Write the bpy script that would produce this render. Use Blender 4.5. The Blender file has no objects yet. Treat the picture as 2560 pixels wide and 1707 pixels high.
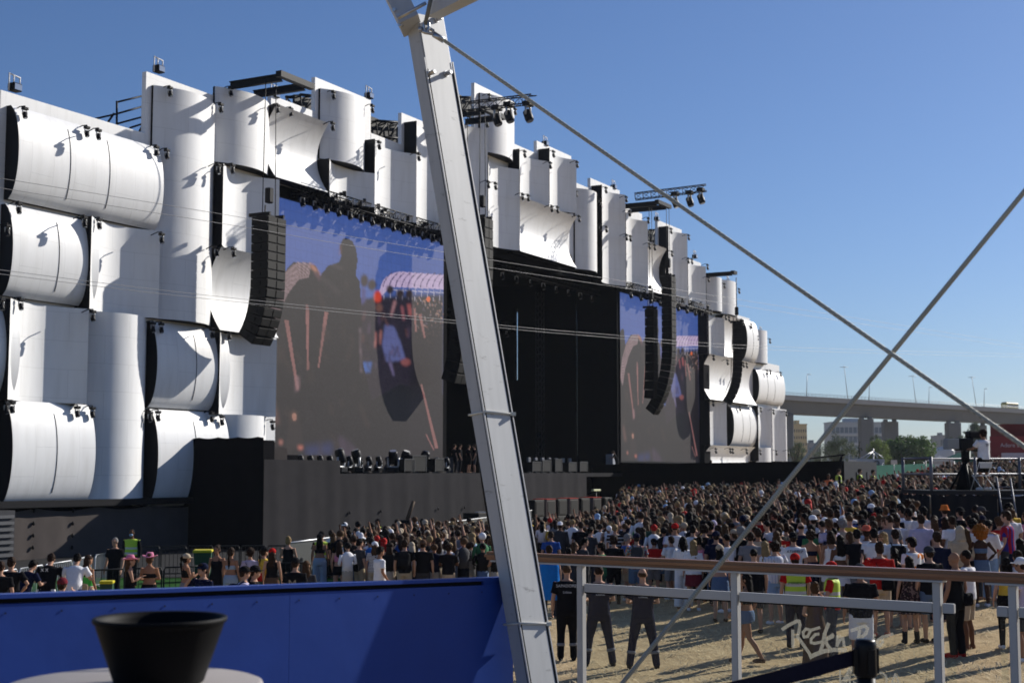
import bpy, bmesh, math, random
import numpy as np
from mathutils import Vector, Matrix
R = math.radians
random.seed(7)
scene = bpy.context.scene
COL = scene.collection

# ------------------------------------------------------------------ camera and pixel helpers
FPX, CX, CY, HZ = 3556.0, 1280.0, 853.5, 1180.0
EYE = Vector((0, 0, 3.6))
PITCH = math.atan((HZ - CY) / FPX)
FWD = Vector((0, math.cos(PITCH), math.sin(PITCH)))
UP = Vector((0, -math.sin(PITCH), math.cos(PITCH)))

def ray(px, py):
    return (FWD + Vector((1, 0, 0)) * ((px - CX) / FPX) + UP * ((CY - py) / FPX))

def at(px, py, Y):
    d = ray(px, py)
    return EYE + d * (Y / d.y)

def ground_z(x, y):
    t = max(0.0, x)
    r = 0.068 * t if t < 34 else 0.068 * 34 + 0.02 * (t - 34)
    r = r * min(1.0, max(0.0, (y - 8) / 24.0)) if y < 32 else r
    if y > 120:
        r *= max(0.35, 1 - (y - 120) / 160)
    q = max(0.0, min(1.0, (x - 2.5) / 4.0)) * max(0.0, min(1.0, (y - 29) / 9.0)) * (1 if y < 120 else max(0, 1 - (y - 120) / 60)); r += .34 * q * q * (3 - 2 * q)
    return r

# stage frame: s runs along the facade, p out towards the crowd, z up
SA = R(27.9)
SU = Vector((math.sin(SA), math.cos(SA), 0))
SN = Vector((math.cos(SA), -math.sin(SA), 0))
SO = Vector((-3.8, 90.0, 0))
SRZ = math.pi / 2 - SA

def SP(s, p, z):
    return SO + SU * s + SN * p + Vector((0, 0, z))

def FP(px, py, p=0.0):
    d = ray(px, py)
    o = SO + SN * p
    t = (o - EYE).dot(SN) / d.dot(SN)
    q = EYE + d * t
    return (q - SO).dot(SU), q.z

# ------------------------------------------------------------------ materials
MATS = {}
def new_mat(name):
    m = bpy.data.materials.new(name)
    m.use_nodes = True
    return m, m.node_tree.nodes, m.node_tree.links, m.node_tree.nodes['Principled BSDF']

def mat(name, col, rough=0.6, metal=0.0, var=0.12, scale=6.0, bump=0.0, bscale=40.0, coord='Object', spec=None):
    if name in MATS: return MATS[name]
    m, N, L, b = new_mat(name)
    b.inputs['Roughness'].default_value = rough
    b.inputs['Metallic'].default_value = metal
    b.inputs['Specular IOR Level'].default_value = spec if spec is not None else (0.04 if rough >= .55 else .22)
    tc = N.new('ShaderNodeTexCoord')
    nz = N.new('ShaderNodeTexNoise'); nz.inputs['Scale'].default_value = scale; nz.inputs['Detail'].default_value = 5
    L.new(tc.outputs[coord], nz.inputs['Vector'])
    mx = N.new('ShaderNodeMixRGB')
    mx.inputs['Color1'].default_value = (*[c * (1 - var) for c in col], 1)
    mx.inputs['Color2'].default_value = (*[min(1, c * (1 + var)) for c in col], 1)
    L.new(nz.outputs['Fac'], mx.inputs['Fac']); L.new(mx.outputs['Color'], b.inputs['Base Color'])
    if bump:
        n2 = N.new('ShaderNodeTexNoise'); n2.inputs['Scale'].default_value = bscale; n2.inputs['Detail'].default_value = 4
        L.new(tc.outputs[coord], n2.inputs['Vector'])
        bp = N.new('ShaderNodeBump'); bp.inputs['Strength'].default_value = bump; bp.inputs['Distance'].default_value = 0.02
        L.new(n2.outputs['Fac'], bp.inputs['Height']); L.new(bp.outputs['Normal'], b.inputs['Normal'])
    MATS[name] = m
    return m

def stripes(name, cols, freq, axis='X', rough=0.8):
    """bands of the given colours across the object, as woven or printed cloth"""
    if name in MATS: return MATS[name]
    m, N, L, b = new_mat(name)
    b.inputs['Roughness'].default_value = rough; b.inputs['Specular IOR Level'].default_value = .05
    tc = N.new('ShaderNodeTexCoord'); sp = N.new('ShaderNodeSeparateXYZ')
    L.new(tc.outputs['Object'], sp.inputs[0])
    mu = N.new('ShaderNodeMath'); mu.operation = 'MULTIPLY'; mu.inputs[1].default_value = freq
    L.new(sp.outputs[axis], mu.inputs[0])
    fr = N.new('ShaderNodeMath'); fr.operation = 'FRACT'; L.new(mu.outputs[0], fr.inputs[0])
    cr = N.new('ShaderNodeValToRGB'); cr.color_ramp.interpolation = 'CONSTANT'
    while len(cr.color_ramp.elements) < len(cols): cr.color_ramp.elements.new(0.5)
    for i, c in enumerate(cols):
        cr.color_ramp.elements[i].position = i / len(cols); cr.color_ramp.elements[i].color = (*c, 1)
    L.new(fr.outputs[0], cr.inputs[0]); L.new(cr.outputs[0], b.inputs['Base Color'])
    MATS[name] = m
    return m

def blotch(name, cols, scale, rough=0.8):
    """patchy print: voronoi cells coloured from a short palette"""
    if name in MATS: return MATS[name]
    m, N, L, b = new_mat(name)
    b.inputs['Roughness'].default_value = rough; b.inputs['Specular IOR Level'].default_value = .05
    tc = N.new('ShaderNodeTexCoord'); v = N.new('ShaderNodeTexVoronoi'); v.inputs['Scale'].default_value = scale
    L.new(tc.outputs['Object'], v.inputs['Vector'])
    sp = N.new('ShaderNodeSeparateColor'); L.new(v.outputs['Color'], sp.inputs[0])
    cr = N.new('ShaderNodeValToRGB'); cr.color_ramp.interpolation = 'CONSTANT'
    while len(cr.color_ramp.elements) < len(cols): cr.color_ramp.elements.new(0.5)
    for i, c in enumerate(cols):
        cr.color_ramp.elements[i].position = i / len(cols); cr.color_ramp.elements[i].color = (*c, 1)
    L.new(sp.outputs[0], cr.inputs[0]); L.new(cr.outputs[0], b.inputs['Base Color'])
    MATS[name] = m
    return m

# ------------------------------------------------------------------ mesh builder
class MB:
    def __init__(s):
        s.v, s.f, s.uv, s.smooth = [], [], {}, []
    def add(s, vs, fs, smooth=False):
        o = len(s.v); s.v += [tuple(v) for v in vs]
        s.f += [tuple(i + o for i in f) for f in fs]; s.smooth += [smooth] * len(fs)
        return o
    def hexa(s, p):   # 8 corners: bottom ring then top ring
        s.add(p, [(0, 3, 2, 1), (4, 5, 6, 7), (0, 1, 5, 4), (1, 2, 6, 5), (2, 3, 7, 6), (3, 0, 4, 7)])
    def box(s, a, b):
        x0, y0, z0 = [min(a[i], b[i]) for i in range(3)]; x1, y1, z1 = [max(a[i], b[i]) for i in range(3)]
        s.hexa([(x0, y0, z0), (x1, y0, z0), (x1, y1, z0), (x0, y1, z0), (x0, y0, z1), (x1, y0, z1), (x1, y1, z1), (x0, y1, z1)])
    def rbox(s, a, b, r):   # box with its four vertical edges and top/bottom rims chamfered
        x0, y0, z0 = [min(a[i], b[i]) for i in range(3)]; x1, y1, z1 = [max(a[i], b[i]) for i in range(3)]
        rings = []
        for z, k in ((z0, r), (z0 + r, 0), (z1 - r, 0), (z1, r)):
            rings.append([(x0 + r, y0 + k, z), (x1 - r, y0 + k, z), (x1 - k, y0 + r, z), (x1 - k, y1 - r, z), (x1 - r, y1 - k, z), (x0 + r, y1 - k, z), (x0 + k, y1 - r, z), (x0 + k, y0 + r, z)])
        vs = [q for g in rings for q in g]; fs = [tuple(range(7, -1, -1)), tuple(range(24, 32))]
        for k in range(3):
            for i in range(8): j = (i + 1) % 8; fs.append((k * 8 + i, k * 8 + j, k * 8 + 8 + j, k * 8 + 8 + i))
        s.add(vs, fs)
    def tube(s, pts, r, n=8, r2=None, cap=True, smooth=True):
        pts = [Vector(p) for p in pts]; m = len(pts); vs = []
        rs = r if isinstance(r, (list, tuple)) else [r + ((r2 if r2 is not None else r) - r) * i / (m - 1) for i in range(m)]
        d0 = (pts[1] - pts[0]).normalized(); ref = Vector((0, 0, 1)) if abs(d0.z) < 0.9 else Vector((0, 1, 0))
        for i, p in enumerate(pts):
            d = (pts[min(i + 1, m - 1)] - pts[max(i - 1, 0)]).normalized()
            a = d.cross(ref); a = a.normalized() if a.length > 1e-5 else d.orthogonal().normalized()
            b = d.cross(a)
            for k in range(n):
                t = 2 * math.pi * k / n; vs.append(p + (a * math.cos(t) + b * math.sin(t)) * rs[i])
        fs = [(i * n + k, i * n + (k + 1) % n, (i + 1) * n + (k + 1) % n, (i + 1) * n + k) for i in range(m - 1) for k in range(n)]
        o = s.add(vs, fs, smooth)
        if cap: s.f += [tuple(o + k for k in range(n))[::-1], tuple(o + (m - 1) * n + k for k in range(n))]; s.smooth += [False, False]
    def ell(s, c, r, nu=12, nv=8, M=None):
        vs = [];c = Vector(c)
        for j in range(nv + 1):
            ph = math.pi * j / nv
            for i in range(nu):
                t = 2 * math.pi * i / nu
                q = Vector((r[0] * math.sin(ph) * math.cos(t), r[1] * math.sin(ph) * math.sin(t), r[2] * math.cos(ph)))
                vs.append((M @ q if M else q) + c)
        fs = [(j * nu + i, (j + 1) * nu + i, (j + 1) * nu + (i + 1) % nu, j * nu + (i + 1) % nu) for j in range(nv) for i in range(nu)]
        s.add(vs, fs, True)
    def stack(s, secs, n=14):   # ellipses stacked: (centre, rx, ry)
        vs = []
        for c, rx, ry in secs:
            for k in range(n):
                t = 2 * math.pi * k / n; vs.append((c[0] + rx * math.cos(t), c[1] + ry * math.sin(t), c[2]))
        m = len(secs)
        fs = [(i * n + k, i * n + (k + 1) % n, (i + 1) * n + (k + 1) % n, (i + 1) * n + k) for i in range(m - 1) for k in range(n)]
        fs += [tuple(range(n))[::-1], tuple((m - 1) * n + k for k in range(n))]
        s.add(vs, fs, True)
    def lathe(s, prof, n=32, c=(0, 0, 0)):
        vs = [(c[0] + r * math.cos(2 * math.pi * k / n), c[1] + r * math.sin(2 * math.pi * k / n), c[2] + z) for r, z in prof for k in range(n)]
        fs = [(i * n + k, i * n + (k + 1) % n, (i + 1) * n + (k + 1) % n, (i + 1) * n + k) for i in range(len(prof) - 1) for k in range(n)]
        s.add(vs, fs, True)
    def prism(s, poly, z0, z1):
        n = len(poly)
        s.add([(x, y, z0) for x, y in poly] + [(x, y, z1) for x, y in poly],
              [tuple(range(n))[::-1], tuple(range(n, 2 * n))] + [(i, (i + 1) % n, n + (i + 1) % n, n + i) for i in range(n)])
    def truss(s, a, b, w, r=0.025, bay=None, up=Vector((0, 0, 1))):
        a, b = Vector(a), Vector(b); d = (b - a); ln = d.length; d.normalize()
        side = d.cross(up).normalized(); u2 = side.cross(d).normalized(); bay = bay or w
        cs = [side * (w / 2) * i + u2 * (w / 2) * j for i, j in ((1, 1), (-1, 1), (-1, -1), (1, -1))]
        for c in cs: s.tube([a + c, b + c], r, 6)
        k = max(1, int(ln / bay))
        for i in range(k):
            p, q = a + d * ln * i / k, a + d * ln * (i + 1) / k
            for j in range(4):
                s.tube([p + cs[j], q + cs[(j + 1) % 4]], r * .55, 5)
                s.tube([p + cs[j], p + cs[(j + 1) % 4]], r * .5, 5)
    def mesh(s, name):
        me = bpy.data.meshes.new(name); me.from_pydata(s.v, [], s.f)
        for p, sm in zip(me.polygons, s.smooth): p.use_smooth = sm
        me.update(); return me
    def build(s, name, m, parent=None, loc=None, fix=True):
        me = s.mesh(name)
        if fix:
            bm = bmesh.new(); bm.from_mesh(me); bmesh.ops.recalc_face_normals(bm, faces=bm.faces); bm.to_mesh(me); bm.free()
        return link(name, me, m, parent, loc)

def link(name, me, m=None, parent=None, loc=None):
    o = bpy.data.objects.new(name, me); COL.objects.link(o)
    if m is not None and not me.materials: me.materials.append(m)
    if m is not None and me.materials and me.materials[0] != m:
        o.material_slots[0].link = 'OBJECT'; o.material_slots[0].material = m
    if parent: o.parent = parent
    if loc is not None: o.location = loc
    return o

def tag(o, label, cat, group=None):
    o['label'] = label; o['category'] = cat
    if group: o['group'] = group
    return o

def thing(name, label, cat, loc=(0, 0, 0), rz=0.0, group=None):
    o = bpy.data.objects.new(name, None); COL.objects.link(o)
    o.location = loc; o.rotation_euler = (0, 0, rz); o.empty_display_size = 0.2
    return tag(o, label, cat, group)

def kind(o, k):
    o['kind'] = k; return o

KIDS = {}
def copy_tree(o, parent=None):
    c = o.copy(); COL.objects.link(c)
    if parent: c.parent = parent
    for ch in list(o.children): copy_tree(ch, c)
    return c

def text_mesh(txt, size, depth=0.004):
    cu = bpy.data.curves.new('lettering', 'FONT'); cu.body = txt; cu.size = size; cu.align_x = 'CENTER'; cu.extrude = depth
    o = bpy.data.objects.new('lettering', cu); COL.objects.link(o)
    dg = bpy.context.evaluated_depsgraph_get(); dg.update()
    me = bpy.data.meshes.new_from_object(o.evaluated_get(dg))
    bpy.data.objects.remove(o); bpy.data.curves.remove(cu)
    return me

# shared palette
M_BLACK = mat('black_drape', (0.006, 0.006, 0.0075), 0.95, var=0.3, scale=2, spec=0.03)
M_METAL_BLACK = mat('black_metal', (0.009, 0.009, 0.011), 0.5, 0.0, var=0.3, scale=5, spec=0.12)
M_GREYMETAL = mat('grey_metal', (0.35, 0.36, 0.37), 0.45, 0.6, scale=8)
M_STEEL = mat('steel', (0.5, 0.5, 0.5), 0.35, 0.9, scale=20)
M_LENS = mat('lamp_lens', (0.45, 0.47, 0.5), 0.08, 0.6)
# ------------------------------------------------------------------ world, sun, camera
SUN_AZ, SUN_EL = R(39), R(28)      # azimuth measured from +X towards +Y
sun_dir = Vector((math.cos(SUN_AZ) * math.cos(SUN_EL), math.sin(SUN_AZ) * math.cos(SUN_EL), math.sin(SUN_EL)))
w = bpy.data.worlds.new("World"); scene.world = w; w.use_nodes = True
WN, WL = w.node_tree.nodes, w.node_tree.links
sky = WN.new('ShaderNodeTexSky'); sky.sky_type = 'NISHITA'; sky.sun_disc = False
sky.sun_elevation = SUN_EL
sky.sun_rotation = math.atan2(sun_dir.x, sun_dir.y)
sky.air_density = 1.0; sky.dust_density = 0.6; sky.ozone_density = 4.0; sky.altitude = 200
bg = WN['Background']; bg.inputs['Strength'].default_value = 0.062
tint = WN.new('ShaderNodeMixRGB'); tint.blend_type = 'MULTIPLY'; tint.inputs['Fac'].default_value = 1.0
tint.inputs['Color2'].default_value = (0.80, 0.93, 1.18, 1)
WL.new(sky.outputs['Color'], tint.inputs['Color1']); WL.new(tint.outputs['Color'], bg.inputs['Color'])
ld = bpy.data.lights.new('sun', 'SUN'); ld.energy = 5.0; ld.angle = R(0.5); ld.color = (1.0, 0.95, 0.87)
lo = bpy.data.objects.new('sun', ld); COL.objects.link(lo)
lo.rotation_euler = (-sun_dir).to_track_quat('-Z', 'Y').to_euler(); lo.location = (60, 30, 60)
scene.view_settings.view_transform = 'Standard'; scene.view_settings.look = 'None'
scene.view_settings.exposure = 0.28; scene.view_settings.gamma = 1.0; scene.view_settings.use_curve_mapping = False

cd = bpy.data.cameras.new('camera'); cam = bpy.data.objects.new('camera', cd); COL.objects.link(cam)
cd.sensor_width = 36.0; cd.lens = 36.0 * FPX / 2560.0; cd.clip_end = 6000; cd.clip_start = 0.05
cam.location = EYE; cam.rotation_euler = (math.pi / 2 + PITCH, 0, 0)
cd.dof.use_dof = True; cd.dof.focus_distance = 11.0; cd.dof.aperture_fstop = 5.0
scene.camera = cam
scene.cycles.max_bounces = 6; scene.cycles.diffuse_bounces = 3; scene.cycles.transparent_max_bounces = 12
scene.cycles.use_denoising = True; scene.cycles.sample_clamp_indirect = 4.0

# ------------------------------------------------------------------ ground
def straw_material():
    m, N, L, b = new_mat('dry_straw'); b.inputs['Roughness'].default_value = 0.95
    b.inputs['Specular IOR Level'].default_value = 0.03
    tc = N.new('ShaderNodeTexCoord')
    def noise(sc, det, ro=0.6):
        n = N.new('ShaderNodeTexNoise'); n.inputs['Scale'].default_value = sc; n.inputs['Detail'].default_value = det
        n.inputs['Roughness'].default_value = ro
        L.new(tc.outputs['Object'], n.inputs['Vector']); return n
    big, mid, fine = noise(0.35, 5), noise(2.6, 6, 0.7), noise(42, 5, 0.85)
    cr = N.new('ShaderNodeValToRGB'); e = cr.color_ramp.elements
    e[0].position = 0.30; e[0].color = (0.17, 0.12, 0.068, 1); e[1].position = 0.72; e[1].color = (0.66, 0.515, 0.315, 1)
    k = e.new(0.5); k.color = (0.46, 0.345, 0.20, 1)
    a = N.new('ShaderNodeMixRGB'); a.inputs['Fac'].default_value = 0.5
    L.new(mid.outputs['Fac'], a.inputs['Color1']); L.new(fine.outputs['Fac'], a.inputs['Color2'])
    a2 = N.new('ShaderNodeMixRGB'); a2.inputs['Fac'].default_value = 0.25
    L.new(a.outputs['Color'], a2.inputs['Color1']); L.new(big.outputs['Fac'], a2.inputs['Color2'])
    L.new(a2.outputs['Color'], cr.inputs['Fac']); L.new(cr.outputs['Color'], b.inputs['Base Color'])
    bp = N.new('ShaderNodeBump'); bp.inputs['Strength'].default_value = 0.7; bp.inputs['Distance'].default_value = 0.06
    L.new(a.outputs['Color'], bp.inputs['Height']); L.new(bp.outputs['Normal'], b.inputs['Normal'])
    return m
M_STRAW = straw_material()
xs = sorted(set(list(np.linspace(-60, 60, 121)) + [-2500, -1200, -600, -300, -150, -90, 90, 150, 300, 600, 1200, 2500]))
ys = sorted(set(list(np.linspace(0, 130, 131)) + [-200, -60, -20, 160, 200, 260, 340, 450, 600, 900, 1400, 2500, 4000]))
gb = MB()
rng = random.Random(3)
def gz(x, y):
    z = ground_z(x, y)
    if -60 < x < 60 and 8 < y < 130: z += 0.03 * math.sin(x * 1.7 + 2 * math.sin(y * .9)) * math.sin(y * 1.3 + x * .4)
    return z
gb.add([(x, y, gz(x, y)) for y in ys for x in xs],
       [(j * len(xs) + i, j * len(xs) + i + 1, (j + 1) * len(xs) + i + 1, (j + 1) * len(xs) + i) for j in range(len(ys) - 1) for i in range(len(xs) - 1)], True)
kind(gb.build('ground', M_STRAW, fix=False), 'structure')

# loose straw lying on the near ground
def straw_litter():
    rg = random.Random(11); mb = MB()
    for i in range(24000):
        y = 19 + 28 * rg.random() ** 1.5; x = rg.uniform(-1.5, 0.40 * y)
        ln = rg.uniform(.06, .22); t = rg.uniform(0, math.pi); z = gz(x, y)
        dx, dy = math.cos(t) * ln, math.sin(t) * ln; wx, wy = -math.sin(t) * .006, math.cos(t) * .006
        h = rg.uniform(.005, .07)
        mb.add([(x - wx, y - wy, z + .004), (x + wx, y + wy, z + .004), (x + dx + wx, y + dy + wy, z + h), (x + dx - wx, y + dy - wy, z + h)], [(0, 1, 2, 3)])
    return mb
kind(straw_litter().build('straw', mat('loose_straw', (0.60, 0.48, 0.29), 0.9, var=.35, scale=3), fix=False), 'stuff')

# artificial turf strip beside the left barriers
M_TURF = mat('green_turf', (0.022, 0.075, 0.016), 0.9, var=.35, scale=9, bump=.4, bscale=80)
tb = MB(); tv = []
for x0, x1, y0, y1 in ((-26, -5.6, 36, 48.5),):
    n = 20
    for j in range(n + 1):
        for i in range(n + 1):
            x = x0 + (x1 - x0) * i / n + (y0 + (y1 - y0) * j / n - 40) * .22; y = y0 + (y1 - y0) * j / n
            tv.append((x, y, .05))
    tb.add(tv, [(j * (n + 1) + i, j * (n + 1) + i + 1, (j + 1) * (n + 1) + i + 1, (j + 1) * (n + 1) + i) for j in range(n) for i in range(n)])
kind(tb.build('lawn', M_TURF, fix=False), 'structure')
# dark service road between the barriers and the stage
rb_ = MB(); pts = [(-34, 48.5), (-6.4, 48.5), (9.5, 117), (4, 118), (-30, 54)]; n = 14
left = [(-36 + 38 * k / n, 48.5 + 69 * k / n) for k in range(n + 1)]; right = [(-6.4 + 15.9 * k / n, 48.6 + 68.4 * k / n) for k in range(n + 1)]
vv = []
for k in range(n + 1):
    for i in range(9): q = i / 8; x, y = left[k][0] + (right[k][0] - left[k][0]) * q, left[k][1] + (right[k][1] - left[k][1]) * q; vv.append((x, y, ground_z(x, y) + .06))
rb_.add(vv, [(k * 9 + i, k * 9 + i + 1, k * 9 + 10 + i, k * 9 + 9 + i) for k in range(n) for i in range(8)])
kind(rb_.build('service_road', mat('dark_asphalt', (.035, .035, .036), .9, var=.25, scale=1.5, bump=.3, bscale=30), fix=False), 'structure')
# ------------------------------------------------------------------ white cladding material (sheet seams from UVs in metres)
def cladding():
    m, N, L, b = new_mat('white_cladding'); b.inputs['Roughness'].default_value = 0.5
    uv = N.new('ShaderNodeUVMap')
    br = N.new('ShaderNodeTexBrick'); br.offset = 0.5; br.inputs['Scale'].default_value = 1.0
    br.inputs['Mortar Size'].default_value = 0.009; br.inputs['Mortar Smooth'].default_value = 0.4
    br.inputs['Brick Width'].default_value = 2.44; br.inputs['Row Height'].default_value = 1.22
    br.inputs['Color1'].default_value = (0.80, 0.80, 0.79, 1); br.inputs['Color2'].default_value = (0.79, 0.79, 0.785, 1)
    br.inputs['Mortar'].default_value = (0.60, 0.60, 0.59, 1)
    L.new(uv.outputs['UV'], br.inputs['Vector'])
    tc = N.new('ShaderNodeTexCoord'); mp = N.new('ShaderNodeMapping'); mp.inputs['Scale'].default_value = (2.2, 2.2, 0.35)
    L.new(tc.outputs['Object'], mp.inputs['Vector'])
    nz = N.new('ShaderNodeTexNoise'); nz.inputs['Scale'].default_value = 1.2; nz.inputs['Detail'].default_value = 6
    L.new(mp.outputs['Vector'], nz.inputs['Vector'])
    cr = N.new('ShaderNodeValToRGB'); cr.color_ramp.elements[0].position = 0.25; cr.color_ramp.elements[0].color = (0.90, 0.895, 0.885, 1)
    cr.color_ramp.elements[1].position = 0.55; cr.color_ramp.elements[1].color = (1, 1, 1, 1)
    L.new(nz.outputs['Fac'], cr.inputs['Fac'])
    mu = N.new('ShaderNodeMixRGB'); mu.blend_type = 'MULTIPLY'; mu.inputs['Fac'].default_value = 1
    L.new(br.outputs['Color'], mu.inputs['Color1']); L.new(cr.outputs['Color'], mu.inputs['Color2'])
    L.new(mu.outputs['Color'], b.inputs['Base Color'])
    n2 = N.new('ShaderNodeTexNoise'); n2.inputs['Scale'].default_value = 0.9; n2.inputs['Detail'].default_value = 2
    L.new(tc.outputs['Object'], n2.inputs['Vector'])
    bp = N.new('ShaderNodeBump'); bp.inputs['Strength'].default_value = 0.13; bp.inputs['Distance'].default_value = 0.06
    L.new(n2.outputs['Fac'], bp.inputs['Height']); L.new(bp.outputs['Normal'], b.inputs['Normal'])
    return m
M_WHITE = cladding()

stage = thing('concert_stage', 'huge open-air concert stage clad in curved white panels with two video screens', 'stage', SO, SRZ)

PANELS = [  # type, x left, y top, y bottom, x right (photo pixels of the visible edges), where, optional depth
 ('HC', 22, 264, 500, 384, 'widest bulging panel, topmost at left'),
 ('CV', 384, 213, 797, 534, 'tallest column panel near the left end'),
 ('HC', 8, 510, 740, 222, 'bulging panel under the widest one'),
 ('CC', 230, 540, 772, 399, 'hollow panel left of the tallest column'),
 ('HC', -160, 745, 985, 23, 'bulging panel cut by the left frame edge'),
 ('CC', 27, 745, 998, 220, 'square hollow panel at left, mid height'),
 ('CV', 219, 777, 1262, 362, 'column panel at the lower left'),
 ('HC', 368, 802, 1018, 549, 'bulging panel below the tallest column'),
 ('HC', 4, 1000, 1262, 208, 'bulging panel at the lower left corner'),
 ('HC', 367, 1022, 1265, 544, 'bulging panel beside the black tower'),
 ('CV', 538, 216, 405, 674, 'column panel under the left crane beam'),
 ('CC', 559, 408, 613, 698, 'hollow panel above the left speaker hang'),
 ('HH', 554, 617, 825, 698, 'scooped panel behind the left speaker hang'),
 ('CC', 551, 830, 1034, 691, 'hollow panel below the left speaker hang'),
 ('CV', 540, 1035, 1200, 664, 'low column panel above the black tower'),
 ('HH', 692, 260, 443, 822, 'scooped panel above the left screen corner'),
 ('CV', 801, 221, 397, 912, 'short column panel above the left screen'),
 ('CC', 824, 396, 485, 937, 'low hollow panel atop the left screen'),
 ('CC', 938, 347, 527, 1041, 'hollow panel above the left screen middle'),
 ('CC', 1042, 302, 553, 1130, 'hollow panel just left of tent mast'),
 ('CC', 1131, 285, 538, 1219, 'hollow panel just right of tent mast'),
 ('CV', 1200, 232, 378, 1281, 'short column panel at the centre peak'),
 ('CC', 1221, 392, 603, 1300, 'hollow panel at stage opening left corner'),
 ('CC', 1299, 372, 487, 1373, 'upper hollow panel over the stage opening'),
 ('CC', 1374, 370, 508, 1441, 'upper hollow panel right of centre peak'),
 ('HH', 1302, 491, 628, 1442, 'wide scooped panel over the stage opening'),
 ('CV', 1437, 470, 672, 1487, 'column panel at stage opening right corner'),
 ('CC', 1505, 462, 698, 1564, 'tall hollow panel left of the right screen'),
 ('CC', 1565, 531, 717, 1620, 'hollow panel above the right screen'),
 ('HH', 1621, 605, 725, 1668, 'narrow scooped panel by right speaker hangs'),
 ('CC', 1671, 565, 752, 1719, 'hollow panel above the right speaker hang'),
 ('CC', 1720, 650, 759, 1765, 'hollow panel at right screen right corner'),
 ('CV', 1766, 690, 775, 1797, 'short column under the right crane beam'),
 ('CV', 1796, 698, 783, 1836, 'second short column by right crane beam'),
 ('CC', 1768, 783, 884, 1811, 'hollow panel right of the right screen'),
 ('HH', 1811, 786, 890, 1852, 'scooped panel behind far right speaker hang'),
 ('HC', 1851, 797, 900, 1881, 'bulging panel beside far right speaker hang'),
 ('CV', 1880, 823, 905, 1912, 'short column panel near the right end'),
 ('HH', 1774, 884, 997, 1891, 'wide scooped panel near the right end'),
 ('HC', 1884, 922, 1005, 1950, 'bulging panel at the right end'),
 ('CC', 1774, 1000, 1112, 1817, 'low hollow panel beside the right screen'),
 ('HC', 1818, 1011, 1114, 1886, 'low bulging panel near the right end'),
 ('CC', 1895, 1014, 1152, 1930, 'low hollow panel near the right end'),
 ('CC', 1930, 1021, 1152, 1965, 'last hollow panel at the right end'),
 ('HH', 1779, 1112, 1180, 1889, 'lowest scooped panel behind the black wall'),
 ('CV', 1890, 1118, 1160, 1921, 'lowest column panel behind the black wall'),
]
BASE = 0.12
M_VELVET = mat('black_velvet', (0.004, 0.004, 0.005), 1.0, var=.3, scale=2, spec=0.05)
PANEL_INFO = []
def make_panel(t, xl, yt, yb, xr, desc, a=None):
    if a is None: a = 0.78
    pe = BASE + (a if t in ('CC', 'HH') else 0)
    s0, zt = FP(xl, yt, pe); _, zb = FP(xl, yb, pe); s1, _ = FP(xr, (yt + yb) / 2, pe)
    if t == 'HC': a = min(1.0, 0.17 * (zt - zb)) ; 
    H = zt - zb; W = s1 - s0
    NU, NV = (18, 2) if t in ('CV', 'CC') else (2, 18)
    def prof(k):
        q = (2 * k - 1)
        if t in ('CV', 'HC'): return BASE + a * math.sqrt(max(0, 1 - q * q * .96)) if t == 'HC' else BASE + a * (1 - q * q)
        return BASE + a * q * q
    P = [[(s0 + W * i / NU, prof((i / NU) if NU > 2 else (j / NV)), zb + H * j / NV) for i in range(NU + 1)] for j in range(NV + 1)]
    me = bpy.data.meshes.new('facade_panel')
    vs = [(q[0], -q[1], q[2]) for row in P for q in row]; n = NU + 1
    fs = [(j * n + i, j * n + i + 1, (j + 1) * n + i + 1, (j + 1) * n + i) for j in range(NV) for i in range(NU)]
    # thin returned edge so that the sheet has a thickness
    me.from_pydata(vs, [], fs); uvl = me.uv_layers.new(name='UVMap')
    arc = [0.0]
    for k in range(1, max(NU, NV) + 1):
        q0, q1 = (P[0][k - 1], P[0][k]) if NU > 2 else (P[k - 1][0], P[k][0])
        arc.append(arc[-1] + (Vector(q1) - Vector(q0)).length)
    rot = NU == 2
    for p in me.polygons:
        p.use_smooth = True
        for li in p.loop_indices:
            vi = me.loops[li].vertex_index; i, j = vi % n, vi // n
            u, v = (arc[i], H * j / NV) if not rot else (arc[j], W * i / NU)
            uvl.data[li].uv = (u + s0 * .37, v + zb * .53)
    me.materials.append(M_WHITE)
    o = link('facade_panel', me, None, stage); o['label'] = 'white ' + desc
    mb = MB()  # black cheeks between the sheet and the wall behind
    rim = lambda seq: [(q[0], -(q[1] - .012), q[2]) for q in seq]
    def cheek(seq):
        f = rim(seq); b = [(q[0], 0.02, q[2]) for q in seq]; m = len(f)
        mb.add(f + b, [(k, k + 1, m + k + 1, m + k) for k in range(m - 1)])
    cheek([P[j][0] for j in range(NV + 1)]); cheek([P[j][NU] for j in range(NV + 1)])
    cheek(P[0]); cheek(P[NV])
    mb.build('side_panel', M_METAL_BLACK, o, fix=False)
    if t == 'HC' and W > 3:   # open joints between the bent sheets
        for q in ((.33, .60) if W > 7 else (.52,)):
            sm = MB(); sm.tube([(s0 + W * q, -(prof(j / NV) + .002), zb + H * j / NV) for j in range(2, NV - 1)], .018, 5); sm.build('joint', M_METAL_BLACK, o)
    PANEL_INFO.append((desc, s0, s1, zb, zt))
for p in PANELS: make_panel(*p)

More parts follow.
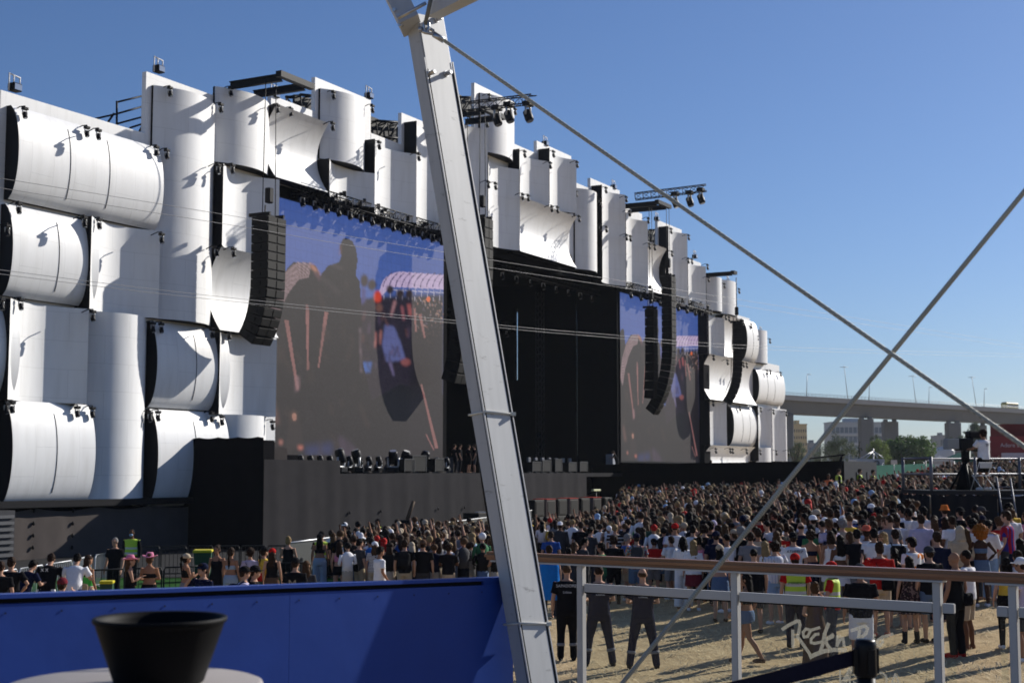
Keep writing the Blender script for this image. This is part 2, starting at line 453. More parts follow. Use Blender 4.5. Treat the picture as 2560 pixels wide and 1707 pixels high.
# flat white wall behind the panels, in stepped pieces
BACK = [ # x left, y top at x left, x right, y bottom at x left
 (2, 225, 366, 1262), (366, 179, 541, 1262), (541, 232, 678, 800), (541, 800, 692, 1100),
 (678, 238, 788, 452), (788, 193, 928, 470), (928, 333, 1004, 490), (1004, 282, 1130, 540),
 (1130, 300, 1186, 560), (1186, 207, 1286, 580), (1286, 360, 1342, 600), (1342, 352, 1428, 610), (1428, 452, 1476, 650),
 (1476, 445, 1549, 670), (1549, 512, 1605, 700), (1605, 598, 1644, 720), (1644, 550, 1704, 730), (1704, 640, 1752, 745),
 (1752, 680, 1836, 1152), (1836, 785, 1874, 1152), (1874, 818, 1912, 1152), (1912, 906, 1948, 1152), (1948, 1022, 1966, 1152)]
for xl, yt, xr, yb in BACK:
    s0, zt = FP(xl, yt); _, zb = FP(xl, yb); s1, _ = FP(xr, yt)
    mb = MB(); mb.box((s0, 0.0, zb), (s1 - .004, 0.25, zt))
    o = mb.build('facade_backing', M_WHITE, stage)
    me = o.data; uvl = me.uv_layers.new(name='UVMap')
    for lp in me.loops:
        c = me.vertices[lp.vertex_index].co; uvl.data[lp.index].uv = (c.x, c.z)

# ------------------------------------------------------------------ body of the stage: roof, wings, deck, curtains
EYEZ = 3.6
def sx(px, py=1100, p=0.0): return FP(px, py, p)[0]
DECK = EYEZ - 0.05
S_SCR0, S_SCR1 = sx(664, 1100, -.1), sx(1108, 900, -.1)
S_R0, S_R1 = sx(1551, 900, -.1), sx(1748, 1000, -.1)
Z_SCRB, Z_SCRT = EYEZ + .88, EYEZ + 14.45
S_END = sx(1964, 1100)
S_BEG = sx(-160, 1100)
S_OP0, S_OP1 = S_SCR1 + .6, S_R0 - .4
mb = MB()
mb.box((S_BEG + 1, 0.3, 0), (S_SCR0 - .3, 14, EYEZ + 8)); mb.build('wing_body', M_BLACK, stage)
mb = MB(); mb.box((S_R1 + 1.6, 0.3, 0), (S_END - .3, 14, EYEZ + 1.6)); mb.build('wing_body', M_BLACK, stage)
# screen surrounds and the dark posts beside the screens
for a, b in ((S_SCR1 + .02, S_SCR1 + .6), (S_R0 - .45, S_R0 - .02), (S_R1 + .02, S_R1 + 1.55)):
    mb = MB(); mb.box((a, -.35 if a > S_R1 else 0.2, DECK), (b, 3.5, Z_SCRT + 1.0)); mb.build('screen_post', M_BLACK, stage)
# roof over the opening with a dark fascia
mb = MB(); mb.box((S_SCR0, 0.3, Z_SCRT + .1), (S_R1 + 1.5, 1.4, EYEZ + 16.6)); mb.build('fascia', M_BLACK, stage)
mb = MB(); mb.box((S_SCR0, 1.45, EYEZ + 15.6), (S_R1 + 1.5, 19.0, EYEZ + 17.2)); mb.build('roof', M_BLACK, stage)
mb = MB(); mb.box((S_OP0 - 14, -4.9, DECK - .25), (S_R1 + 1.5, 19.0, DECK)); mb.build('stage_deck', mat('stage_floor', (0.03, 0.03, 0.032), .6), stage)
for s in (S_OP0 + 9.0, ):
    pass
# back curtain with two narrow slots through which the sky shows
g0, g1 = sx(1283, 860, -18.5), sx(1291, 860, -18.5)
zg = FP(1288, 770, -18.5)[1]; zg2 = FP(1288, 950, -18.5)[1]
mb = MB()
mb.box((S_SCR0, 18.5, DECK), (g0, 18.8, EYEZ + 15.5)); mb.box((g1, 18.5, DECK), (S_OP1 + .4, 18.8, EYEZ + 15.5))
mb.box((g0, 18.5, DECK), (g1, 18.8, zg2)); mb.box((g0, 18.5, zg), (g1, 18.8, EYEZ + 15.5))
z = zg2
while z < zg: mb.box((g0, 18.52, z), (g1, 18.78, z + .10)); z += .55
mb.build('back_curtain', M_VELVET, stage)
def side_hit(px, py):
    d = ray(px, py); t = ((SO + SU * (S_OP1 + .1)) - EYE).dot(SU) / d.dot(SU); q = EYE + d * t; return -(q - SO).dot(SN), q.z
SLOT1, SLZ0 = side_hit(1288.5, 950); SLOT0, SLZ1 = side_hit(1294, 770)
print('slot', SLOT0, SLOT1, SLZ0, SLZ1)
for a, b in (((S_SCR0, 3.6, DECK), (S_OP0, 3.9, EYEZ + 15.5)), ((S_OP1 + .3, 3.6, DECK), (S_R1 + 1.5, 3.9, EYEZ + 15.5)),
             ((S_OP0 - .4, 3.95, DECK), (S_OP0 - .2, 18.4, EYEZ + 15.5)), ((S_OP1 + .1, 3.95, DECK), (S_OP1 + .4, SLOT0, EYEZ + 15.5)), ((S_OP1 + .1, SLOT1, DECK), (S_OP1 + .4, 18.4, EYEZ + 15.5)), ((S_OP1 + .1, SLOT0, DECK), (S_OP1 + .4, SLOT1, SLZ0)), ((S_OP1 + .1, SLOT0, SLZ1), (S_OP1 + .4, SLOT1, EYEZ + 15.5))):
    mb = MB(); mb.box(a, b); mb.build('side_curtain', M_VELVET, stage)
# upstage curtain legs that break the dark opening into planes
for px in (1395, 1452, 1500):
    s = sx(px, 900, -12); mb = MB()
    pts = [(s + k * .22, 12 + .18 * math.sin(k * 1.9)) for k in range(10)]
    mb.add([(x, y, DECK) for x, y in pts] + [(x, y, EYEZ + 15.4) for x, y in pts], [(k, k + 1, 11 + k, 10 + k) for k in range(9)], True)
    mb.build('curtain_leg', M_VELVET, stage, fix=False)
for px, dp in ((1350, -6), (1430, -5), (1475, -3.5), (1512, -2.6)):   # faint truss towers inside
    s = sx(px, 900, dp); mb = MB(); mb.truss((s, -dp, DECK), (s, -dp, EYEZ + 14.5), .5, .03, .55, up=Vector((0, 1, 0))); mb.build('truss_tower', mat('dark_truss', (.06, .06, .065), .4, .5), stage)
# grey hanging cloth, triangular
a, b2, c = FP(1392, 957, -9), FP(1330, 1165, -9), FP(1393, 1165, -9)
mb = MB(); n = 8; vs = []
for j in range(n + 1):
    for i in range(n + 1):
        l = (b2[0] + (a[0] - b2[0]) * j / n, b2[1] + (a[1] - b2[1]) * j / n); r = (c[0] + (a[0] + .25 - c[0]) * j / n, c[1] + (a[1] - c[1]) * j / n)
        vs.append((l[0] + (r[0] - l[0]) * i / n, 9 + .15 * math.sin(i * 2.2 + j * .5), l[1] + (r[1] - l[1]) * i / n))
mb.add(vs, [(j * (n + 1) + i, j * (n + 1) + i + 1, (j + 1) * (n + 1) + i + 1, (j + 1) * (n + 1) + i) for j in range(n) for i in range(n)], True)
mb.build('hanging_cloth', mat('grey_cloth', (0.22, 0.23, 0.25), .9), stage, fix=False)
# skirt around the deck and lower thrust
M_SCRIM = mat('grey_scrim', (0.033, 0.031, 0.033), 0.95, var=.22, scale=1.3, bump=.25, bscale=3, spec=.08)
def curtain(name, s0, s1, z0, z1, y, m, folds=1.1, amp=.02, parent=None, sag=0.0):
    mb = MB(); nx = max(4, int((s1 - s0) / .25)); nz = 8; vs = []
    rg = random.Random(int(abs(s0) * 10) + 5)
    ph = [rg.uniform(0, 6) for _ in range(4)]
    for j in range(nz + 1):
        for i in range(nx + 1):
            x = s0 + (s1 - s0) * i / nx; k = j / nz
            d = amp * (math.sin(x * folds * 2.4 + ph[0]) + .5 * math.sin(x * folds * 5.1 + ph[1] + k)) * (1.1 - .5 * k)
            zz = z0 + (z1 - z0) * k - (sag * abs(math.sin(x * .9 + ph[2])) if j == nz else 0)
            vs.append((x, y + d, zz))
    mb.add(vs, [(j * (nx + 1) + i, j * (nx + 1) + i + 1, (j + 1) * (nx + 1) + i + 1, (j + 1) * (nx + 1) + i) for j in range(nz) for i in range(nx)], True)
    # hem pockets with eyelets where the cloth is tied to the scaffold
    return mb.build(name, m, parent, fix=False)
S_T0, S_T1 = sx(655, 1250, 4.9), sx(846, 1190, 4.9)
curtain('front_skirt', S_T1, sx(1465, 1195, 4.9) , -.2, DECK - .02, -4.95, M_SCRIM, parent=stage)
curtain('front_skirt', sx(1480, 1180, .5), S_END, -.2, EYEZ + .3, -.45, M_BLACK, parent=stage)
# tie points down the skirt
for px in (874, 952, 1026, 1095, 1161):
    s = sx(px, 1270, 5)
    for z in (EYEZ - 2.0, EYEZ - 2.75): mb = MB(); mb.ell((s, -5.02, z), (.05, .05, .08), 8, 6); mb.build('tie', M_METAL_BLACK, stage)

# ------------------------------------------------------------------ video screens, both showing the same picture
def screen_picture(W=230, H=240):
    s0, s1 = S_SCR0, S_SCR1
    def uv(px, py):
        s, z = FP(px, py, -.1); return ((s - s0) / (s1 - s0), (Z_SCRT - z) / (Z_SCRT - Z_SCRB))
    yy, xx = np.mgrid[0:H, 0:W]; U = xx / (W - 1.0); V = yy / (H - 1.0)
    img = np.zeros((H, W, 3)); g = V[..., None]
    img[:] = np.array([.034, .07, .24]) * (1 - g) + np.array([.07, .11, .32]) * g
    def mask(pts):
        q = [uv(*p) for p in pts]; m = np.zeros((H, W), bool)
        for (x0, y0), (x1, y1) in zip(q, q[1:] + q[:1]):
            if y0 == y1: continue
            c = (y0 > V) != (y1 > V); xi = x0 + (V - y0) / (y1 - y0) * (x1 - x0); m ^= c & (U < xi)
        return m.astype(float)
    def blur(a, r):
        for _ in range(2):
            for ax in (0, 1):
                a = sum(np.roll(a, k, ax) for k in range(-r, r + 1)) / (2 * r + 1)
        return a
    def paint(pts, col, soft=1, op=1.0):
        m = mask(pts); m = blur(m, soft) if soft else m
        m = (m * op)[..., None]; img[:] = img * (1 - m) + np.array(col) * m
    def line(p0, p1, w0, w1, col, soft=1, op=1.0):
        (x0, y0), (x1, y1) = p0, p1; d = math.hypot(x1 - x0, y1 - y0); nx, ny = -(y1 - y0) / d, (x1 - x0) / d
        paint([(x0 + nx * w0, y0 + ny * w0), (x1 + nx * w1, y1 + ny * w1), (x1 - nx * w1, y1 - ny * w1), (x0 - nx * w0, y0 - ny * w0)], col, soft, op)
    def disc(x, y, rx, ry, col, soft=1, op=1.0):
        paint([(x + rx * math.cos(t * .4), y + ry * math.sin(t * .4)) for t in range(16)], col, soft, op)
    DARK = (.004, .004, .006); rg = random.Random(5)
    # far crowd and arched roof on the right of the picture
    paint([(930, 742), (1118, 735), (1125, 1160), (930, 1160)], (.012, .010, .012), 2)
    paint([(948, 728), (958, 700), (975, 685), (1000, 679), (1118, 688), (1118, 724), (975, 717), (955, 740)], (.36, .28, .42), 0)
    for k in range(11):
        x = 962 + k * 15.5
        for q in range(5):
            t0, t1 = q / 5, (q + 1) / 5
            line((x - 4 + 22 * t0 ** 2, 718 - 36 * t0), (x - 4 + 22 * t1 ** 2, 718 - 36 * t1), 1.1, 1.1, (.05, .04, .10), 0)
        line((x, 720), (x - 3, 752), .7, .7, (.30, .28, .36), 0)
    line((975, 724), (1118, 733), 1.0, 1.0, (.33, .31, .4), 0)
    for k in range(150):
        x, y = rg.uniform(1030, 1115), rg.uniform(742, 860); c = rg.choice([(.20, .10, .08), (.14, .11, .12), (.25, .15, .12), (.05, .04, .06)])
        disc(x, y, rg.uniform(1, 2.5), rg.uniform(1.5, 4), c, 0, .8)
    disc(1071, 748, 5, 7, (.50, .10, .03), 0)
    # people in the middle distance
    for x, y, rx, ry in ((911, 702, 10, 16), (930, 712, 11, 14), (975, 724, 9, 11), (1000, 735, 10, 12), (1023, 735, 9, 12)):
        disc(x, y, rx, ry, (.02, .012, .012), 1)
    paint([(900, 745), (1035, 748), (1040, 1160), (880, 1160)], (.010, .007, .014), 1)
    paint([(903, 718), (914, 722), (915, 750), (903, 762)], (.05, .05, .16), 1)
    disc(944, 742, 10, 15, (.42, .035, .012), 1); disc(948, 770, 9, 11, (.10, .045, .035), 1)
    line((978, 790), (988, 752), 3, 4, (.22, .11, .12), 1); line((1005, 765), (1010, 800), 4, 3, (.16, .05, .06), 1)
    line((1022, 760), (1026, 790), 5, 4, (.22, .06, .06), 1)
    paint([(962, 812), (985, 815), (1000, 850), (1015, 900), (965, 905), (955, 860)], (.07, .08, .20), 1)
    disc(1015, 905, 14, 9, (.16, .05, .05), 1); line((940, 830), (938, 868), 2, 2, (.28, .10, .09), 1); line((952, 825), (951, 860), 2, 2, (.24, .09, .08), 1)
    line((975, 905), (985, 940), 4, 2, (.10, .08, .16), 1); paint([(905, 905), (930, 905), (925, 930), (905, 932)], (.03, .08, .26), 1)
    # big silhouettes in front
    paint([(640, 700), (676, 632), (690, 628), (695, 640), (700, 690), (735, 655), (790, 665), (800, 690), (820, 665), (848, 655), (853, 640), (849, 615), (857, 598),
           (866, 595), (880, 602), (890, 622), (894, 650), (889, 690), (899, 702), (903, 760), (905, 900), (930, 1000), (1000, 960), (1120, 990), (1130, 1180), (640, 1180)], DARK, 0)
    paint([(1028, 830), (1125, 800), (1130, 1180), (1020, 1180)], (.006, .005, .008), 2, .9)
    # hair and hands lit by the sun
    for k in range(26):
        t = k / 25.0
        hp_ = [(778 - 6 * t, 658 + 34 * t), (742 + 4 * t, 656 + 42 * t), (706 + 12 * t, 690 + 44 * t), (682 + 14 * t, 740 + 42 * t), (666 + 14 * t, 815 + 30 * t)]
        for ha, hb_ in zip(hp_, hp_[1:]): line(ha, hb_, 1.3, 1.3, ((.20, .135, .145), (.05, .03, .03), (.27, .19, .21), (.10, .065, .065), (.16, .10, .11))[k % 5], 0, .8)
    line((778, 662), (798, 688), 5, 4, (.28, .12, .08), 1); line((790, 680), (800, 700), 6, 3, (.05, .02, .03), 1)
    for p0, p1, w0, w1 in (((768, 762), (770, 925), 4, 2.5), ((716, 800), (744, 975), 5, 3), ((816, 780), (796, 920), 5, 1.5), ((1053, 960), (1092, 1120), 2, 4), ((1036, 770), (1040, 830), 3, 2), ((1050, 785), (1062, 845), 4, 2), ((1065, 1085), (1085, 1125), 1.5, 1.5)):
        line(p0, p1, w0, w1, (.20, .085, .08), 0, .85)
    line((900, 820), (903, 930), 1.2, 1.2, (.2, .14, .17), 1, .7); line((744, 940), (742, 978), 6, 5, (.20, .11, .12), 1, .8)
    paint([(845, 1085), (880, 1110), (905, 1140), (850, 1140)], (.04, .025, .05), 2, .7); paint([(760, 1115), (835, 1105), (830, 1135), (765, 1140)], (.01, .02, .09), 3, .7)
    # faint creases and rim light in the dark clothing, coarse sensor grain
    for k in range(46):
        x, y = rg.uniform(690, 900), rg.uniform(700, 1110); a = rg.uniform(.9, 1.9); l_ = rg.uniform(14, 60)
        line((x, y), (x + l_ * math.cos(a), y + l_ * math.sin(a)), 1.2, 3.5, rg.choice([(.018, .012, .010), (.03, .018, .016), (.010, .008, .012)]), 2, .8)
    for k in range(30):
        x, y = rg.uniform(905, 1030), rg.uniform(770, 930); line((x, y), (x + rg.uniform(-8, 8), y + rg.uniform(8, 30)), 1.5, 2.5, rg.choice([(.03, .018, .03), (.05, .03, .06), (.02, .012, .012), (.09, .035, .03)]), 1, .7)
    line((852, 612), (850, 636), 2.5, 2, (.12, .05, .05), 1, .8); line((800, 690), (850, 735), 2, 4, (.035, .026, .03), 2, .8); line((826, 660), (856, 672), 1.5, 3, (.05, .035, .04), 1, .8)
    img[:] = img + np.random.RandomState(3).normal(0, 1, img.shape[:2])[..., None] * (.0025 + .02 * img)
    img[:] = np.clip(img, .001, 1)
    # interpreter in the corner of the picture
    paint([(716, 1100), (722, 1045), (733, 1022), (745, 1030), (752, 1062), (760, 1120), (712, 1125)], (.012, .009, .010), 1)
    disc(735, 1040, 9, 15, (.045, .025, .02), 1); disc(736, 1041, 6, 10, (.24, .115, .085), 0)
    disc(751, 1118, 7, 6, (.30, .09, .07), 1); disc(702, 1105, 5, 7, (.26, .10, .08), 1); line((680, 1000), (692, 1060), 5, 8, (.12, .06, .05), 2, .6)
    return W, H, img
PW, PH, PIC = screen_picture()
def screen_material():
    m, N, L, b = new_mat('led_screen'); b.inputs['Roughness'].default_value = 0.5
    b.inputs['Base Color'].default_value = (0.042, 0.036, 0.033, 1); b.inputs['Specular IOR Level'].default_value = 0.1
    at_ = N.new('ShaderNodeAttribute'); at_.attribute_name = 'picture'
    uv = N.new('ShaderNodeUVMap'); br = N.new('ShaderNodeTexBrick'); br.offset = 0; br.inputs['Scale'].default_value = 1
    br.inputs['Brick Width'].default_value = .5; br.inputs['Row Height'].default_value = .5; br.inputs['Mortar Size'].default_value = .02
    br.inputs['Color1'].default_value = (1, 1, 1, 1); br.inputs['Color2'].default_value = (.93, .93, .93, 1); br.inputs['Mortar'].default_value = (.8, .8, .8, 1)
    L.new(uv.outputs['UV'], br.inputs['Vector'])
    mu = N.new('ShaderNodeMixRGB'); mu.blend_type = 'MULTIPLY'; mu.inputs['Fac'].default_value = 1
    L.new(at_.outputs['Color'], mu.inputs['Color1']); L.new(br.outputs['Color'], mu.inputs['Color2'])
    L.new(mu.outputs['Color'], b.inputs['Emission Color']); b.inputs['Emission Strength'].default_value = 1.0
    m.cycles.emission_sampling = 'NONE'
    return m
M_SCREEN = screen_material()
def make_screen(s0, s1, lab):
    mb = MB(); W, H = PW, PH
    vs = [(s0 + (s1 - s0) * i / (W - 1), .1, Z_SCRT - (Z_SCRT - Z_SCRB) * j / (H - 1)) for j in range(H) for i in range(W)]
    mb.add(vs, [(j * W + i, (j + 1) * W + i, (j + 1) * W + i + 1, j * W + i + 1) for j in range(H - 1) for i in range(W - 1)])
    me = mb.mesh('video_screen'); at_ = me.attributes.new('picture', 'FLOAT_COLOR', 'POINT')
    arr = np.ones((H * W, 4), dtype=np.float32); arr[:, :3] = PIC.reshape(-1, 3); at_.data.foreach_set('color', arr.ravel())
    uvl = me.uv_layers.new(name='UVMap')
    for lp in me.loops:
        c = me.vertices[lp.vertex_index].co; uvl.data[lp.index].uv = (c.x, c.z)
    o = link('video_screen', me, M_SCREEN, stage); o['label'] = lab
    fb = MB(); fb.box((s0 - .05, .13, Z_SCRB - .1), (s1 + .05, .9, Z_SCRT + .1)); fb.build('cabinet', M_METAL_BLACK, o)
make_screen(S_SCR0, S_SCR1, 'larger, nearer video screen left of the tent mast')
make_screen(S_R0, S_R1, 'farther video screen right of the dark stage opening')

# ------------------------------------------------------------------ steel beams reaching out above the facade
def outrigger(px0, ln, py, lab, n=2, gap=1.9):
    """beams from the roof out over the crowd side, with a cross beam at the end"""
    s0, z = FP(px0, py, .2)
    grp = None
    L_ = ln
    for k in range(n):
        mb = MB(); s = s0 + k * gap
        mb.box((s - .12, -L_, z - .19), (s + .12, .2, z - .14)); mb.box((s - .12, -L_, z + .14), (s + .12, .2, z + .19)); mb.box((s - .03, -L_, z - .14), (s + .03, .2, z + .14))
        o = mb.build('crane_beam', M_METAL_BLACK, stage); o['label'] = lab
    mb = MB(); mb.box((s0 - .5, -L_ - .36, z - .1), (s0 + gap * (n - 1) + .4, -L_ - .02, z + .2)); mb.build('cross_beam', M_METAL_BLACK, stage)
    return s0, z
B1 = outrigger(592, 3.0, 212, 'black crane beam over the left speaker hang')
B2 = outrigger(1140, 2.3, 288, 'black crane beam right behind the tent mast')
B3 = outrigger(1562, 3.0, 516, 'black crane beam over the right speaker hangs')
B4 = outrigger(1766, 2.7, 688, 'black crane beam at the right end', n=1)
# dark roof steel seen between the stepped tops
def roof_steel(xa, ya, xb, yb, h):
    a = FP(xa, ya, -2.5); b = FP(xb, yb, -2.5); mb = MB()
    mb.truss((a[0], 2.5, a[1]), (b[0], 2.5, b[1]), h, .09, 1.0); mb.box((a[0], 2.45, a[1] - h * .5), (b[0], 2.6, b[1] + h * .15))
    mb.build('roof_truss', M_METAL_BLACK, stage)
roof_steel(735, 262, 800, 268, 1.0); roof_steel(925, 325, 1010, 330, 1.0); roof_steel(1138, 262, 1190, 262, .9); roof_steel(1612, 590, 1650, 590, 1.0)
# scaffold railing behind the top edge at the left
mb = MB()
def sc(px, py): s, z = FP(px, py, -1.5); return (s, 1.5, z)
for a, b in (((240, 297), (292, 285)), ((292, 256), (366, 238)), ((292, 285), (366, 264)), ((292, 310), (366, 290)), ((292, 253), (292, 320)), ((270, 306), (285, 284)), ((348, 330), (366, 295)), ((325, 320), (366, 307))):
    mb.tube([sc(*a), sc(*b)], .05, 6)
mb.build('scaffold', M_METAL_BLACK, stage)

# thin white light-pipes and crates dressing the deck front are separate things, built later
# ------------------------------------------------------------------ black tower and scrim walls in front of the stage
def stage_local(name, label, cat): return thing(name, label, cat, SO, SRZ)
tower = stage_local('black_tower', 'black draped tower projecting beside the left video screen', 'tower')
mb = MB(); sA = sx(447, 1110, 0); 
zt = EYEZ + 1.62
vs = []
# unlit side wall (cloth, slightly rippled) running from the facade out to the corner
mb = MB(); nx, nz = 30, 8
for j in range(nz + 1):
    for i in range(nx + 1):
        y = -(4.95 * i / nx); vs.append((S_T0 + .05 * math.sin(i * .9) * (1 - j / nz) - .02, y, -.1 + (zt + .1) * j / nz - (.06 * abs(math.sin(i * .45)) if j == nz else 0)))
mb.add(vs, [(j * (nx + 1) + i, j * (nx + 1) + i + 1, (j + 1) * (nx + 1) + i + 1, (j + 1) * (nx + 1) + i) for j in range(nz) for i in range(nx)], True)
mb.build('side_drape', M_BLACK, tower, fix=False)
mb = MB(); mb.box((S_T0 + .1, -4.8, 0), (S_T0 + 1.0, -.05, zt - .15)); mb.build('frame', M_BLACK, tower)
curtain('front_drape', S_T0, S_T1, -.2, EYEZ + .58, -5.0, M_SCRIM, parent=tower)
mb = MB(); mb.box((S_T0 + .05, -4.9, EYEZ + .40), (S_T1, -.1, EYEZ + .5)); mb.build('top_deck', M_BLACK, tower)
mb = MB(); mb.box((S_T1 - .05, -4.95, 0), (S_T1 + .03, -.1, EYEZ + .5)); mb.build('end_wall', M_BLACK, tower)
a0, a1 = S_T0 + .1, sx(722, 1120, 4.6)
curtain('folded_cloth', a0, a1, EYEZ + .5, EYEZ + 1.18, -4.5, mat('brown_cloth', (.06, .052, .05), .95), parent=tower, sag=.12)

scrim = stage_local('scrim_wall', 'grey-brown scrim wall below the white panels at the left end', 'fabric wall')
M_SCRIM2 = mat('brown_scrim', (0.085, 0.073, 0.068), 0.95, var=.25, scale=1.2, bump=.3, bscale=2.5, spec=.08)
curtain('cloth', S_BEG, S_T0 - .1, -.2, FP(200, 1252, .5)[1] - .25, -.7, M_SCRIM2, parent=scrim, sag=.15)
for px in (84, 182):
    s = sx(px, 1330, .75)
    for py in (1276, 1308, 1338, 1368): mb = MB(); mb.ell((s, -.74, FP(px, py, .75)[1]), (.05, .06, .09), 8, 6); mb.build('tie', M_METAL_BLACK, scrim)
mb = MB(); zc = FP(200, 1248, .5)[1]; mb.box((S_BEG, -1.0, zc - .28), (S_T0 - .12, .28, zc)); mb.build('ledge', M_METAL_BLACK, scrim)

# louvred black box at the very left
cab = stage_local('generator_cabinet', 'dark louvred cabinet against the scrim wall at the left frame edge', 'cabinet')
s1 = sx(35, 1370, 1.6); mb = MB(); mb.box((s1 - 3, -1.6, 0), (s1, -.75, 2.1)); mb.build('body', mat('dark_grey_metal', (.05, .05, .055), .5, .4), cab)
mb = MB()
for k in range(7): mb.box((s1 - 2.9, -1.68, .3 + k * .25), (s1 - .1, -1.61, .42 + k * .25))
mb.build('louvre', mat('louvre_grey', (.12, .12, .125), .5, .4), cab)
# ------------------------------------------------------------------ spotlights on brackets, floodlights, speaker hangs, trusses, cables
def make_spot():
    t = thing('spotlight', 'x', 'spotlight', (0, 0, -50), SRZ)
    mb = MB(); mb.tube([(-.06, .66, .20), (-.02, .3, .33), (0, 0, .33)], .026, 6); mb.tube([(0, 0, .33), (0, 0, .26)], .03, 6); mb.build('bracket', M_METAL_BLACK, t)
    mb = MB(); mb.rbox((-.14, -.11, .14), (.14, .11, .27), .02); mb.build('base', M_METAL_BLACK, t)
    mb = MB(); mb.tube([(-.13, 0, -.09), (-.13, 0, .1), (-.1, 0, .14), (.1, 0, .14), (.13, 0, .1), (.13, 0, -.09)], .028, 6); mb.build('yoke', M_GREYMETAL, t)
    mb = MB(); ax = Vector((0, -.35, -1)).normalized(); c = Vector((0, 0, -.08))
    mb.tube([c - ax * .14, c - ax * .10, c + ax * .12, c + ax * .18], [.07, .11, .115, .10], 12); h = mb.build('head', M_METAL_BLACK, t)
    mb = MB(); mb.tube([c + ax * .185, c + ax * .195], .085, 12); mb.build('lens', M_LENS, h)
    return t
SPOT = make_spot()
USED = [False]
def place_spot(loc, label, group, rz=SRZ, sc=0.9):
    o = SPOT if not USED[0] else copy_tree(SPOT); USED[0] = True
    o.location = loc; o.rotation_euler = (0, 0, rz); o.scale = (sc,) * 3
    o['label'] = label; o['group'] = group
    return o
LAMPS = [(62,277),(217,324),(246,331),(391,372),(417,380),(425,224),(47,515),(18,570),(211,549),(248,554),(404,590),(552,265),(546,417),(541,624),
 (52,755),(4,755),(232,784),(382,812),(403,814),(530,827),(16,1014),(30,1012),(193,1023),(231,1025),(375,1036),(395,1034),(529,1037),(555,1045),
 (577,224),(694,267),(727,275),(834,233),(931,267),(832,311),(948,358),(581,417),(584,626),(573,832),(681,1057),
 (1047,387),(1224,239),(1218,305),(1221,456),(1239,460),(1312,380),(1384,380),(1376,408),(1443,406),(1307,487),(1321,490),(1380,517),(1394,519),(1441,479),(1448,542),(1288,274),
 (1515,470),(1499,499),(1566,493),(1500,564),(1516,568),(1567,588),(1576,591),(1621,546),(1574,528),(1624,610),(1637,613),(1678,572),(1722,588),(1680,629),(1721,646),(1730,648),(1769,662),(1772,693),(1811,709),(1848,722),
 (1778,776),(1815,788),(1823,792),(1858,800),(1878,809),(1894,839),(1925,847),(1784,889),(1819,900),(1859,906),(1867,908),(1918,925),(1926,925),(1952,930),
 (1783,1003),(1821,1008),(1850,1015),(1902,1019),(1934,1024),(1966,1029),(1790,1121),(1826,1121),(1832,1122),(1867,1123),(1901,1125),(1941,1126),(1971,1126)]
slots = {}
for px, py in LAMPS:
    s2, z2 = FP(px, py, .9)
    best = min(((s2 - (a if k == 'left' else b)) ** 2 + (z2 - zt) ** 2, i, k) for i, (d, a, b, zb, zt) in enumerate(PANEL_INFO) for k in ('left', 'right'))
    pp = 1.42 if PANELS[best[1]][0] in ('CC', 'HH') else .74
    s, z = FP(px, py + 6, pp); slots.setdefault(best[1:], []).append((px, py, s, z, pp))
ORD = ['first', 'second', 'third', 'fourth', 'fifth']
for (i, k), v in slots.items():
    v.sort(); d = PANEL_INFO[i][0]
    for n, (px, py, s, z, pp) in enumerate(v):
        if len(v) == 1: lab = f'spotlight at top {k} of the {d}'
        elif len(v) == 2: lab = f"{('left', 'right')[n]} of two spotlights at top {k} of the {d}"
        else: lab = f'{ORD[n]} spotlight at top {k} of the {d}'
        place_spot(SP(s, pp, z), lab, 'spotlights bracketed on the white panels')

STEM = []
def plain_lamp(loc, label, group, rz=SRZ, sc=1.0, floor=False):
    if not STEM:
        c = SPOT.copy(); COL.objects.link(c); c.name = 'stage_lamp'
        for ch in SPOT.children:
            if not ch.name.startswith('bracket'): copy_tree(ch, c)
        STEM.append(c); o = c
    else: o = copy_tree(STEM[0])
    o.location = loc; o.scale = (sc,) * 3; o.rotation_euler = (math.pi if floor else 0, 0, rz); o['label'] = label; o['group'] = group; o['category'] = 'spotlight'
    return o
def make_flood():
    t = thing('floodlight', 'x', 'floodlight', (0, 0, -50), SRZ)
    mb = MB()
    for a, b in (((-.3, 0, 0), (-.3, 0, .75)), ((-.3, 0, .72), (.3, 0, .66)), ((.28, 0, .66), (.28, 0, .3)), ((-.05, 0, .7), (-.05, 0, .3))): mb.tube([a, b], .03, 6)
    mb.build('frame', mat('white_frame', (.6, .6, .6), .4), t)
    mb = MB(); mb.rbox((-.22, -.2, .02), (.26, .2, .36), .04); mb.build('housing', M_METAL_BLACK, t)
    mb = MB(); mb.box((-.17, -.215, .06), (.21, -.205, .31)); mb.build('lens', M_LENS, t)
    return t
fl = make_flood()
for n, (px, py, d) in enumerate([(36,217,'far left top edge, near the frame edge'),(396,170,'peak beside the tallest column'),(686,233,'wall left of the left roof notch'),(922,235,'wall over the left screen'),(1363,353,'wall over the stage opening'),(1534,461,'wall over the tall hollow panel'),(1642,540,'wall by the right crane beam'),(1737,634,'wall over the right screen corner'),(1820,697,'wall beside the right end crane beam'),(1902,822,'wall near the right end')]):
    o = fl if n == 0 else copy_tree(fl); s, z = FP(px, py + 12, -.1); o.location = SP(s, -.1, z - .02)
    o['label'] = 'floodlight in a white frame on the ' + d; o['group'] = 'floodlights along the top edge'; o.rotation_euler = (0, 0, SRZ)

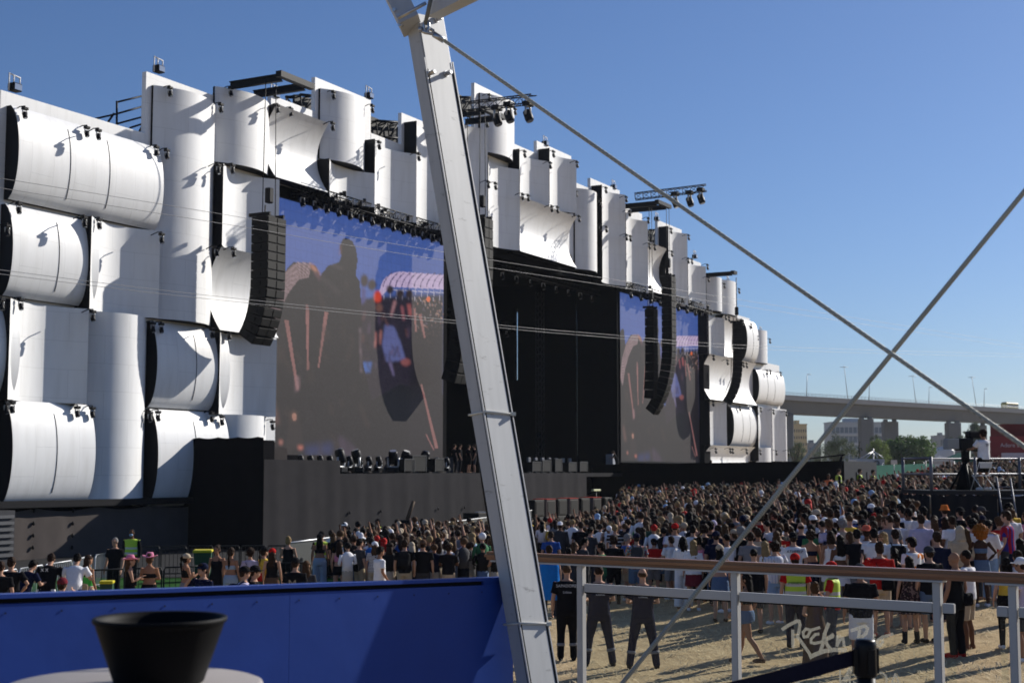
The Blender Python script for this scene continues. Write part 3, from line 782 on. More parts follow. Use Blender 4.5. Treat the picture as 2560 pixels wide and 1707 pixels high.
# hanging line arrays
def cabinet_meshes(w, d, h):
    mb = MB(); mb.add([(-w / 2, -d / 2, -h * .485), (w / 2, -d / 2, -h * .485), (w / 2 * .95, d / 2, -h * .45), (-w / 2 * .95, d / 2, -h * .45), (-w / 2, -d / 2, h * .485), (w / 2, -d / 2, h * .485), (w / 2 * .95, d / 2, h * .45), (-w / 2 * .95, d / 2, h * .45)],
        [(0, 3, 2, 1), (4, 5, 6, 7), (0, 1, 5, 4), (1, 2, 6, 5), (2, 3, 7, 6), (3, 0, 4, 7)])
    for s in (-1, 1): mb.box((s * w / 2 - .012, -.12, -.09), (s * w / 2 + .012, .12, .09))
    g = MB()
    for a, b in ((-.96, -.04), (.04, .96)): g.rbox((a * w / 2, -d / 2 - .03, -h * .42), (b * w / 2, -d / 2 - .005, h * .42), .01)
    return mb.mesh('cabinet'), g.mesh('grille')
M_GRILLE = mat('speaker_grille', (0.013, 0.0125, 0.012), 0.7, 0, var=.3, scale=60, spec=.2)
M_CAB = mat('speaker_cabinet', (0.006, 0.006, 0.0065), 0.7, var=.3, spec=.2)
def line_array(px, py0, py1, p, n, curl, label, w=1.25, d=.85, top=None, yaw=0.0, chains=True):
    s, z0 = FP(px, py0, p); _, z1 = FP(px, py1, p); H = z0 - z1
    t = thing('line_array', label, 'line array', SP(s, p, z0), SRZ + yaw, 'hanging speaker columns')
    h = H / n * 1.03; cm, gm = cabinet_meshes(w, d, h)
    y, z, ang = 0.0, 0.0, 0.0
    for i in range(n):
        k = max(0.0, (i / (n - 1.0) - .45) / .55); ang = curl * k ** 1.5
        cy, cz = y + math.sin(ang) * h * .5, z - math.cos(ang) * h * .5
        c = link('cabinet', cm, M_CAB, t, (0, cy, cz)); c.rotation_euler = (ang, 0, 0)
        link('grille', gm, M_GRILLE, c)
        y += math.sin(ang) * h; z -= math.cos(ang) * h
    mb = MB(); mb.box((-w * .42, -d * .5, .03), (-w * .34, d * .75, .2)); mb.box((w * .34, -d * .5, .03), (w * .42, d * .75, .2)); mb.box((-w * .42, -.08, .05), (w * .42, .08, .17)); mb.build('fly_bar', M_METAL_BLACK, t)
    if top:
        for q in (-.35, .35):
            mb = MB(); mb.tube([(q * w, 0, .15), (q * w * .8, 0, top - z0)], .022, 6); mb.build('chain', M_METAL_BLACK, t)
        mb = MB(); mb.rbox((-.18, -.16, .75), (.18, .16, 1.5), .05); mb.build('hoist_motor', M_METAL_BLACK, t)
        mb = MB(); mb.tube([(.1, .3, .7), (.1, .32, 0), (.12, .5, z * .35), (.1, .6, z * .7), (0, .6 + y * .6, z * .9)], .035, 6); mb.build('speaker_cable', M_METAL_BLACK, t)
    return t
line_array(672, 546, 848, 2.9, 14, .55, 'nearest speaker column, hanging left of the left video screen', w=1.45, d=1.0, top=B1[1] - .3)
line_array(1160, 545, 945, 1.9, 16, .3, 'speaker column hanging just left behind the tent mast', top=B2[1] - .3, w=1.4, d=1.0)
line_array(1206, 548, 770, 2.6, 9, .2, 'speaker column hanging just right behind the tent mast', top=B2[1] - .3, w=1.1, d=.9)
line_array(1628, 772, 990, 2.4, 10, .06, 'shorter straight speaker column in front of the right screen', w=.95, d=.75, top=B3[1] - .3)
line_array(1671, 692, 1028, 3.6, 22, .62, 'longest speaker column, curving in front of the right screen', w=1.0, d=.85, top=B3[1] - .3)
line_array(1842, 808, 1006, 2.8, 15, .6, 'slim curved speaker column before the panels at the right end', w=.7, d=.8, top=B4[1] - .3, yaw=R(25))

# lamp trusses
def truss_thing(a, b, w, label, lamps, lgroup, llabel, up=Vector((0, 0, 1)), clutter=False):
    t = thing('lighting_truss', label, 'truss', a); mb = MB(); mb.truss((0, 0, 0), b - a, w, .035, w * 1.1); mb.build('frame', M_METAL_BLACK, t)
    for k in range(lamps):
        q = a + (b - a) * ((k + .5) / lamps)
        plain_lamp(q - Vector((0, 0, w * .5 + .3)), llabel, lgroup, SRZ + (R(20) * math.sin(k * 2.4)), 1.25)
    if clutter:
        rg = random.Random(4); mb = MB(); d = b - a
        for k in range(70):
            q = d * rg.random() + Vector((0, 0, rg.uniform(-.5, .45))) - SN * rg.uniform(-.3, .5)
            mb.box(q - Vector((.1, .1, rg.uniform(.05, .2))), q + Vector((.1, .1, .1)))
        for k in range(16):
            i0 = rg.random() * .92; q0 = d * i0; q1 = d * (i0 + .07); m = (q0 + q1) / 2 + Vector((0, 0, -rg.uniform(.4, .8)))
            mb.tube([q0, m, q1], .03, 5)
        kind(mb.build('cables_and_clamps', M_METAL_BLACK, t), 'stuff')
    return t
TZ = Z_SCRT + .55
truss_thing(SP(S_SCR0 + 1.5, .5, TZ), SP(S_SCR1 + .4, .5, TZ), .55, 'black lamp truss running along the top of the left screen', 15, 'spotlights hung under the left screen truss', 'spotlight in the row hung under the left screen truss', clutter=True)
truss_thing(SP(S_R0 - .2, .5, TZ - .1), SP(S_R1 + .8, .5, TZ - .1), .55, 'black lamp truss running along the top of the right screen', 9, 'spotlights hung under the right screen truss', 'spotlight in the row hung under the right screen truss', clutter=True)
truss_thing(SP(S_OP0 + .5, -1.7, EYEZ + 14.4), SP(S_OP1 - .5, -1.7, EYEZ + 14.4), .5, 'black lamp truss across the top of the dark stage opening', 12, 'spotlights over the stage opening', 'spotlight in the row over the dark stage opening')
truss_thing(SP(S_OP0 + 2, -8, EYEZ + 12.2), SP(S_OP1 - 3, -8, EYEZ + 11.6), .5, 'black lamp truss deep inside the stage opening', 9, 'spotlights deep inside the stage', 'spotlight in the row deep inside the stage opening')
def pair(px0, py0, px1, py1, p0, lamps, lab, ll):
    s, z = FP(px0, py0, p0); a = SP(s, p0, z)
    d = ray(px1, py1); p1 = p0 + 5.2
    s1, z1 = FP(px1, py1, p1); b = SP(s1, p1, z1)
    t = thing('lighting_truss', lab, 'truss', a); mb = MB(); mb.truss((0, 0, 0), b - a, .5, .035, .6); mb.build('frame', M_METAL_BLACK, t)
    for k, (lx, ly) in enumerate(lamps):
        s2, z2 = FP(lx, ly, p0 + 5.2 * (lx - px0) / (px1 - px0)); plain_lamp(SP(s2, p0 + 5.2 * (lx - px0) / (px1 - px0), z2), f'{ORD[k]} spotlight from the left {ll}', 'big spotlights under the crane trusses', SRZ, 2.3)
pair(1165, 268, 1334, 248, 3.0, [(1242, 290), (1272, 282), (1320, 280)], 'lamp truss reaching out beside the centre peak', 'under the truss beside the centre peak')
pair(1588, 492, 1766, 470, 3.0, [(1688, 500), (1724, 497), (1752, 490)], 'lamp truss reaching out above the right speaker hangs', 'under the truss above the right speaker hangs')

# footlights and moving heads along the stage front
for k in range(16):
    px = 728 + k * 24.5; s, z = FP(px, 1130 + .033 * (px - 728), .6)
    plain_lamp(SP(s, 1.25, DECK + .52), 'footlight in the long row under the left video screen', 'footlights under the left screen', SRZ + .2 * math.sin(k * 3), 1.5, True)
for k, px in enumerate((852, 893, 983, 1012, 1060)):
    s, _ = FP(px, 1170, 4.0); plain_lamp(SP(s, 4.0, DECK + .62), f'{ORD[k]} large floor spotlight from the left on the stage lip', 'floor spotlights on the stage lip', SRZ + k, 2.2, True)
mb = MB(); mb.box((S_SCR0 + 1.6, -.9, DECK), (S_OP0 - .2, .2, DECK + .95)); mb.build('lamp_ledge', mat('ledge_grey', (.06, .055, .055), .9), stage)
def flight_case(px, py, p, w, h, lab, m=None):
    s, z = FP(px, py, p); t = thing('flight_case', lab, 'case', SP(s, p, DECK), SRZ, 'cases and monitors on the stage lip')
    mb = MB(); mb.rbox((-w / 2, -.35, .08), (w / 2, .35, h), .03); mb.build('body', m or M_CAB, t)
    mb = MB()
    for x in (-w / 2, w / 2): mb.box((x - .025, -.365, .06), (x + .025, -.352, h + .005))
    mb.box((-w / 2 - .02, -.37, h - .03), (w / 2 + .02, -.355, h + .02)); mb.build('edge_trim', mat('dull_trim', (.10, .10, .10), .6), t)
for px, w, h, l in ((1010, 1.0, .75, 'black stage monitor wedge below the left screen'), (1035, 1.4, .95, 'wide black case with a pale top below the left screen'), (1085, .9, .8, 'small black case beside the standing crew'),
                    (1330, 1.2, .7, 'black case on the stage lip right of the mast'), (1355, 1.2, .8, 'second black case on the stage lip right of the mast'), (1385, 1.0, .9, 'taller black case in the middle of the stage lip'), (1420, 1.2, .7, 'black case near the right end of the stage lip'), (1448, 1.2, .75, 'last black case on the stage lip')):
    flight_case(px, 1178, 4.3, w, h, l)
for k in range(7):
    px = 1322 + k * 17; s, _ = FP(px, 1155, -1); t = thing('lamp_panel', 'pale grey lamp panel standing in a row on the stage right of mast', 'lamp panel', SP(s, -1, DECK), SRZ, 'pale lamp panels on stage')
    mb = MB(); mb.rbox((-.2, -.08, .05), (.2, .08, 1.1), .03); mb.build('face', mat('panel_dim', (.16, .165, .18), .6), t); mb = MB(); mb.box((-.3, -.2, 0), (.3, .2, .05)); mb.build('foot', M_METAL_BLACK, t)
s, _ = FP(1521, 1140, 0); t = thing('equipment_rack', 'tall pale upright case at the left edge of the right screen', 'case', SP(s, 0.2, DECK), SRZ)
mb = MB(); mb.rbox((-.3, -.3, .1), (.3, .3, 1.45), .03); mb.build('body', mat('panel_grey', (.34, .35, .38), .5), t); mb = MB(); [mb.tube([(x, y, 0), (x, y, .1)], .05, 8) for x in (-.25, .25) for y in (-.25, .25)]; mb.build('castor', M_METAL_BLACK, t)

# long steel cables for the flying camera
def cable(pts, r, label):
    k0, k1 = 1 / 34.0, 1 / 150.0; P = []
    for px, py in pts: P.append(at(px, py, 1 / (k0 + (k1 - k0) * (px + 200) / 2900.0)))
    # smooth through the points
    Q = []
    for i in range(len(P) - 1):
        a, b, c, d = P[max(0, i - 1)], P[i], P[i + 1], P[min(len(P) - 1, i + 2)]
        for t in [j / 8 for j in range(8)]:
            Q.append(.5 * ((2 * b) + (c - a) * t + (2 * a - 5 * b + 4 * c - d) * t * t + (3 * b - a - 3 * c + d) * t ** 3))
    Q.append(P[-1]); mb = MB(); mb.tube([q - Q[0] for q in Q], r, 6)
    o = mb.build('steel_cable', mat('cable_grey', (.20, .20, .21), .5, .3), None, Q[0]); tag(o, label, 'cable', 'thin flying-camera cables across the stage')
cable([(-150, 422), (600, 543), (1440, 684), (2700, 884)], .0075, 'uppermost thin steel cable crossing the whole stage')
cable([(-150, 446), (560, 560), (1440, 702), (2700, 892)], .0075, 'thin steel cable just below the uppermost one')
cable([(-150, 655), (480, 734), (1137, 801), (1480, 833), (2000, 869), (2700, 889)], .0075, 'third thin steel cable, sagging across the screens')
cable([(-150, 666), (480, 743), (1137, 808), (1480, 840), (2000, 877), (2700, 896)], .0075, 'lowest thin steel cable, sagging across the screens')
# ------------------------------------------------------------------ viewing platform in front: deck, mast, stays, blue wall, railing, table, bowl, barrier
DZ = 2.05
mb = MB(); mb.prism([(-6, -4), (8, -4), (8, 5.9), (2.6, 6.9), (.45, 7.7), (-.2, 6.2), (-3.2, 3.3), (-6, 1)], DZ - .25, DZ)
kind(mb.build('platform_deck', mat('deck_boards', (.16, .14, .12), .8, scale=3)), 'structure')

M_ALU = None
def aluminium():
    m, N, L, b = new_mat('mill_aluminium'); b.inputs['Metallic'].default_value = 0.1; b.inputs['Roughness'].default_value = 0.55
    tc = N.new('ShaderNodeTexCoord'); mp = N.new('ShaderNodeMapping'); mp.inputs['Scale'].default_value = (30, 30, 2.2); L.new(tc.outputs['Object'], mp.inputs['Vector'])
    n1 = N.new('ShaderNodeTexNoise'); n1.inputs['Scale'].default_value = 1.0; n1.inputs['Detail'].default_value = 6; L.new(mp.outputs['Vector'], n1.inputs['Vector'])
    mp2 = N.new('ShaderNodeMapping'); mp2.inputs['Scale'].default_value = (7, 7, 26); L.new(tc.outputs['Object'], mp2.inputs['Vector'])
    n2 = N.new('ShaderNodeTexNoise'); n2.inputs['Scale'].default_value = 1.0; n2.inputs['Detail'].default_value = 8; n2.inputs['Roughness'].default_value = .75; L.new(mp2.outputs['Vector'], n2.inputs['Vector'])
    c1 = N.new('ShaderNodeValToRGB'); c1.color_ramp.elements[0].color = (.41, .415, .415, 1); c1.color_ramp.elements[1].color = (.54, .545, .545, 1); L.new(n1.outputs['Fac'], c1.inputs['Fac'])
    c2 = N.new('ShaderNodeValToRGB'); e = c2.color_ramp.elements; e[0].position = .31; e[0].color = (.30, .29, .28, 1); e[1].position = .40; e[1].color = (1, 1, 1, 1); L.new(n2.outputs['Fac'], c2.inputs['Fac'])
    mu = N.new('ShaderNodeMixRGB'); mu.blend_type = 'MULTIPLY'; mu.inputs['Fac'].default_value = .8
    L.new(c1.outputs['Color'], mu.inputs['Color1']); L.new(c2.outputs['Color'], mu.inputs['Color2']); L.new(mu.outputs['Color'], b.inputs['Base Color'])
    return m
M_ALU = aluminium()
# tent mast: an aluminium profile leaning to the left, two faces towards us
MD = 6.04
A = at(1341, 1600, MD); B = at(1109, 228, MD); AX = (B - A).normalized()
phi = R(50); n1 = Vector((math.sin(phi), -math.cos(phi), 0)); n1 = (n1 - AX * n1.dot(AX)).normalized(); t1 = AX.cross(n1).normalized()
foot = A - AX * ((A.z - DZ) / AX.z); top = B + AX * .34
mast = thing('tent_mast', 'leaning grey aluminium tent mast crossing the whole view', 'mast', foot)
WF, TF = .172, .078      # width of the broad face, depth
def local(a, b, c): return (AX * a + t1 * b + n1 * c)
LM = (top - foot).length
def bar(a0, a1, b0, b1, c0, c1):
    mb = MB(); mb.hexa([local(a0, b0, c0), local(a0, b1, c0), local(a0, b1, c1), local(a0, b0, c1), local(a1, b0, c0), local(a1, b1, c0), local(a1, b1, c1), local(a1, b0, c1)]); return mb
m_ = bar(-.02, LM, -WF / 2, WF / 2, -TF, 0); o = m_.build('profile', M_ALU, mast)
bm = bmesh.new(); bm.from_mesh(o.data); bmesh.ops.bevel(bm, geom=bm.edges, offset=.006, segments=2, affect='EDGES'); bm.to_mesh(o.data); bm.free()
M_GROOVE = mat('dark_groove', (.015, .015, .016), .7)
for b0, b1 in ((-WF / 2 + .002, -WF / 2 + .010), (WF / 2 - .010, WF / 2 - .002)):
    bar(0, LM - .25, b0, b1, -.004, .0012).build('keder_channel', M_GROOVE, mast)
for sgn in (-1, 1):
    bar(0, LM - .25, sgn * WF / 2 - .0012, sgn * WF / 2 + .0012, -.012, -.005).build('keder_channel', M_GROOVE, mast)
# raised lips along the two outer edges of the broad face
for sgn in (-1, 1): bar(0, LM - .2, sgn * (WF / 2 + .004) - .003, sgn * (WF / 2 + .004) + .003, -.003, .004).build('edge_lip', M_ALU, mast)
def on_mast(px, py):
    o = foot; d = ray(px, py); tt = ((o + n1 * 0) - EYE).dot(n1) / d.dot(n1); return EYE + d * tt - foot
for px, py in ((1073, 185), (1114, 186), (1090, 50)):
    c = on_mast(px, py); mb = MB(); mb.tube([c, c + n1 * .008], .014, 12); mb.tube([c + n1 * .008, c + n1 * .034], .010, 6, smooth=False); mb.build('bolt', M_STEEL, mast)
def tie_band(py, dy):
    pL = on_mast(1150 + (py - 853) * .183 + 30, py); a = pL.dot(AX)
    mb = MB(); h = .006
    pts = [local(a + dy, WF / 2 + .004, .006), local(a - dy, -WF / 2 - .004, .006), local(a - dy, -WF / 2 - .004, -TF - .006), local(a + dy, WF / 2 + .004, -TF - .006), local(a + dy, WF / 2 + .004, .006)]
    mb.tube(pts, .005, 6, cap=False); mb.build('cable_tie', mat('nylon_white', (.7, .68, .6), .5), mast)
    q = pts[0]; mb = MB(); mb.box(q - Vector((.012, .012, .008)), q + Vector((.012, .012, .008))); mb.build('tie_head', mat('nylon_white', (.7, .68, .6), .5), mast)
tie_band(1036, -.012); tie_band(1565, -.018)
# knuckle at the mast top: hinge plates, eaves beam going up right, roof beam going up left
t2 = top - foot
mb = MB(); mb.hexa([t2 + v for v in (local(-.30, WF / 2 + .001, -.07), local(-.30, WF / 2 + .008, -.07), local(-.30, WF / 2 + .008, -.01), local(-.30, WF / 2 + .001, -.01), local(.02, WF / 2 + .001, -.07), local(.02, WF / 2 + .008, -.07), local(.02, WF / 2 + .008, -.01), local(.02, WF / 2 + .001, -.01))]); mb.build('hinge_plate', M_STEEL, mast)
e0 = at(1084, 26, MD - .1) - foot; e1 = at(1250, -58, MD - .7) - foot; dd = (e1 - e0).normalized(); up_ = Vector((0, .1, 1)); sd = dd.cross(up_).normalized(); u_ = sd.cross(dd).normalized()
def beam(p0, p1, u, s, w, h):
    mb = MB(); mb.hexa([p0 - u * h - s * w, p0 - u * h + s * w, p1 - u * h + s * w, p1 - u * h - s * w, p0 + u * h - s * w, p0 + u * h + s * w, p1 + u * h + s * w, p1 + u * h - s * w]); return mb
beam(e0, e1, u_, sd, .03, .034).build('eaves_beam', M_ALU, mast)
r0 = on_mast(1040, 60); r1 = at(965, -90, MD + .0) - foot; dd = (r1 - r0).normalized(); sd2 = dd.cross(Vector((0, 1, 0))).normalized(); u2 = sd2.cross(dd)
beam(r0 + n1 * -.03, r1 + n1 * -.03, u2, sd2, .045, .06).build('roof_beam', M_ALU, mast)
for px, py in ((991, 28), (1001, 44), (1005, 65)):
    c = at(px, py, MD - .09) - foot; mb = MB(); mb.tube([c, c + Vector((-.01, -.02, 0))], .009, 8); mb.build('bolt', M_STEEL, mast)
pa, pb = at(996, 46, MD - .16) - foot, at(1065, 8, MD - .2) - foot; mb = MB(); mb.tube([pa, pb], .008, 8); mb.build('tension_rod', M_STEEL, mast)
pa, pb = at(1078, -5, MD - .2) - foot, at(1063, 62, MD - .16) - foot; mb = MB(); mb.tube([pa, pb], .009, 8); mb.build('strap', mat('dirty_rope', (.25, .24, .2), .9), mast)
# stay wires: rope with its shackle
M_ROPE = None
def rope_mat():
    m, N, L, b = new_mat('twisted_wire'); b.inputs['Roughness'].default_value = .6; b.inputs['Metallic'].default_value = .2
    tc = N.new('ShaderNodeTexCoord'); wv = N.new('ShaderNodeTexWave'); wv.wave_type = 'BANDS'; wv.bands_direction = 'DIAGONAL'; wv.inputs['Scale'].default_value = 75; wv.inputs['Distortion'].default_value = .4
    L.new(tc.outputs['Object'], wv.inputs['Vector']); nz = N.new('ShaderNodeTexNoise'); nz.inputs['Scale'].default_value = 3; L.new(tc.outputs['Object'], nz.inputs['Vector'])
    c = N.new('ShaderNodeValToRGB'); c.color_ramp.elements[0].color = (.40, .39, .31, 1); c.color_ramp.elements[1].color = (.68, .66, .55, 1); L.new(wv.outputs['Fac'], c.inputs['Fac'])
    mx = N.new('ShaderNodeMixRGB'); mx.blend_type = 'MULTIPLY'; mx.inputs['Fac'].default_value = .5; L.new(c.outputs['Color'], mx.inputs['Color1']); L.new(nz.outputs['Fac'], mx.inputs['Color2'])
    L.new(mx.outputs['Color'], b.inputs['Base Color']); bp = N.new('ShaderNodeBump'); bp.inputs['Strength'].default_value = .6; L.new(wv.outputs['Fac'], bp.inputs['Height']); L.new(bp.outputs['Normal'], b.inputs['Normal'])
    return m
M_ROPE = rope_mat()
def stay(p0, p1, r, label):
    d = p1 - p0; mb = MB(); mb.tube([d * (i / 24) for i in range(25)], r, 10)
    return tag(mb.build('stay_wire', M_ROPE, None, p0), label, 'wire rope', 'crossed stay wires of the tent')
w0 = at(1112, 103, MD - .16); w1 = at(2720, 1228, 4.5)
st = stay(w0, w1, .0078, 'twisted wire stay running from the mast top down to the right')
q0 = at(1110, 102, MD - .16) - w0; q1 = at(1084, 86, MD - .16) - w0; mb = MB(); mb.tube([q0, q1], .013, 10); mb.build('ferrule', M_STEEL, st)
sh = [at(x, y, MD - .16 + dy) - w0 for x, y, dy in ((1084, 86, 0), (1062, 82, -.01), (1050, 76, 0), (1058, 70, .01), (1074, 72, .01), (1084, 78, .01), (1086, 86, 0))]
mb = MB(); mb.tube(sh, .0075, 8, cap=False); mb.build('shackle', M_STEEL, st)
mb = MB(); mb.tube([at(1050 + 0 * k, 68 + k, MD - .17) - w0 for k in (0, 12)], .008, 8); mb.build('shackle_pin', M_STEEL, st)
rp = [at(1066 + 6 * math.cos(a), 66 + 15 * math.sin(a), MD - .16) - w0 for a in [k * .524 for k in range(13)]]; mb = MB(); mb.tube(rp, .007, 8, cap=False); mb.build('thimble', M_STEEL, st)
stay(at(1440, 1848, 5.6), at(2720, 285, 4.6), .0086, 'wire stay rising from lower middle to the right frame edge')

# blue painted wall at the left
M_BLUE = mat('blue_paint', (0.020, 0.060, 0.29), 0.42, var=.22, scale=3.2, bump=.12, bscale=5)
d1, d2 = 4.52, 6.12
P1, P2 = at(-60, 1512, d1 - .12), at(1283, 1459, d2)
wall = thing('blue_wall', 'bright blue painted wall across the lower left corner', 'wall', P1)
v = P2 - P1; vh = Vector((v.x, v.y, 0)).normalized(); nw = Vector((vh.y, -vh.x, 0))
def wb(a0, a1, z0, z1, c0, c1):
    def q(a, z, c): return v * a + Vector((0, 0, z)) + nw * c
    mb = MB(); mb.hexa([q(a0, z0, c0), q(a1, z0, c0), q(a1, z0, c1), q(a0, z0, c1), q(a0, z1, c0), q(a1, z1, c0), q(a1, z1, c1), q(a0, z1, c1)]); return mb
wb(0, .502, -1.6, 0, -.04, 0).build('board', M_BLUE, wall); wb(.5026, 1, -1.6, 0, -.04, 0).build('board', M_BLUE, wall)
wb(0, .93, .001, .016, -.035, -.012).build('shadow_gap', M_GROOVE, wall); wb(0, 1.0, .017, .030, -.05, .006).build('cap_rail', M_BLUE, wall)
wb(.925, 1.0, -.001, .017, -.05, -.002).build('cap_end', M_BLUE, wall)
for k in range(12):
    a = .04 + k * .08; mb = MB(); c = v * a + Vector((0, 0, -.028)) + nw * .001; mb.tube([c, c + nw * .0012], .0035, 8); mb.build('screw', mat('screw_dark', (.01, .015, .06), .5), wall)
# black hose running along the mast down to the wall
hp = [at(x, y, MD + .16) for x, y in ((1196, 1110), (1206, 1200), (1220, 1290), (1236, 1370), (1252, 1442), (1254, 1452))]
mb = MB(); mb.tube([p - hp[0] for p in hp], .007, 8); tag(mb.build('black_hose', mat('rubber_black', (.01, .01, .011), .5), None, hp[0]), 'black hose hanging along the left edge of the mast', 'hose')

# railing: wooden handrail, grey posts, glass
M_WOOD = None
def wood():
    m, N, L, b = new_mat('varnished_wood'); b.inputs['Roughness'].default_value = .32
    tc = N.new('ShaderNodeTexCoord'); mp = N.new('ShaderNodeMapping'); mp.inputs['Rotation'].default_value = (0, 0, R(36)); L.new(tc.outputs['Object'], mp.inputs['Vector'])
    m2 = N.new('ShaderNodeMapping'); m2.inputs['Scale'].default_value = (1.2, 26, 26); L.new(mp.outputs['Vector'], m2.inputs['Vector'])
    nz = N.new('ShaderNodeTexNoise'); nz.inputs['Scale'].default_value = 1.6; nz.inputs['Detail'].default_value = 6; L.new(m2.outputs['Vector'], nz.inputs['Vector'])
    c = N.new('ShaderNodeValToRGB'); c.color_ramp.elements[0].position = .3; c.color_ramp.elements[0].color = (.13, .052, .022, 1); c.color_ramp.elements[1].position = .7; c.color_ramp.elements[1].color = (.34, .15, .065, 1)
    L.new(nz.outputs['Fac'], c.inputs['Fac']); L.new(c.outputs['Color'], b.inputs['Base Color']); return m
M_WOOD = wood()
M_PAINT = mat('grey_white_paint', (.46, .45, .43), .4, var=.06, scale=5, bump=.04, bscale=10)
ra, rb = at(1305, 1381, 8.0), at(2700, 1437, 6.24)
rail = thing('glass_railing', 'platform railing with wooden handrail, grey posts and dusty glass', 'railing', ra)
rv = rb - ra; rv.z = 0; rl = rv.length; ru = rv / rl; rn = Vector((ru.y, -ru.x, 0))   # rn towards us
def rp_(px):   # distance along the rail where a pixel column crosses it
    d = ray(px, 1400); d = Vector((d.x, d.y, 0)); e = EYE.xy; a = ra.xy
    m11, m12, m21, m22 = d.x, -ru.x, d.y, -ru.y; bx, by = a.x - e.x, a.y - e.y
    det = m11 * m22 - m12 * m21; return (m11 * by - m21 * bx) / det
def rbx(a0, a1, z0, z1, c0, c1):
    def q(a, z, c): return ru * a + Vector((0, 0, z)) + rn * c
    mb = MB(); mb.hexa([q(a0, z0, c0), q(a1, z0, c0), q(a1, z0, c1), q(a0, z0, c1), q(a0, z1, c0), q(a1, z1, c0), q(a1, z1, c1), q(a0, z1, c1)]); return mb
def beveled(mb, name, m, par, off, seg=3):
    o = mb.build(name, m, par); bm = bmesh.new(); bm.from_mesh(o.data); bmesh.ops.bevel(bm, geom=bm.edges, offset=off, segments=seg, affect='EDGES'); bm.to_mesh(o.data); bm.free()
    for p in o.data.polygons: p.use_smooth = False
    return o
HT = 0.0
beveled(rbx(-.25, rl, HT - .046, HT, -.045, .035), 'handrail', M_WOOD, rail, .016, 4)
for a0, a1 in ((-.2, rp_(2360)), (rp_(2465), rl)): rbx(a0, a1, HT - .056, HT - .047, -.03, .028).build('rail_bracket', M_PAINT, rail)
ZM0, ZM1 = HT - .196, HT - .152
posts = [rp_(1451), rp_(1836), rp_(2340), rp_(2529)]
for a in posts: beveled(rbx(a - .018, a + .018, DZ - ra.z, HT - .058, -.03, .012), 'post', M_PAINT, rail, .003, 2)
e1_, e2_ = rp_(2381), rp_(2487)
spans = [(posts[0] + .022, posts[1] - .022), (posts[1] + .022, posts[2] - .022), (posts[2] + .022, e1_), (e2_, posts[3] - .022), (posts[3] + .022, rl)]
def dusty_glass():
    m, N, L, b = new_mat('dusty_glass'); out = N['Material Output']
    tr = N.new('ShaderNodeBsdfTransparent'); tr.inputs['Color'].default_value = (.93, .95, .94, 1); gl = N.new('ShaderNodeBsdfGlossy'); gl.inputs['Roughness'].default_value = .03
    fr = N.new('ShaderNodeFresnel'); fr.inputs['IOR'].default_value = 1.45; m1 = N.new('ShaderNodeMixShader')
    m1.inputs[0].default_value = .008; L.new(tr.outputs[0], m1.inputs[1]); L.new(gl.outputs[0], m1.inputs[2])
    df = N.new('ShaderNodeBsdfDiffuse'); df.inputs['Color'].default_value = (.55, .54, .5, 1); tl = N.new('ShaderNodeBsdfTranslucent'); tl.inputs['Color'].default_value = (.5, .49, .45, 1); ad = N.new('ShaderNodeMixShader'); ad.inputs[0].default_value = .5
    L.new(df.outputs[0], ad.inputs[1]); L.new(tl.outputs[0], ad.inputs[2])
    tc = N.new('ShaderNodeTexCoord'); n1_ = N.new('ShaderNodeTexNoise'); n1_.inputs['Scale'].default_value = 2.2; n1_.inputs['Detail'].default_value = 8; n1_.inputs['Roughness'].default_value = .7; L.new(tc.outputs['Object'], n1_.inputs['Vector'])
    mp = N.new('ShaderNodeMapping'); mp.inputs['Scale'].default_value = (60, 60, 8); L.new(tc.outputs['Object'], mp.inputs['Vector']); n2_ = N.new('ShaderNodeTexNoise'); n2_.inputs['Scale'].default_value = 1; n2_.inputs['Detail'].default_value = 5; L.new(mp.outputs[0], n2_.inputs['Vector'])
    mu = N.new('ShaderNodeMath'); mu.operation = 'MULTIPLY'; L.new(n1_.outputs['Fac'], mu.inputs[0]); L.new(n2_.outputs['Fac'], mu.inputs[1])
    mr = N.new('ShaderNodeMapRange'); mr.inputs['From Min'].default_value = .12; mr.inputs['From Max'].default_value = .5; mr.inputs['To Min'].default_value = .001; mr.inputs['To Max'].default_value = .012; L.new(mu.outputs[0], mr.inputs['Value'])
    m2 = N.new('ShaderNodeMixShader'); L.new(mr.outputs[0], m2.inputs[0]); L.new(m1.outputs[0], m2.inputs[1]); L.new(ad.outputs[0], m2.inputs[2]); L.new(m2.outputs[0], out.inputs['Surface'])
    return m
M_GLASS = dusty_glass()
GLASS = []
for i, (a0, a1) in enumerate(spans):
    beveled(rbx(a0, a1, ZM0, ZM1, -.028, .0), 'mid_rail', M_PAINT, rail, .003, 2)
    rbx(a0, a1, ZM0 - .0065, ZM0 - .0005, -.020, -.006).build('gasket', M_GROOVE, rail)
    g = rbx(a0 + .012, a1 - (0 if i == 2 else .012), DZ - ra.z + .08, ZM0 - .008, -.017, -.009).build('glass_pane', M_GLASS, rail); GLASS.append(g)
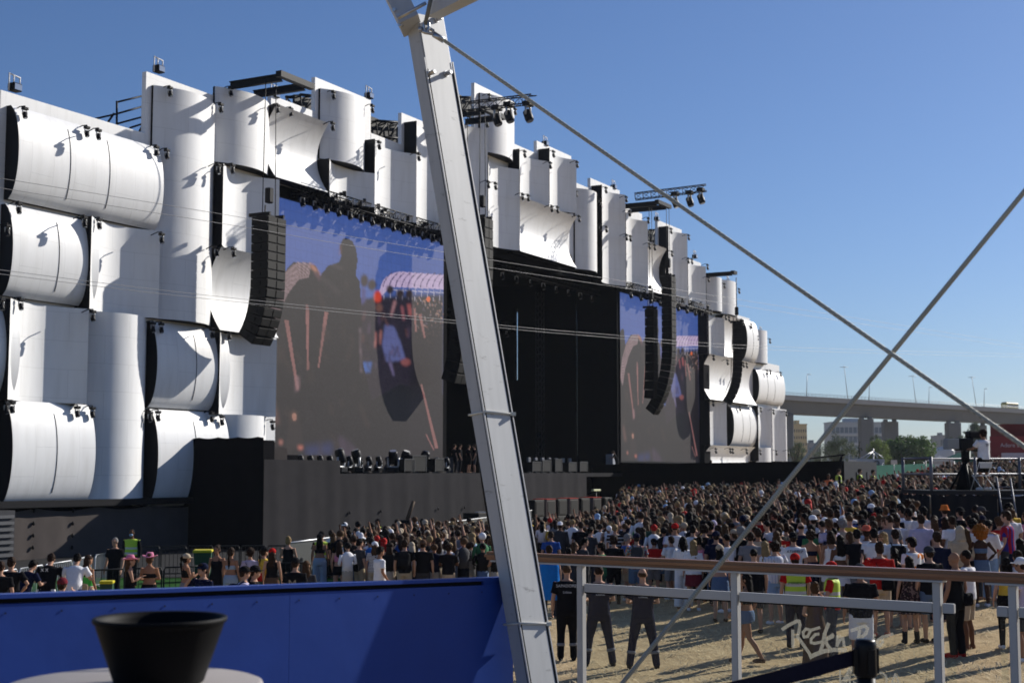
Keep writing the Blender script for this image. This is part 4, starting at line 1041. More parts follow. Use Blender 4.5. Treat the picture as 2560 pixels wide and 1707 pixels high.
# frosted lettering on the second pane
def on_rail(px, py, c=-.0085):
    o = ra + rn * c; d = ray(px, py); t = (o - EYE).dot(rn) / d.dot(rn); return EYE + d * t - ra
def frost():
    m, N, L, b = new_mat('frosted_film'); out = N['Material Output']; d_ = N.new('ShaderNodeBsdfDiffuse'); d_.inputs['Color'].default_value = (.38, .36, .33, 1); t_ = N.new('ShaderNodeBsdfTranslucent'); t_.inputs['Color'].default_value = (.34, .32, .28, 1)
    mx = N.new('ShaderNodeMixShader'); mx.inputs[0].default_value = .6; L.new(d_.outputs[0], mx.inputs[1]); L.new(t_.outputs[0], mx.inputs[2])
    tr = N.new('ShaderNodeBsdfTransparent'); m2 = N.new('ShaderNodeMixShader'); m2.inputs[0].default_value = .5; L.new(tr.outputs[0], m2.inputs[1]); L.new(mx.outputs[0], m2.inputs[2]); L.new(m2.outputs[0], out.inputs['Surface']); return m
M_FROST = frost()
def strokes(lst, w, name):
    mb = MB()
    for st_ in lst:
        pts = [on_rail(1900 + x * .2126, 1520 + y * .2126, -.0078) for x, y in st_]
        for k, (a, b) in enumerate(zip(pts, pts[1:])):
            d = (b - a).normalized(); s = d.cross(rn).normalized() * w; e = d * w * .55
            a2, b2 = a - e, b + e; z_ = rn * (k * .00004)
            mb.add([a2 - s + z_, a2 + s + z_, b2 + s + z_, b2 - s + z_], [(0, 1, 2, 3)])
    return mb.build(name, M_FROST, GLASS[1], fix=False)
strokes([[(265, 245), (330, 200), (430, 150), (460, 150), (470, 190), (455, 290), (440, 330)], [(385, 260), (388, 450)], [(440, 330), (480, 385), (530, 455), (585, 535)]], .0085, 'lettering')
strokes([[(600, 255), (540, 240), (505, 280), (515, 335), (560, 330), (585, 280), (600, 255), (700, 225)]], .007, 'lettering')
strokes([[(690, 300), (650, 305), (600, 360), (600, 400), (640, 410), (720, 395), (860, 330)]], .007, 'lettering')
strokes([[(805, 180), (760, 300), (735, 430), (705, 520)], [(860, 310), (760, 375), (800, 440), (835, 480)]], .009, 'lettering')
strokes([[(910, 325), (905, 440)], [(905, 440), (940, 370), (975, 345), (985, 400), (990, 440)], [(930, 320), (935, 330)]], .007, 'lettering')
strokes([[(1075, 260), (1150, 235), (1235, 205), (1265, 235), (1250, 290), (1190, 340), (1150, 350)], [(1170, 260), (1150, 420)], [(1190, 345), (1290, 460)]], .008, 'lettering')
strokes([[(1340, 350), (1325, 440)], [(1345, 310), (1347, 320)]], .007, 'lettering')
strokes([[(1440, 335), (1390, 370), (1375, 430), (1410, 440), (1440, 400), (1440, 335), (1500, 320), (1560, 300)]], .007, 'lettering')
strokes([[(590, 570), (650, 540), (760, 500), (880, 485), (1010, 490)]], .010, 'lettering')
strokes([[(470, 770), (440, 860), (420, 960)], [(1085, 670), (1040, 770), (985, 870), (950, 960)]], .012, 'lettering')
me = text_mesh('LISBOA', .098, .0002); c0 = on_rail(1900 + 1290 * .2126, 1520 + 905 * .2126, -.0078)
o = link('lettering', me, M_FROST, GLASS[1], c0); o.matrix_local = Matrix.Translation(c0) @ Matrix(((ru.x, 0, -rn.x * -1, 0), (ru.y, 0, rn.y, 0), (0, 1, 0, 0), (0, 0, 0, 1)))

# retractable belt barrier
bp_ = at(2163, 1610, 5.0); post = thing('belt_barrier', 'black belt barrier post with its belt pulled out to the left', 'barrier post', (bp_.x, bp_.y, DZ))
zt_ = at(2163, 1598, 5.0).z - DZ; M_PLB = mat('black_plastic', (.008, .008, .009), .35, var=.2)
mb = MB(); mb.tube([(0, 0, .02), (0, 0, zt_ - .04)], .0315, 24); mb.build('pole', M_PLB, post)
mb = MB(); mb.lathe([(0, zt_ + .003), (.03, zt_ + .002), (.036, zt_ - .006), (.038, zt_ - .02), (.038, zt_ - .12), (.033, zt_ - .128), (0, zt_ - .128)], 28); mb.build('head', M_PLB, post)
for a in (.3, 1.9, 3.4, 5.0):
    mb = MB(); mb.box((.034 * math.cos(a) - .012, .034 * math.sin(a) - .012, zt_ - .115), (.036 * math.cos(a) + .012, .036 * math.sin(a) + .012, zt_ - .03)); mb.build('belt_slot', M_PLB, post)
mb = MB(); mb.lathe([(0, .03), (.16, .022), (.18, .005), (.18, 0), (0, 0)], 28); mb.build('foot', M_PLB, post)
b0 = at(2140, 1642, 5.0) - post.location; b1 = at(1240, 1836, 4.3) - post.location; mb = MB(); n = 16; hw = .027; vs = []
for k in range(n + 1):
    q = b0 + (b1 - b0) * k / n + Vector((0, 0, -.02 * math.sin(math.pi * k / n)))
    for dz in (-hw, hw):
        for dy in (-.0008, .0008): vs.append(q + Vector((0, dy, dz)))
mb.add(vs, [f for k in range(n) for f in ((4 * k, 4 * k + 4, 4 * k + 6, 4 * k + 2), (4 * k + 1, 4 * k + 3, 4 * k + 7, 4 * k + 5), (4 * k + 2, 4 * k + 6, 4 * k + 7, 4 * k + 3), (4 * k, 4 * k + 1, 4 * k + 5, 4 * k + 4))])
mb.build('belt', mat('navy_webbing', (.018, .017, .03), .8, var=.3, scale=60), post)

# round table with a black bowl
TD = 3.4
tz = EYE.z - (1738 - HZ) * TD / FPX * 1.0; tc_ = at(335, 1706, TD)
bz = tc_.z
table = thing('round_table', 'small round grey table top in the lower left corner', 'table', (tc_.x, tc_.y, DZ))
hgt = bz - DZ
mb = MB(); mb.lathe([(0, hgt), (.288, hgt), (.298, hgt - .004), (.30, hgt - .012), (.293, hgt - .026), (0, hgt - .028)], 64); mb.build('table_top', mat('grey_laminate', (.34, .31, .29), .45, var=.05, scale=20), table)
mb = MB(); mb.tube([(0, 0, .02), (0, 0, hgt - .025)], .03, 20); mb.build('leg', M_PLB, table); mb = MB(); mb.lathe([(0, .03), (.2, .02), (.22, 0), (0, 0)], 32); mb.build('foot', M_PLB, table)
bc = at(397, 1712, TD - .02); rr = .154; bh = .154
bowl = MB(); bowl.lathe([(0, .002), (rr * .62, .0), (rr * .67, .006), (rr * .70, .02), (rr * .95, bh * .86), (rr * .96, bh * .9), (rr * 1.0, bh * .93), (rr * 1.005, bh * .985), (rr * .985, bh), (rr * .93, bh * .985), (rr * .90, bh * .9), (rr * .64, .02), (0, .012)], 64)
tag(bowl.build('bowl', mat('black_rubber', (.0025, .0025, .003), .6, var=.2, spec=.12), None, (bc.x, bc.y, bz + .001)), 'black tapered bowl standing on the round grey table', 'bowl')
# ------------------------------------------------------------------ people: one remeshed body per pose and build, clothes and hair as children
def remesh(mb, voxel, smooth=4, name='body'):
    me = mb.mesh('tmp'); o = bpy.data.objects.new('tmp', me); COL.objects.link(o)
    r = o.modifiers.new('r', 'REMESH'); r.mode = 'VOXEL'; r.voxel_size = voxel; r.use_smooth_shade = True
    if smooth: s = o.modifiers.new('s', 'SMOOTH'); s.factor = .5; s.iterations = smooth
    dg = bpy.context.evaluated_depsgraph_get(); dg.update()
    out = bpy.data.meshes.new_from_object(o.evaluated_get(dg)); out.name = name
    bpy.data.objects.remove(o); bpy.data.meshes.remove(me)
    for p in out.polygons: p.use_smooth = True
    return out

POSES = {  # right-hand joints (x > 0); left mirrored unless given as L*; legs: stride, spread; bend in degrees
 'stand': dict(E=(.255, -.02, 1.14), W=(.265, .07, .90)),
 'relax': dict(E=(.27, -.05, 1.15), W=(.22, .12, .93), LE=(-.25, .0, 1.13), LW=(-.27, .06, .88)),
 'fold': dict(E=(.265, .05, 1.15), W=(.07, .26, 1.17)),
 'phone': dict(E=(.25, .06, 1.15), W=(.10, .33, 1.30), LE=(-.25, -.02, 1.14), LW=(-.23, .1, .92)),
 'phoneup': dict(E=(.29, .22, 1.30), W=(.16, .42, 1.52), LE=(-.25, -.02, 1.14), LW=(-.2, .12, .92)),
 'phoneleft': dict(LE=(-.30, .15, 1.24), LW=(-.24, .36, 1.42), E=(.25, -.02, 1.14), W=(.23, .1, .92)),
 'raise': dict(E=(.30, .08, 1.62), W=(.27, .10, 1.90)),
 'raiseone': dict(E=(.29, .1, 1.60), W=(.24, .12, 1.88), LE=(-.255, -.02, 1.14), LW=(-.25, .1, .9)),
 'hips': dict(E=(.40, -.06, 1.16), W=(.20, .06, 1.03)),
 'lean': dict(E=(.30, .22, 1.20), W=(.20, .46, 1.17), bend=24),
 'walk': dict(E=(.25, -.10, 1.15), W=(.25, .02, .92), LE=(-.25, .06, 1.15), LW=(-.24, .24, .98), stride=.26),
 'call': dict(E=(.34, .12, 1.30), W=(.13, .13, 1.55), LE=(-.25, .0, 1.14), LW=(-.12, .24, 1.10)),
 'wide': dict(E=(.265, .05, 1.15), W=(.10, .26, 1.15), spread=.08),
 'camera': dict(E=(.27, .18, 1.20), W=(.17, .42, 1.22), LE=(-.29, .16, 1.18), LW=(-.24, .42, 1.18), spread=.04),
}
DIM = {'m': dict(sh=.19, hip=.095, k=1.0), 'f': dict(sh=.158, hip=.095, k=.88)}
TOR = {'m': [(.84, .155, .115, 0), (.94, .172, .122, 0), (1.05, .158, .112, 0), (1.16, .152, .105, .0), (1.28, .172, .116, -.005), (1.38, .182, .108, -.01), (1.43, .155, .088, -.012), (1.475, .075, .066, -.01)],
       'f': [(.82, .165, .120, 0), (.92, .180, .128, -.005), (1.02, .158, .110, 0), (1.12, .128, .092, .004), (1.24, .145, .110, .008), (1.34, .150, .100, -.002), (1.40, .125, .080, -.008), (1.45, .06, .056, -.008)]}

def skel(b, pose):
    P = POSES[pose]; D = DIM[b]; J = {}
    hz = 1.42 if b == 'm' else 1.385
    M = Matrix.Translation((0, 0, .95)) @ Matrix.Rotation(-R(P.get('bend', 0)), 4, 'X') @ Matrix.Translation((0, 0, -.95))
    J['M'] = M
    for s, c in ((1, 'R'), (-1, 'L')):
        J['S' + c] = M @ Vector((s * D['sh'], -.01, hz))
        if c == 'L' and 'LE' in P: e, w_ = Vector(P['LE']), Vector(P['LW'])
        else: e, w_ = Vector((s * P['E'][0], P['E'][1], P['E'][2])), Vector((s * P['W'][0], P['W'][1], P['W'][2]))
        if b == 'f': e.x *= .88; w_.x *= .9; e.z -= .03; w_.z -= .03
        if c == 'L' and 'LE' not in P and pose == 'fold': w_.z -= .05; w_.y -= .02
        # keep natural lengths of the upper arm and forearm
        e = J['S' + c] + (e - J['S' + c]).normalized() * (.29 if b == 'm' else .27); w_ = e + (w_ - e).normalized() * (.255 if b == 'm' else .235)
        J['E' + c], J['W' + c] = e, w_
        st = P.get('stride', 0) * s; sp = P.get('spread', .015)
        J['H' + c] = Vector((s * D['hip'], 0, .90)); J['K' + c] = Vector((s * (D['hip'] + sp), st * .45 + .03, .50)); J['A' + c] = Vector((s * (D['hip'] + sp * 1.8), st * 1.0 - .02 - (.06 if st < 0 else 0), .085 + (.05 if st < 0 else 0)))
    return J

def arm(mb, J, c, r, upto=1.0):
    S, E, W_ = J['S' + c], J['E' + c], J['W' + c]
    if upto <= .5:
        q = S + (E - S) * (upto / .5); mb.tube([S + Vector((0, 0, .01)), (S + q) / 2, q], [r[0], r[1], r[1] * 1.12], 10)
    else:
        mb.tube([S + Vector((0, 0, .01)), S + (E - S) * .45, E, E + (W_ - E) * .4, W_], [r[0], r[1], r[2], r[3], r[4]], 10)

def hand(mb, J, c, k):
    W_, E = J['W' + c], J['E' + c]; d = (W_ - E).normalized(); s = 1 if c == 'R' else -1
    fw = Vector((0, 1, 0)) if abs(d.z) > .6 else Vector((0, 0, -1))
    side = d.cross(fw).normalized(); fw = side.cross(d).normalized()
    if abs(d.z) > .6: side, fw = fw, side * -s           # hanging hand: thumb to the front, palm inwards
    pc = W_ + d * .05 * k
    M3 = Matrix((side, fw, d)).transposed()
    mb.ell(pc, (.042 * k, .019 * k, .056 * k), 10, 8, M3)
    for i, (o, ln) in enumerate(((-.030, .066), (-.010, .078), (.011, .074), (.030, .058))):
        a = W_ + d * .085 * k + side * o * k; b = a + d * ln * .5 * k + fw * .008; e = b + d * ln * .42 * k + fw * .026 * k
        mb.tube([a, b, e], [.0098, .0092, .008], 6)
    a = W_ + d * .03 * k + side * (.034 * k); b = a + side * .024 * k + d * .03 * k + fw * .012; e = b + d * .03 * k + fw * .012
    mb.tube([a, b, e], [.0125, .011, .009], 6)

def head_frame(b): return Vector((0, .012, 1.632 if b == 'm' else 1.60))
BODY = {}
def body_mesh(b, pose):
    k_ = ('body', b, pose)
    if k_ in BODY: return BODY[k_]
    J = skel(b, pose); mb = MB(); M = J['M']; k = DIM[b]['k']
    t = MB(); t.stack([((0, y, z), rx, ry) for z, rx, ry, y in TOR[b]], 18)
    n = len(t.v); t.v = [tuple(M @ Vector(v) if v[2] > .95 else v) for v in t.v]; mb.add(t.v, t.f, True)
    hc = head_frame(b); t = MB()
    t.tube([(0, -.02, hc.z - .20), (0, -.008, hc.z - .13), (0, .0, hc.z - .05)], [.062 * k, .054 * k, .055 * k], 10)
    t.ell(hc + Vector((0, -.006, .018)), (.074, .094, .100), 14, 10); t.ell(hc + Vector((0, .028, -.05)), (.055, .066, .066), 12, 8)
    t.tube([hc + Vector((0, .095, .012)), hc + Vector((0, .112, -.022))], [.010, .017], 6)          # nose
    t.ell(hc + Vector((0, .088, -.062)), (.024, .014, .012), 8, 6)                                   # lips
    t.tube([hc + Vector((-.05, .076, .03)), hc + Vector((0, .092, .034)), hc + Vector((.05, .076, .03))], .012, 6)   # brow
    for s in (-1, 1): t.ell(hc + Vector((s * .077, -.005, -.01)), (.012, .022, .032), 8, 6)
    t.v = [tuple(M @ Vector(v)) for v in t.v]; mb.add(t.v, t.f, True)
    for c in 'RL':
        arm(mb, J, c, [.055 * k, .046 * k, .039 * k, .040 * k, .027 * k]); hand(mb, J, c, .97 if b == 'm' else .86)
        H, K, A = J['H' + c], J['K' + c], J['A' + c]
        mb.tube([H + Vector((0, 0, .02)), H + (K - H) * .4, K, K + (A - K) * .35 + Vector((0, -.018, 0)), A], [.088, .078, .054, .054, .036], 12)
        mb.tube([A + Vector((0, -.045, -.04)), A + Vector((0, .02, -.035)), A + Vector((0, .17, -.058))], [.038, .042, .028], 10)
    me = remesh(mb, .0125, 2, 'body'); BODY[k_] = me
    return me

def infl(b, pose, zs, off, mb, extra=None):
    M = skel(b, pose)['M']; T = TOR[b]
    def at_z(z):
        for (z0, x0, y0, c0), (z1, x1, y1, c1) in zip(T, T[1:]):
            if z0 <= z <= z1:
                q = (z - z0) / (z1 - z0); return x0 + (x1 - x0) * q, y0 + (y1 - y0) * q, c0 + (c1 - c0) * q
        return T[0][1:] if z < T[0][0] else T[-1][1:]
    t = MB(); t.stack([((0, at_z(z)[2], z), at_z(z)[0] + o, at_z(z)[1] + o) for z, o in zip(zs, off)], 20)
    t.v = [tuple(M @ Vector(v) if v[2] > .95 else v) for v in t.v]; mb.add(t.v, t.f, True)

def cloth_mesh(kind_, b, pose):
    k_ = (kind_, b, pose)
    if k_ in BODY: return BODY[k_]
    J = skel(b, pose); mb = MB(); k = DIM[b]['k']; hi = 1.455 if b == 'm' else 1.425; vox = .02
    if kind_ in ('tee', 'long', 'hoodie', 'vest'):
        o = .02 if kind_ != 'hoodie' else .035; lo = .88 if kind_ != 'vest' else .95
        if kind_ == 'vest': o = .034
        infl(b, pose, [lo, 1.0, 1.1, 1.2, 1.3, 1.38, hi - .02, hi], [o + .012, o + .012, o + .01, o + .006, o, o, o * .8, o * .5], mb)
        for c in 'RL':
            if kind_ == 'vest': arm(mb, J, c, [.075 * k, .07 * k], .07)
            elif kind_ == 'tee': arm(mb, J, c, [.073 * k, .068 * k], .36)
            else: arm(mb, J, c, [.073 * k, .064 * k, .056 * k, .054 * k, .044 * k])
        if kind_ == 'hoodie': hc = J['M'] @ (head_frame(b) + Vector((0, -.03, .0))); mb.ell(hc, (.105, .115, .135), 12, 8); mb.tube([hc + Vector((0, -.02, -.05)), hc + Vector((0, -.03, -.2))], [.10, .13], 10)
    elif kind_ in ('tank', 'crop', 'bandeau', 'dress', 'longdress'):
        top = {'tank': hi - .06, 'crop': hi - .10, 'bandeau': hi - .15}.get(kind_, hi - .10); lo = {'tank': .90, 'crop': 1.14, 'bandeau': 1.16}.get(kind_, .98)
        zs = [lo + (top - lo) * i / 5 for i in range(6)]; infl(b, pose, zs, [.012] * 6, mb)
        M = J['M']; sh = DIM[b]['sh'] * .55
        if kind_ != 'bandeau':
            for s in (-1, 1): mb.tube([M @ Vector((s * sh, .09, top - .05)), M @ Vector((s * sh, .06, hi - .03)), M @ Vector((s * sh, -.02, hi + .012)), M @ Vector((s * sh * .9, -.085, hi - .05)), M @ Vector((s * sh * .8, -.10, top - .04))], .017, 6)
        if kind_ in ('dress', 'longdress'):
            end = .58 if kind_ == 'dress' else .14; w_ = .235 if kind_ == 'dress' else .27
            mb.stack([((0, 0, end), w_, w_ * .8), ((0, 0, end + .2), w_ * .93, w_ * .74), ((0, 0, .92), .196, .145), ((0, 0, 1.03), .165, .118)], 18)
    elif kind_ in ('trousers', 'jeans', 'shorts', 'briefs', 'skirt', 'wideleg'):
        if kind_ == 'skirt':
            mb.stack([((0, 0, .60), .225, .185), ((0, 0, .74), .212, .168), ((0, 0, .92), .195, .145), ((0, 0, 1.02), .170, .122)], 18)
        else:
            infl(b, pose, [.80, .88, .95, 1.0, 1.03], [.018, .02, .018, .014, .012], mb)
            for c in 'RL':
                H, K, A = J['H' + c], J['K' + c], J['A' + c]
                if kind_ == 'briefs': mb.tube([H + Vector((0, 0, .03)), H + (K - H) * .32], [.105, .10], 12)
                elif kind_ == 'shorts': mb.tube([H + Vector((0, 0, .03)), H + (K - H) * .5, K + Vector((0, 0, .02))], [.11, .105, .098], 12)
                else:
                    r = {'trousers': [.108, .098, .078, .074, .066], 'jeans': [.105, .092, .068, .064, .052], 'wideleg': [.112, .108, .10, .105, .112]}[kind_]
                    mb.tube([H + Vector((0, 0, .03)), H + (K - H) * .5, K, K + (A - K) * .4 + Vector((0, -.01, 0)), A + Vector((0, 0, -.03))], r, 12)
    elif kind_ == 'shoeR' or kind_ == 'shoeL' or kind_ == 'bootR' or kind_ == 'bootL':
        A = J['A' + kind_[-1]]; mb.tube([A + Vector((0, -.06, -.045)), A + Vector((0, .02, -.038)), A + Vector((0, .12, -.05)), A + Vector((0, .19, -.06))], [.042, .05, .047, .028], 10)
        if kind_[0] == 'b': mb.tube([A + Vector((0, -.01, -.03)), A + (J['K' + kind_[-1]] - A) * .42], [.052, .058], 10)
        vox = .014
    elif kind_ == 'band':   # reflective bands round the lower legs
        for c in 'RL': K, A = J['K' + c], J['A' + c]; q = A + (K - A) * .50; u = (K - A).normalized(); mb.tube([q - u * .028 + Vector((0, -.012, 0)), q + u * .028 + Vector((0, -.012, 0))], .081, 14)
        vox = .012
    elif kind_ == 'backpack':
        t = MB(); t.rbox((-.16, -.30, 1.02), (.16, -.115, 1.43), .05); t.rbox((-.12, -.335, 1.06), (.12, -.29, 1.24), .03)
        for s in (-1, 1): t.tube([(s * .10, -.13, 1.40), (s * .105, -.03, 1.475), (s * .115, .09, 1.40), (s * .13, .115, 1.25), (s * .15, .0, 1.1), (s * .14, -.12, 1.08)], .02, 6)
        t.v = [tuple(J['M'] @ Vector(v)) for v in t.v]; mb.add(t.v, t.f, True); vox = .016
    elif kind_ == 'cape':
        mb.stack([((0, -.02, .45), .26, .20), ((0, -.02, .9), .255, .19), ((0, -.02, 1.25), .25, .165), ((0, -.015, 1.42), .20, .12), ((0, -.01, 1.50), .085, .085)], 18)
    elif kind_ == 'bag':
        t = MB(); t.rbox((-.02, -.22, .86), (.22, -.135, 1.08), .03); t.tube([(.02, -.15, 1.07), (-.10, -.12, 1.38), (-.12, 0, 1.47), (-.1, .1, 1.36)], .013, 6); mb.add(t.v, t.f, True); vox = .014
    me = remesh(mb, vox, 4, kind_); BODY[k_] = me
    return me

def noise_disp(me, amp, fr, seed):
    from mathutils import noise
    for v in me.vertices:
        n_ = noise.noise(v.co * fr + Vector((seed, 0, 0))); v.co += v.normal * n_ * amp if v.normal.length else Vector((0, 0, 0))
def hair_mesh(kind_, b, pose):
    k_ = ('hair', kind_, b, pose if POSES[pose].get('bend') else '')
    if k_ in BODY: return BODY[k_]
    M = skel(b, pose)['M']; hc = head_frame(b); mb = MB(); amp, fr = .012, 22
    def e(c, r): mb.ell(hc + Vector(c), r, 16, 12)
    if kind_ == 'buzz': e((0, -.016, .028), (.080, .090, .096)); amp = .002
    elif kind_ == 'bald': e((0, -.03, .005), (.0775, .078, .06)); amp = .001
    else: e((0, -.018, .03), (.088, .096, .104))
    if kind_ == 'short': e((0, -.05, -.015), (.074, .062, .07)); e((0, .045, .085), (.06, .05, .04))
    if kind_ in ('long', 'braid', 'pony', 'bob', 'bun'): e((0, -.045, -.02), (.083, .068, .085))
    if kind_ == 'long': mb.stack([(hc + Vector((0, -.075, -.42)), .075, .03), (hc + Vector((0, -.09, -.3)), .10, .042), (hc + Vector((0, -.08, -.15)), .098, .055), (hc + Vector((0, -.05, 0)), .088, .068)], 14); amp = .016; fr = 14
    if kind_ == 'bob': mb.stack([(hc + Vector((0, -.06, -.17)), .10, .06), (hc + Vector((0, -.05, -.08)), .105, .07), (hc + Vector((0, -.04, .02)), .088, .08)], 14); amp = .018
    if kind_ == 'pony': mb.tube([hc + Vector((0, -.10, .06)), hc + Vector((0, -.155, .02)), hc + Vector((0, -.14, -.12)), hc + Vector((0, -.13, -.3))], [.025, .034, .036, .014], 8)
    if kind_ == 'braid': mb.tube([hc + Vector((0, -.09, -.02)), hc + Vector((0, -.12, -.14)), hc + Vector((.01, -.13, -.30)), hc + Vector((.01, -.125, -.42))], [.04, .034, .028, .012], 8)
    if kind_ == 'bun': e((0, -.09, .10), (.05, .05, .05))
    if kind_ == 'curly': e((0, -.02, .045), (.106, .112, .105)); e((0, -.05, -.02), (.095, .075, .07)); amp, fr = .035, 26
    if kind_ == 'afro': e((0, -.03, .05), (.165, .155, .15)); e((0, -.05, -.04), (.14, .11, .11)); amp, fr = .04, 24
    if kind_ == 'dreads':
        e((0, -.045, -.02), (.088, .07, .08)); rg = random.Random(2)
        for i in range(26):
            a = math.pi + rg.uniform(-.2, math.pi + .2); x, y = .085 * math.cos(a), -.02 + .085 * math.sin(a); mb.tube([hc + Vector((x, y, .03)), hc + Vector((x * 1.25, y * 1.25 - .01, -.08)), hc + Vector((x * 1.2, y * 1.2, -rg.uniform(.15, .24)))], .014, 6)
    mb.v = [tuple(M @ Vector(v)) for v in mb.v]
    me = remesh(mb, .013, 1, 'hair'); noise_disp(me, amp, fr, len(kind_)); BODY[k_] = me
    return me

def hat_mesh(kind_, b, pose):
    k_ = ('hat', kind_, b, pose if POSES[pose].get('bend') else '')
    if k_ in BODY: return BODY[k_]
    M = skel(b, pose)['M']; hc = head_frame(b) + Vector((0, -.012, .045)); mb = MB()
    if kind_ in ('cap', 'capback', 'beanie'):
        mb.ell(hc + Vector((0, 0, .005)), (.096, .108, .088 if kind_ != 'beanie' else .098), 16, 10)
        if kind_ != 'beanie':
            s = 1 if kind_ == 'cap' else -1
            mb.stack([(hc + Vector((0, s * .105, -.022)), .072, .085), (hc + Vector((0, s * .10, -.010)), .070, .080)], 14)
    else:
        w_, hh = {'bucket': (.135, .10), 'cowboy': (.185, .12), 'brim': (.17, .10)}[kind_]
        mb.stack([(hc + Vector((0, 0, .0)), .100, .112), (hc + Vector((0, 0, hh * .7)), .088, .10), (hc + Vector((0, 0, hh)), .07, .085)], 16)
        n_ = 24; vs = []
        for ring, rr_ in ((0, .098), (1, w_)):
            for z_ in (-.006, .006):
                for i in range(n_):
                    a = 2 * math.pi * i / n_; up_ = (.055 * math.cos(a) ** 2 if kind_ == 'cowboy' else (-.045 if kind_ == 'bucket' else -.008)) if ring else 0
                    vs.append(hc + Vector((rr_ * math.cos(a), rr_ * 1.08 * math.sin(a), .004 + up_ + z_)))
        fs = []
        for i in range(n_):
            j = (i + 1) % n_; fs += [(i, 2 * n_ + i, 2 * n_ + j, j), (n_ + i, n_ + j, 3 * n_ + j, 3 * n_ + i), (2 * n_ + i, 3 * n_ + i, 3 * n_ + j, 2 * n_ + j), (i, j, n_ + j, n_ + i)]
        mb.add(vs, fs)
    mb.v = [tuple(M @ Vector(v)) for v in mb.v]
    me = remesh(mb, .011, 1, 'hat'); BODY[k_] = me
    return me

# cloth and hair colours
SKIN = {'light': (.44, .26, .18), 'tan': (.32, .17, .105), 'brown': (.15, .075, .045), 'dark': (.06, .032, .022)}
HAIRC = {'black': (.010, .008, .0075), 'dark brown': (.028, .016, .011), 'brown': (.07, .038, .02), 'blond': (.25, .17, .08), 'grey': (.22, .21, .20), 'orange': (.26, .085, .015)}
CLOTH = {'white': (.72, .72, .74), 'black': (.010, .010, .012), 'navy': (.008, .011, .032), 'grey': (.20, .20, .21), 'dark grey': (.045, .045, .05), 'red': (.42, .016, .014), 'blue': (.03, .09, .32), 'bright blue': (.015, .17, .52), 'light blue': (.26, .38, .56),
 'green': (.04, .16, .07), 'bright green': (.06, .38, .07), 'dark green': (.035, .085, .06), 'yellow': (.62, .42, .06), 'beige': (.44, .36, .26), 'khaki': (.34, .28, .19), 'pink': (.55, .20, .30), 'orange': (.6, .16, .03), 'lilac': (.46, .42, .56), 'brown': (.10, .06, .04), 'denim': (.10, .15, .24), 'pale denim': (.30, .38, .48), 'maroon': (.14, .02, .03), 'neon': (.42, .62, .05), 'coral': (.55, .13, .08)}
def cmat(c):
    if c in MATS: return MATS[c]
    if c == 'plaid': return stripes('plaid', [(.7, .7, .72), (.6, .6, .66), (.72, .72, .72), (.40, .42, .55)], 16, 'X')
    if c == 'flowers': return blotch('flowers', [(.10, .14, .22), (.55, .18, .08), (.12, .24, .16), (.45, .40, .34), (.25, .08, .10), (.30, .36, .42)], 26)
    if c == 'red and blue stripes': return stripes(c, [(.035, .03, .22), (.035, .03, .22), (.30, .015, .03), (.30, .015, .03)], 9, 'X')
    if c == 'thin stripes': return stripes(c, [(.62, .60, .58), (.62, .60, .58), (.16, .10, .09)], 24, 'Z')
    if c == 'long stripes': return stripes(c, [(.58, .48, .36), (.22, .12, .08), (.62, .60, .62), (.40, .22, .12)], 22, 'X')
    if c == 'white and orange': return blotch(c, [(.72, .72, .72), (.72, .72, .72), (.70, .22, .04), (.72, .72, .72)], 9)
    if c == 'dark floral': return blotch(c, [(.02, .015, .016), (.03, .02, .02), (.22, .14, .12), (.05, .025, .03)], 34)
    if c == 'black and white bands': return stripes(c, [(.5, .5, .52), (.015, .015, .02), (.015, .015, .02)], 9, 'Z')
    return mat('cloth_' + c.replace(' ', '_'), CLOTH[c], .9, var=.2, scale=9, bump=.7, bscale=13, spec=.04)
def smat(s): return mat('skin_' + s, SKIN[s], .55, var=.05, scale=6)
def hmat(h): return mat('hair_' + h.replace(' ', '_'), HAIRC[h], .6, var=.4, scale=26, bump=.6, bscale=70)

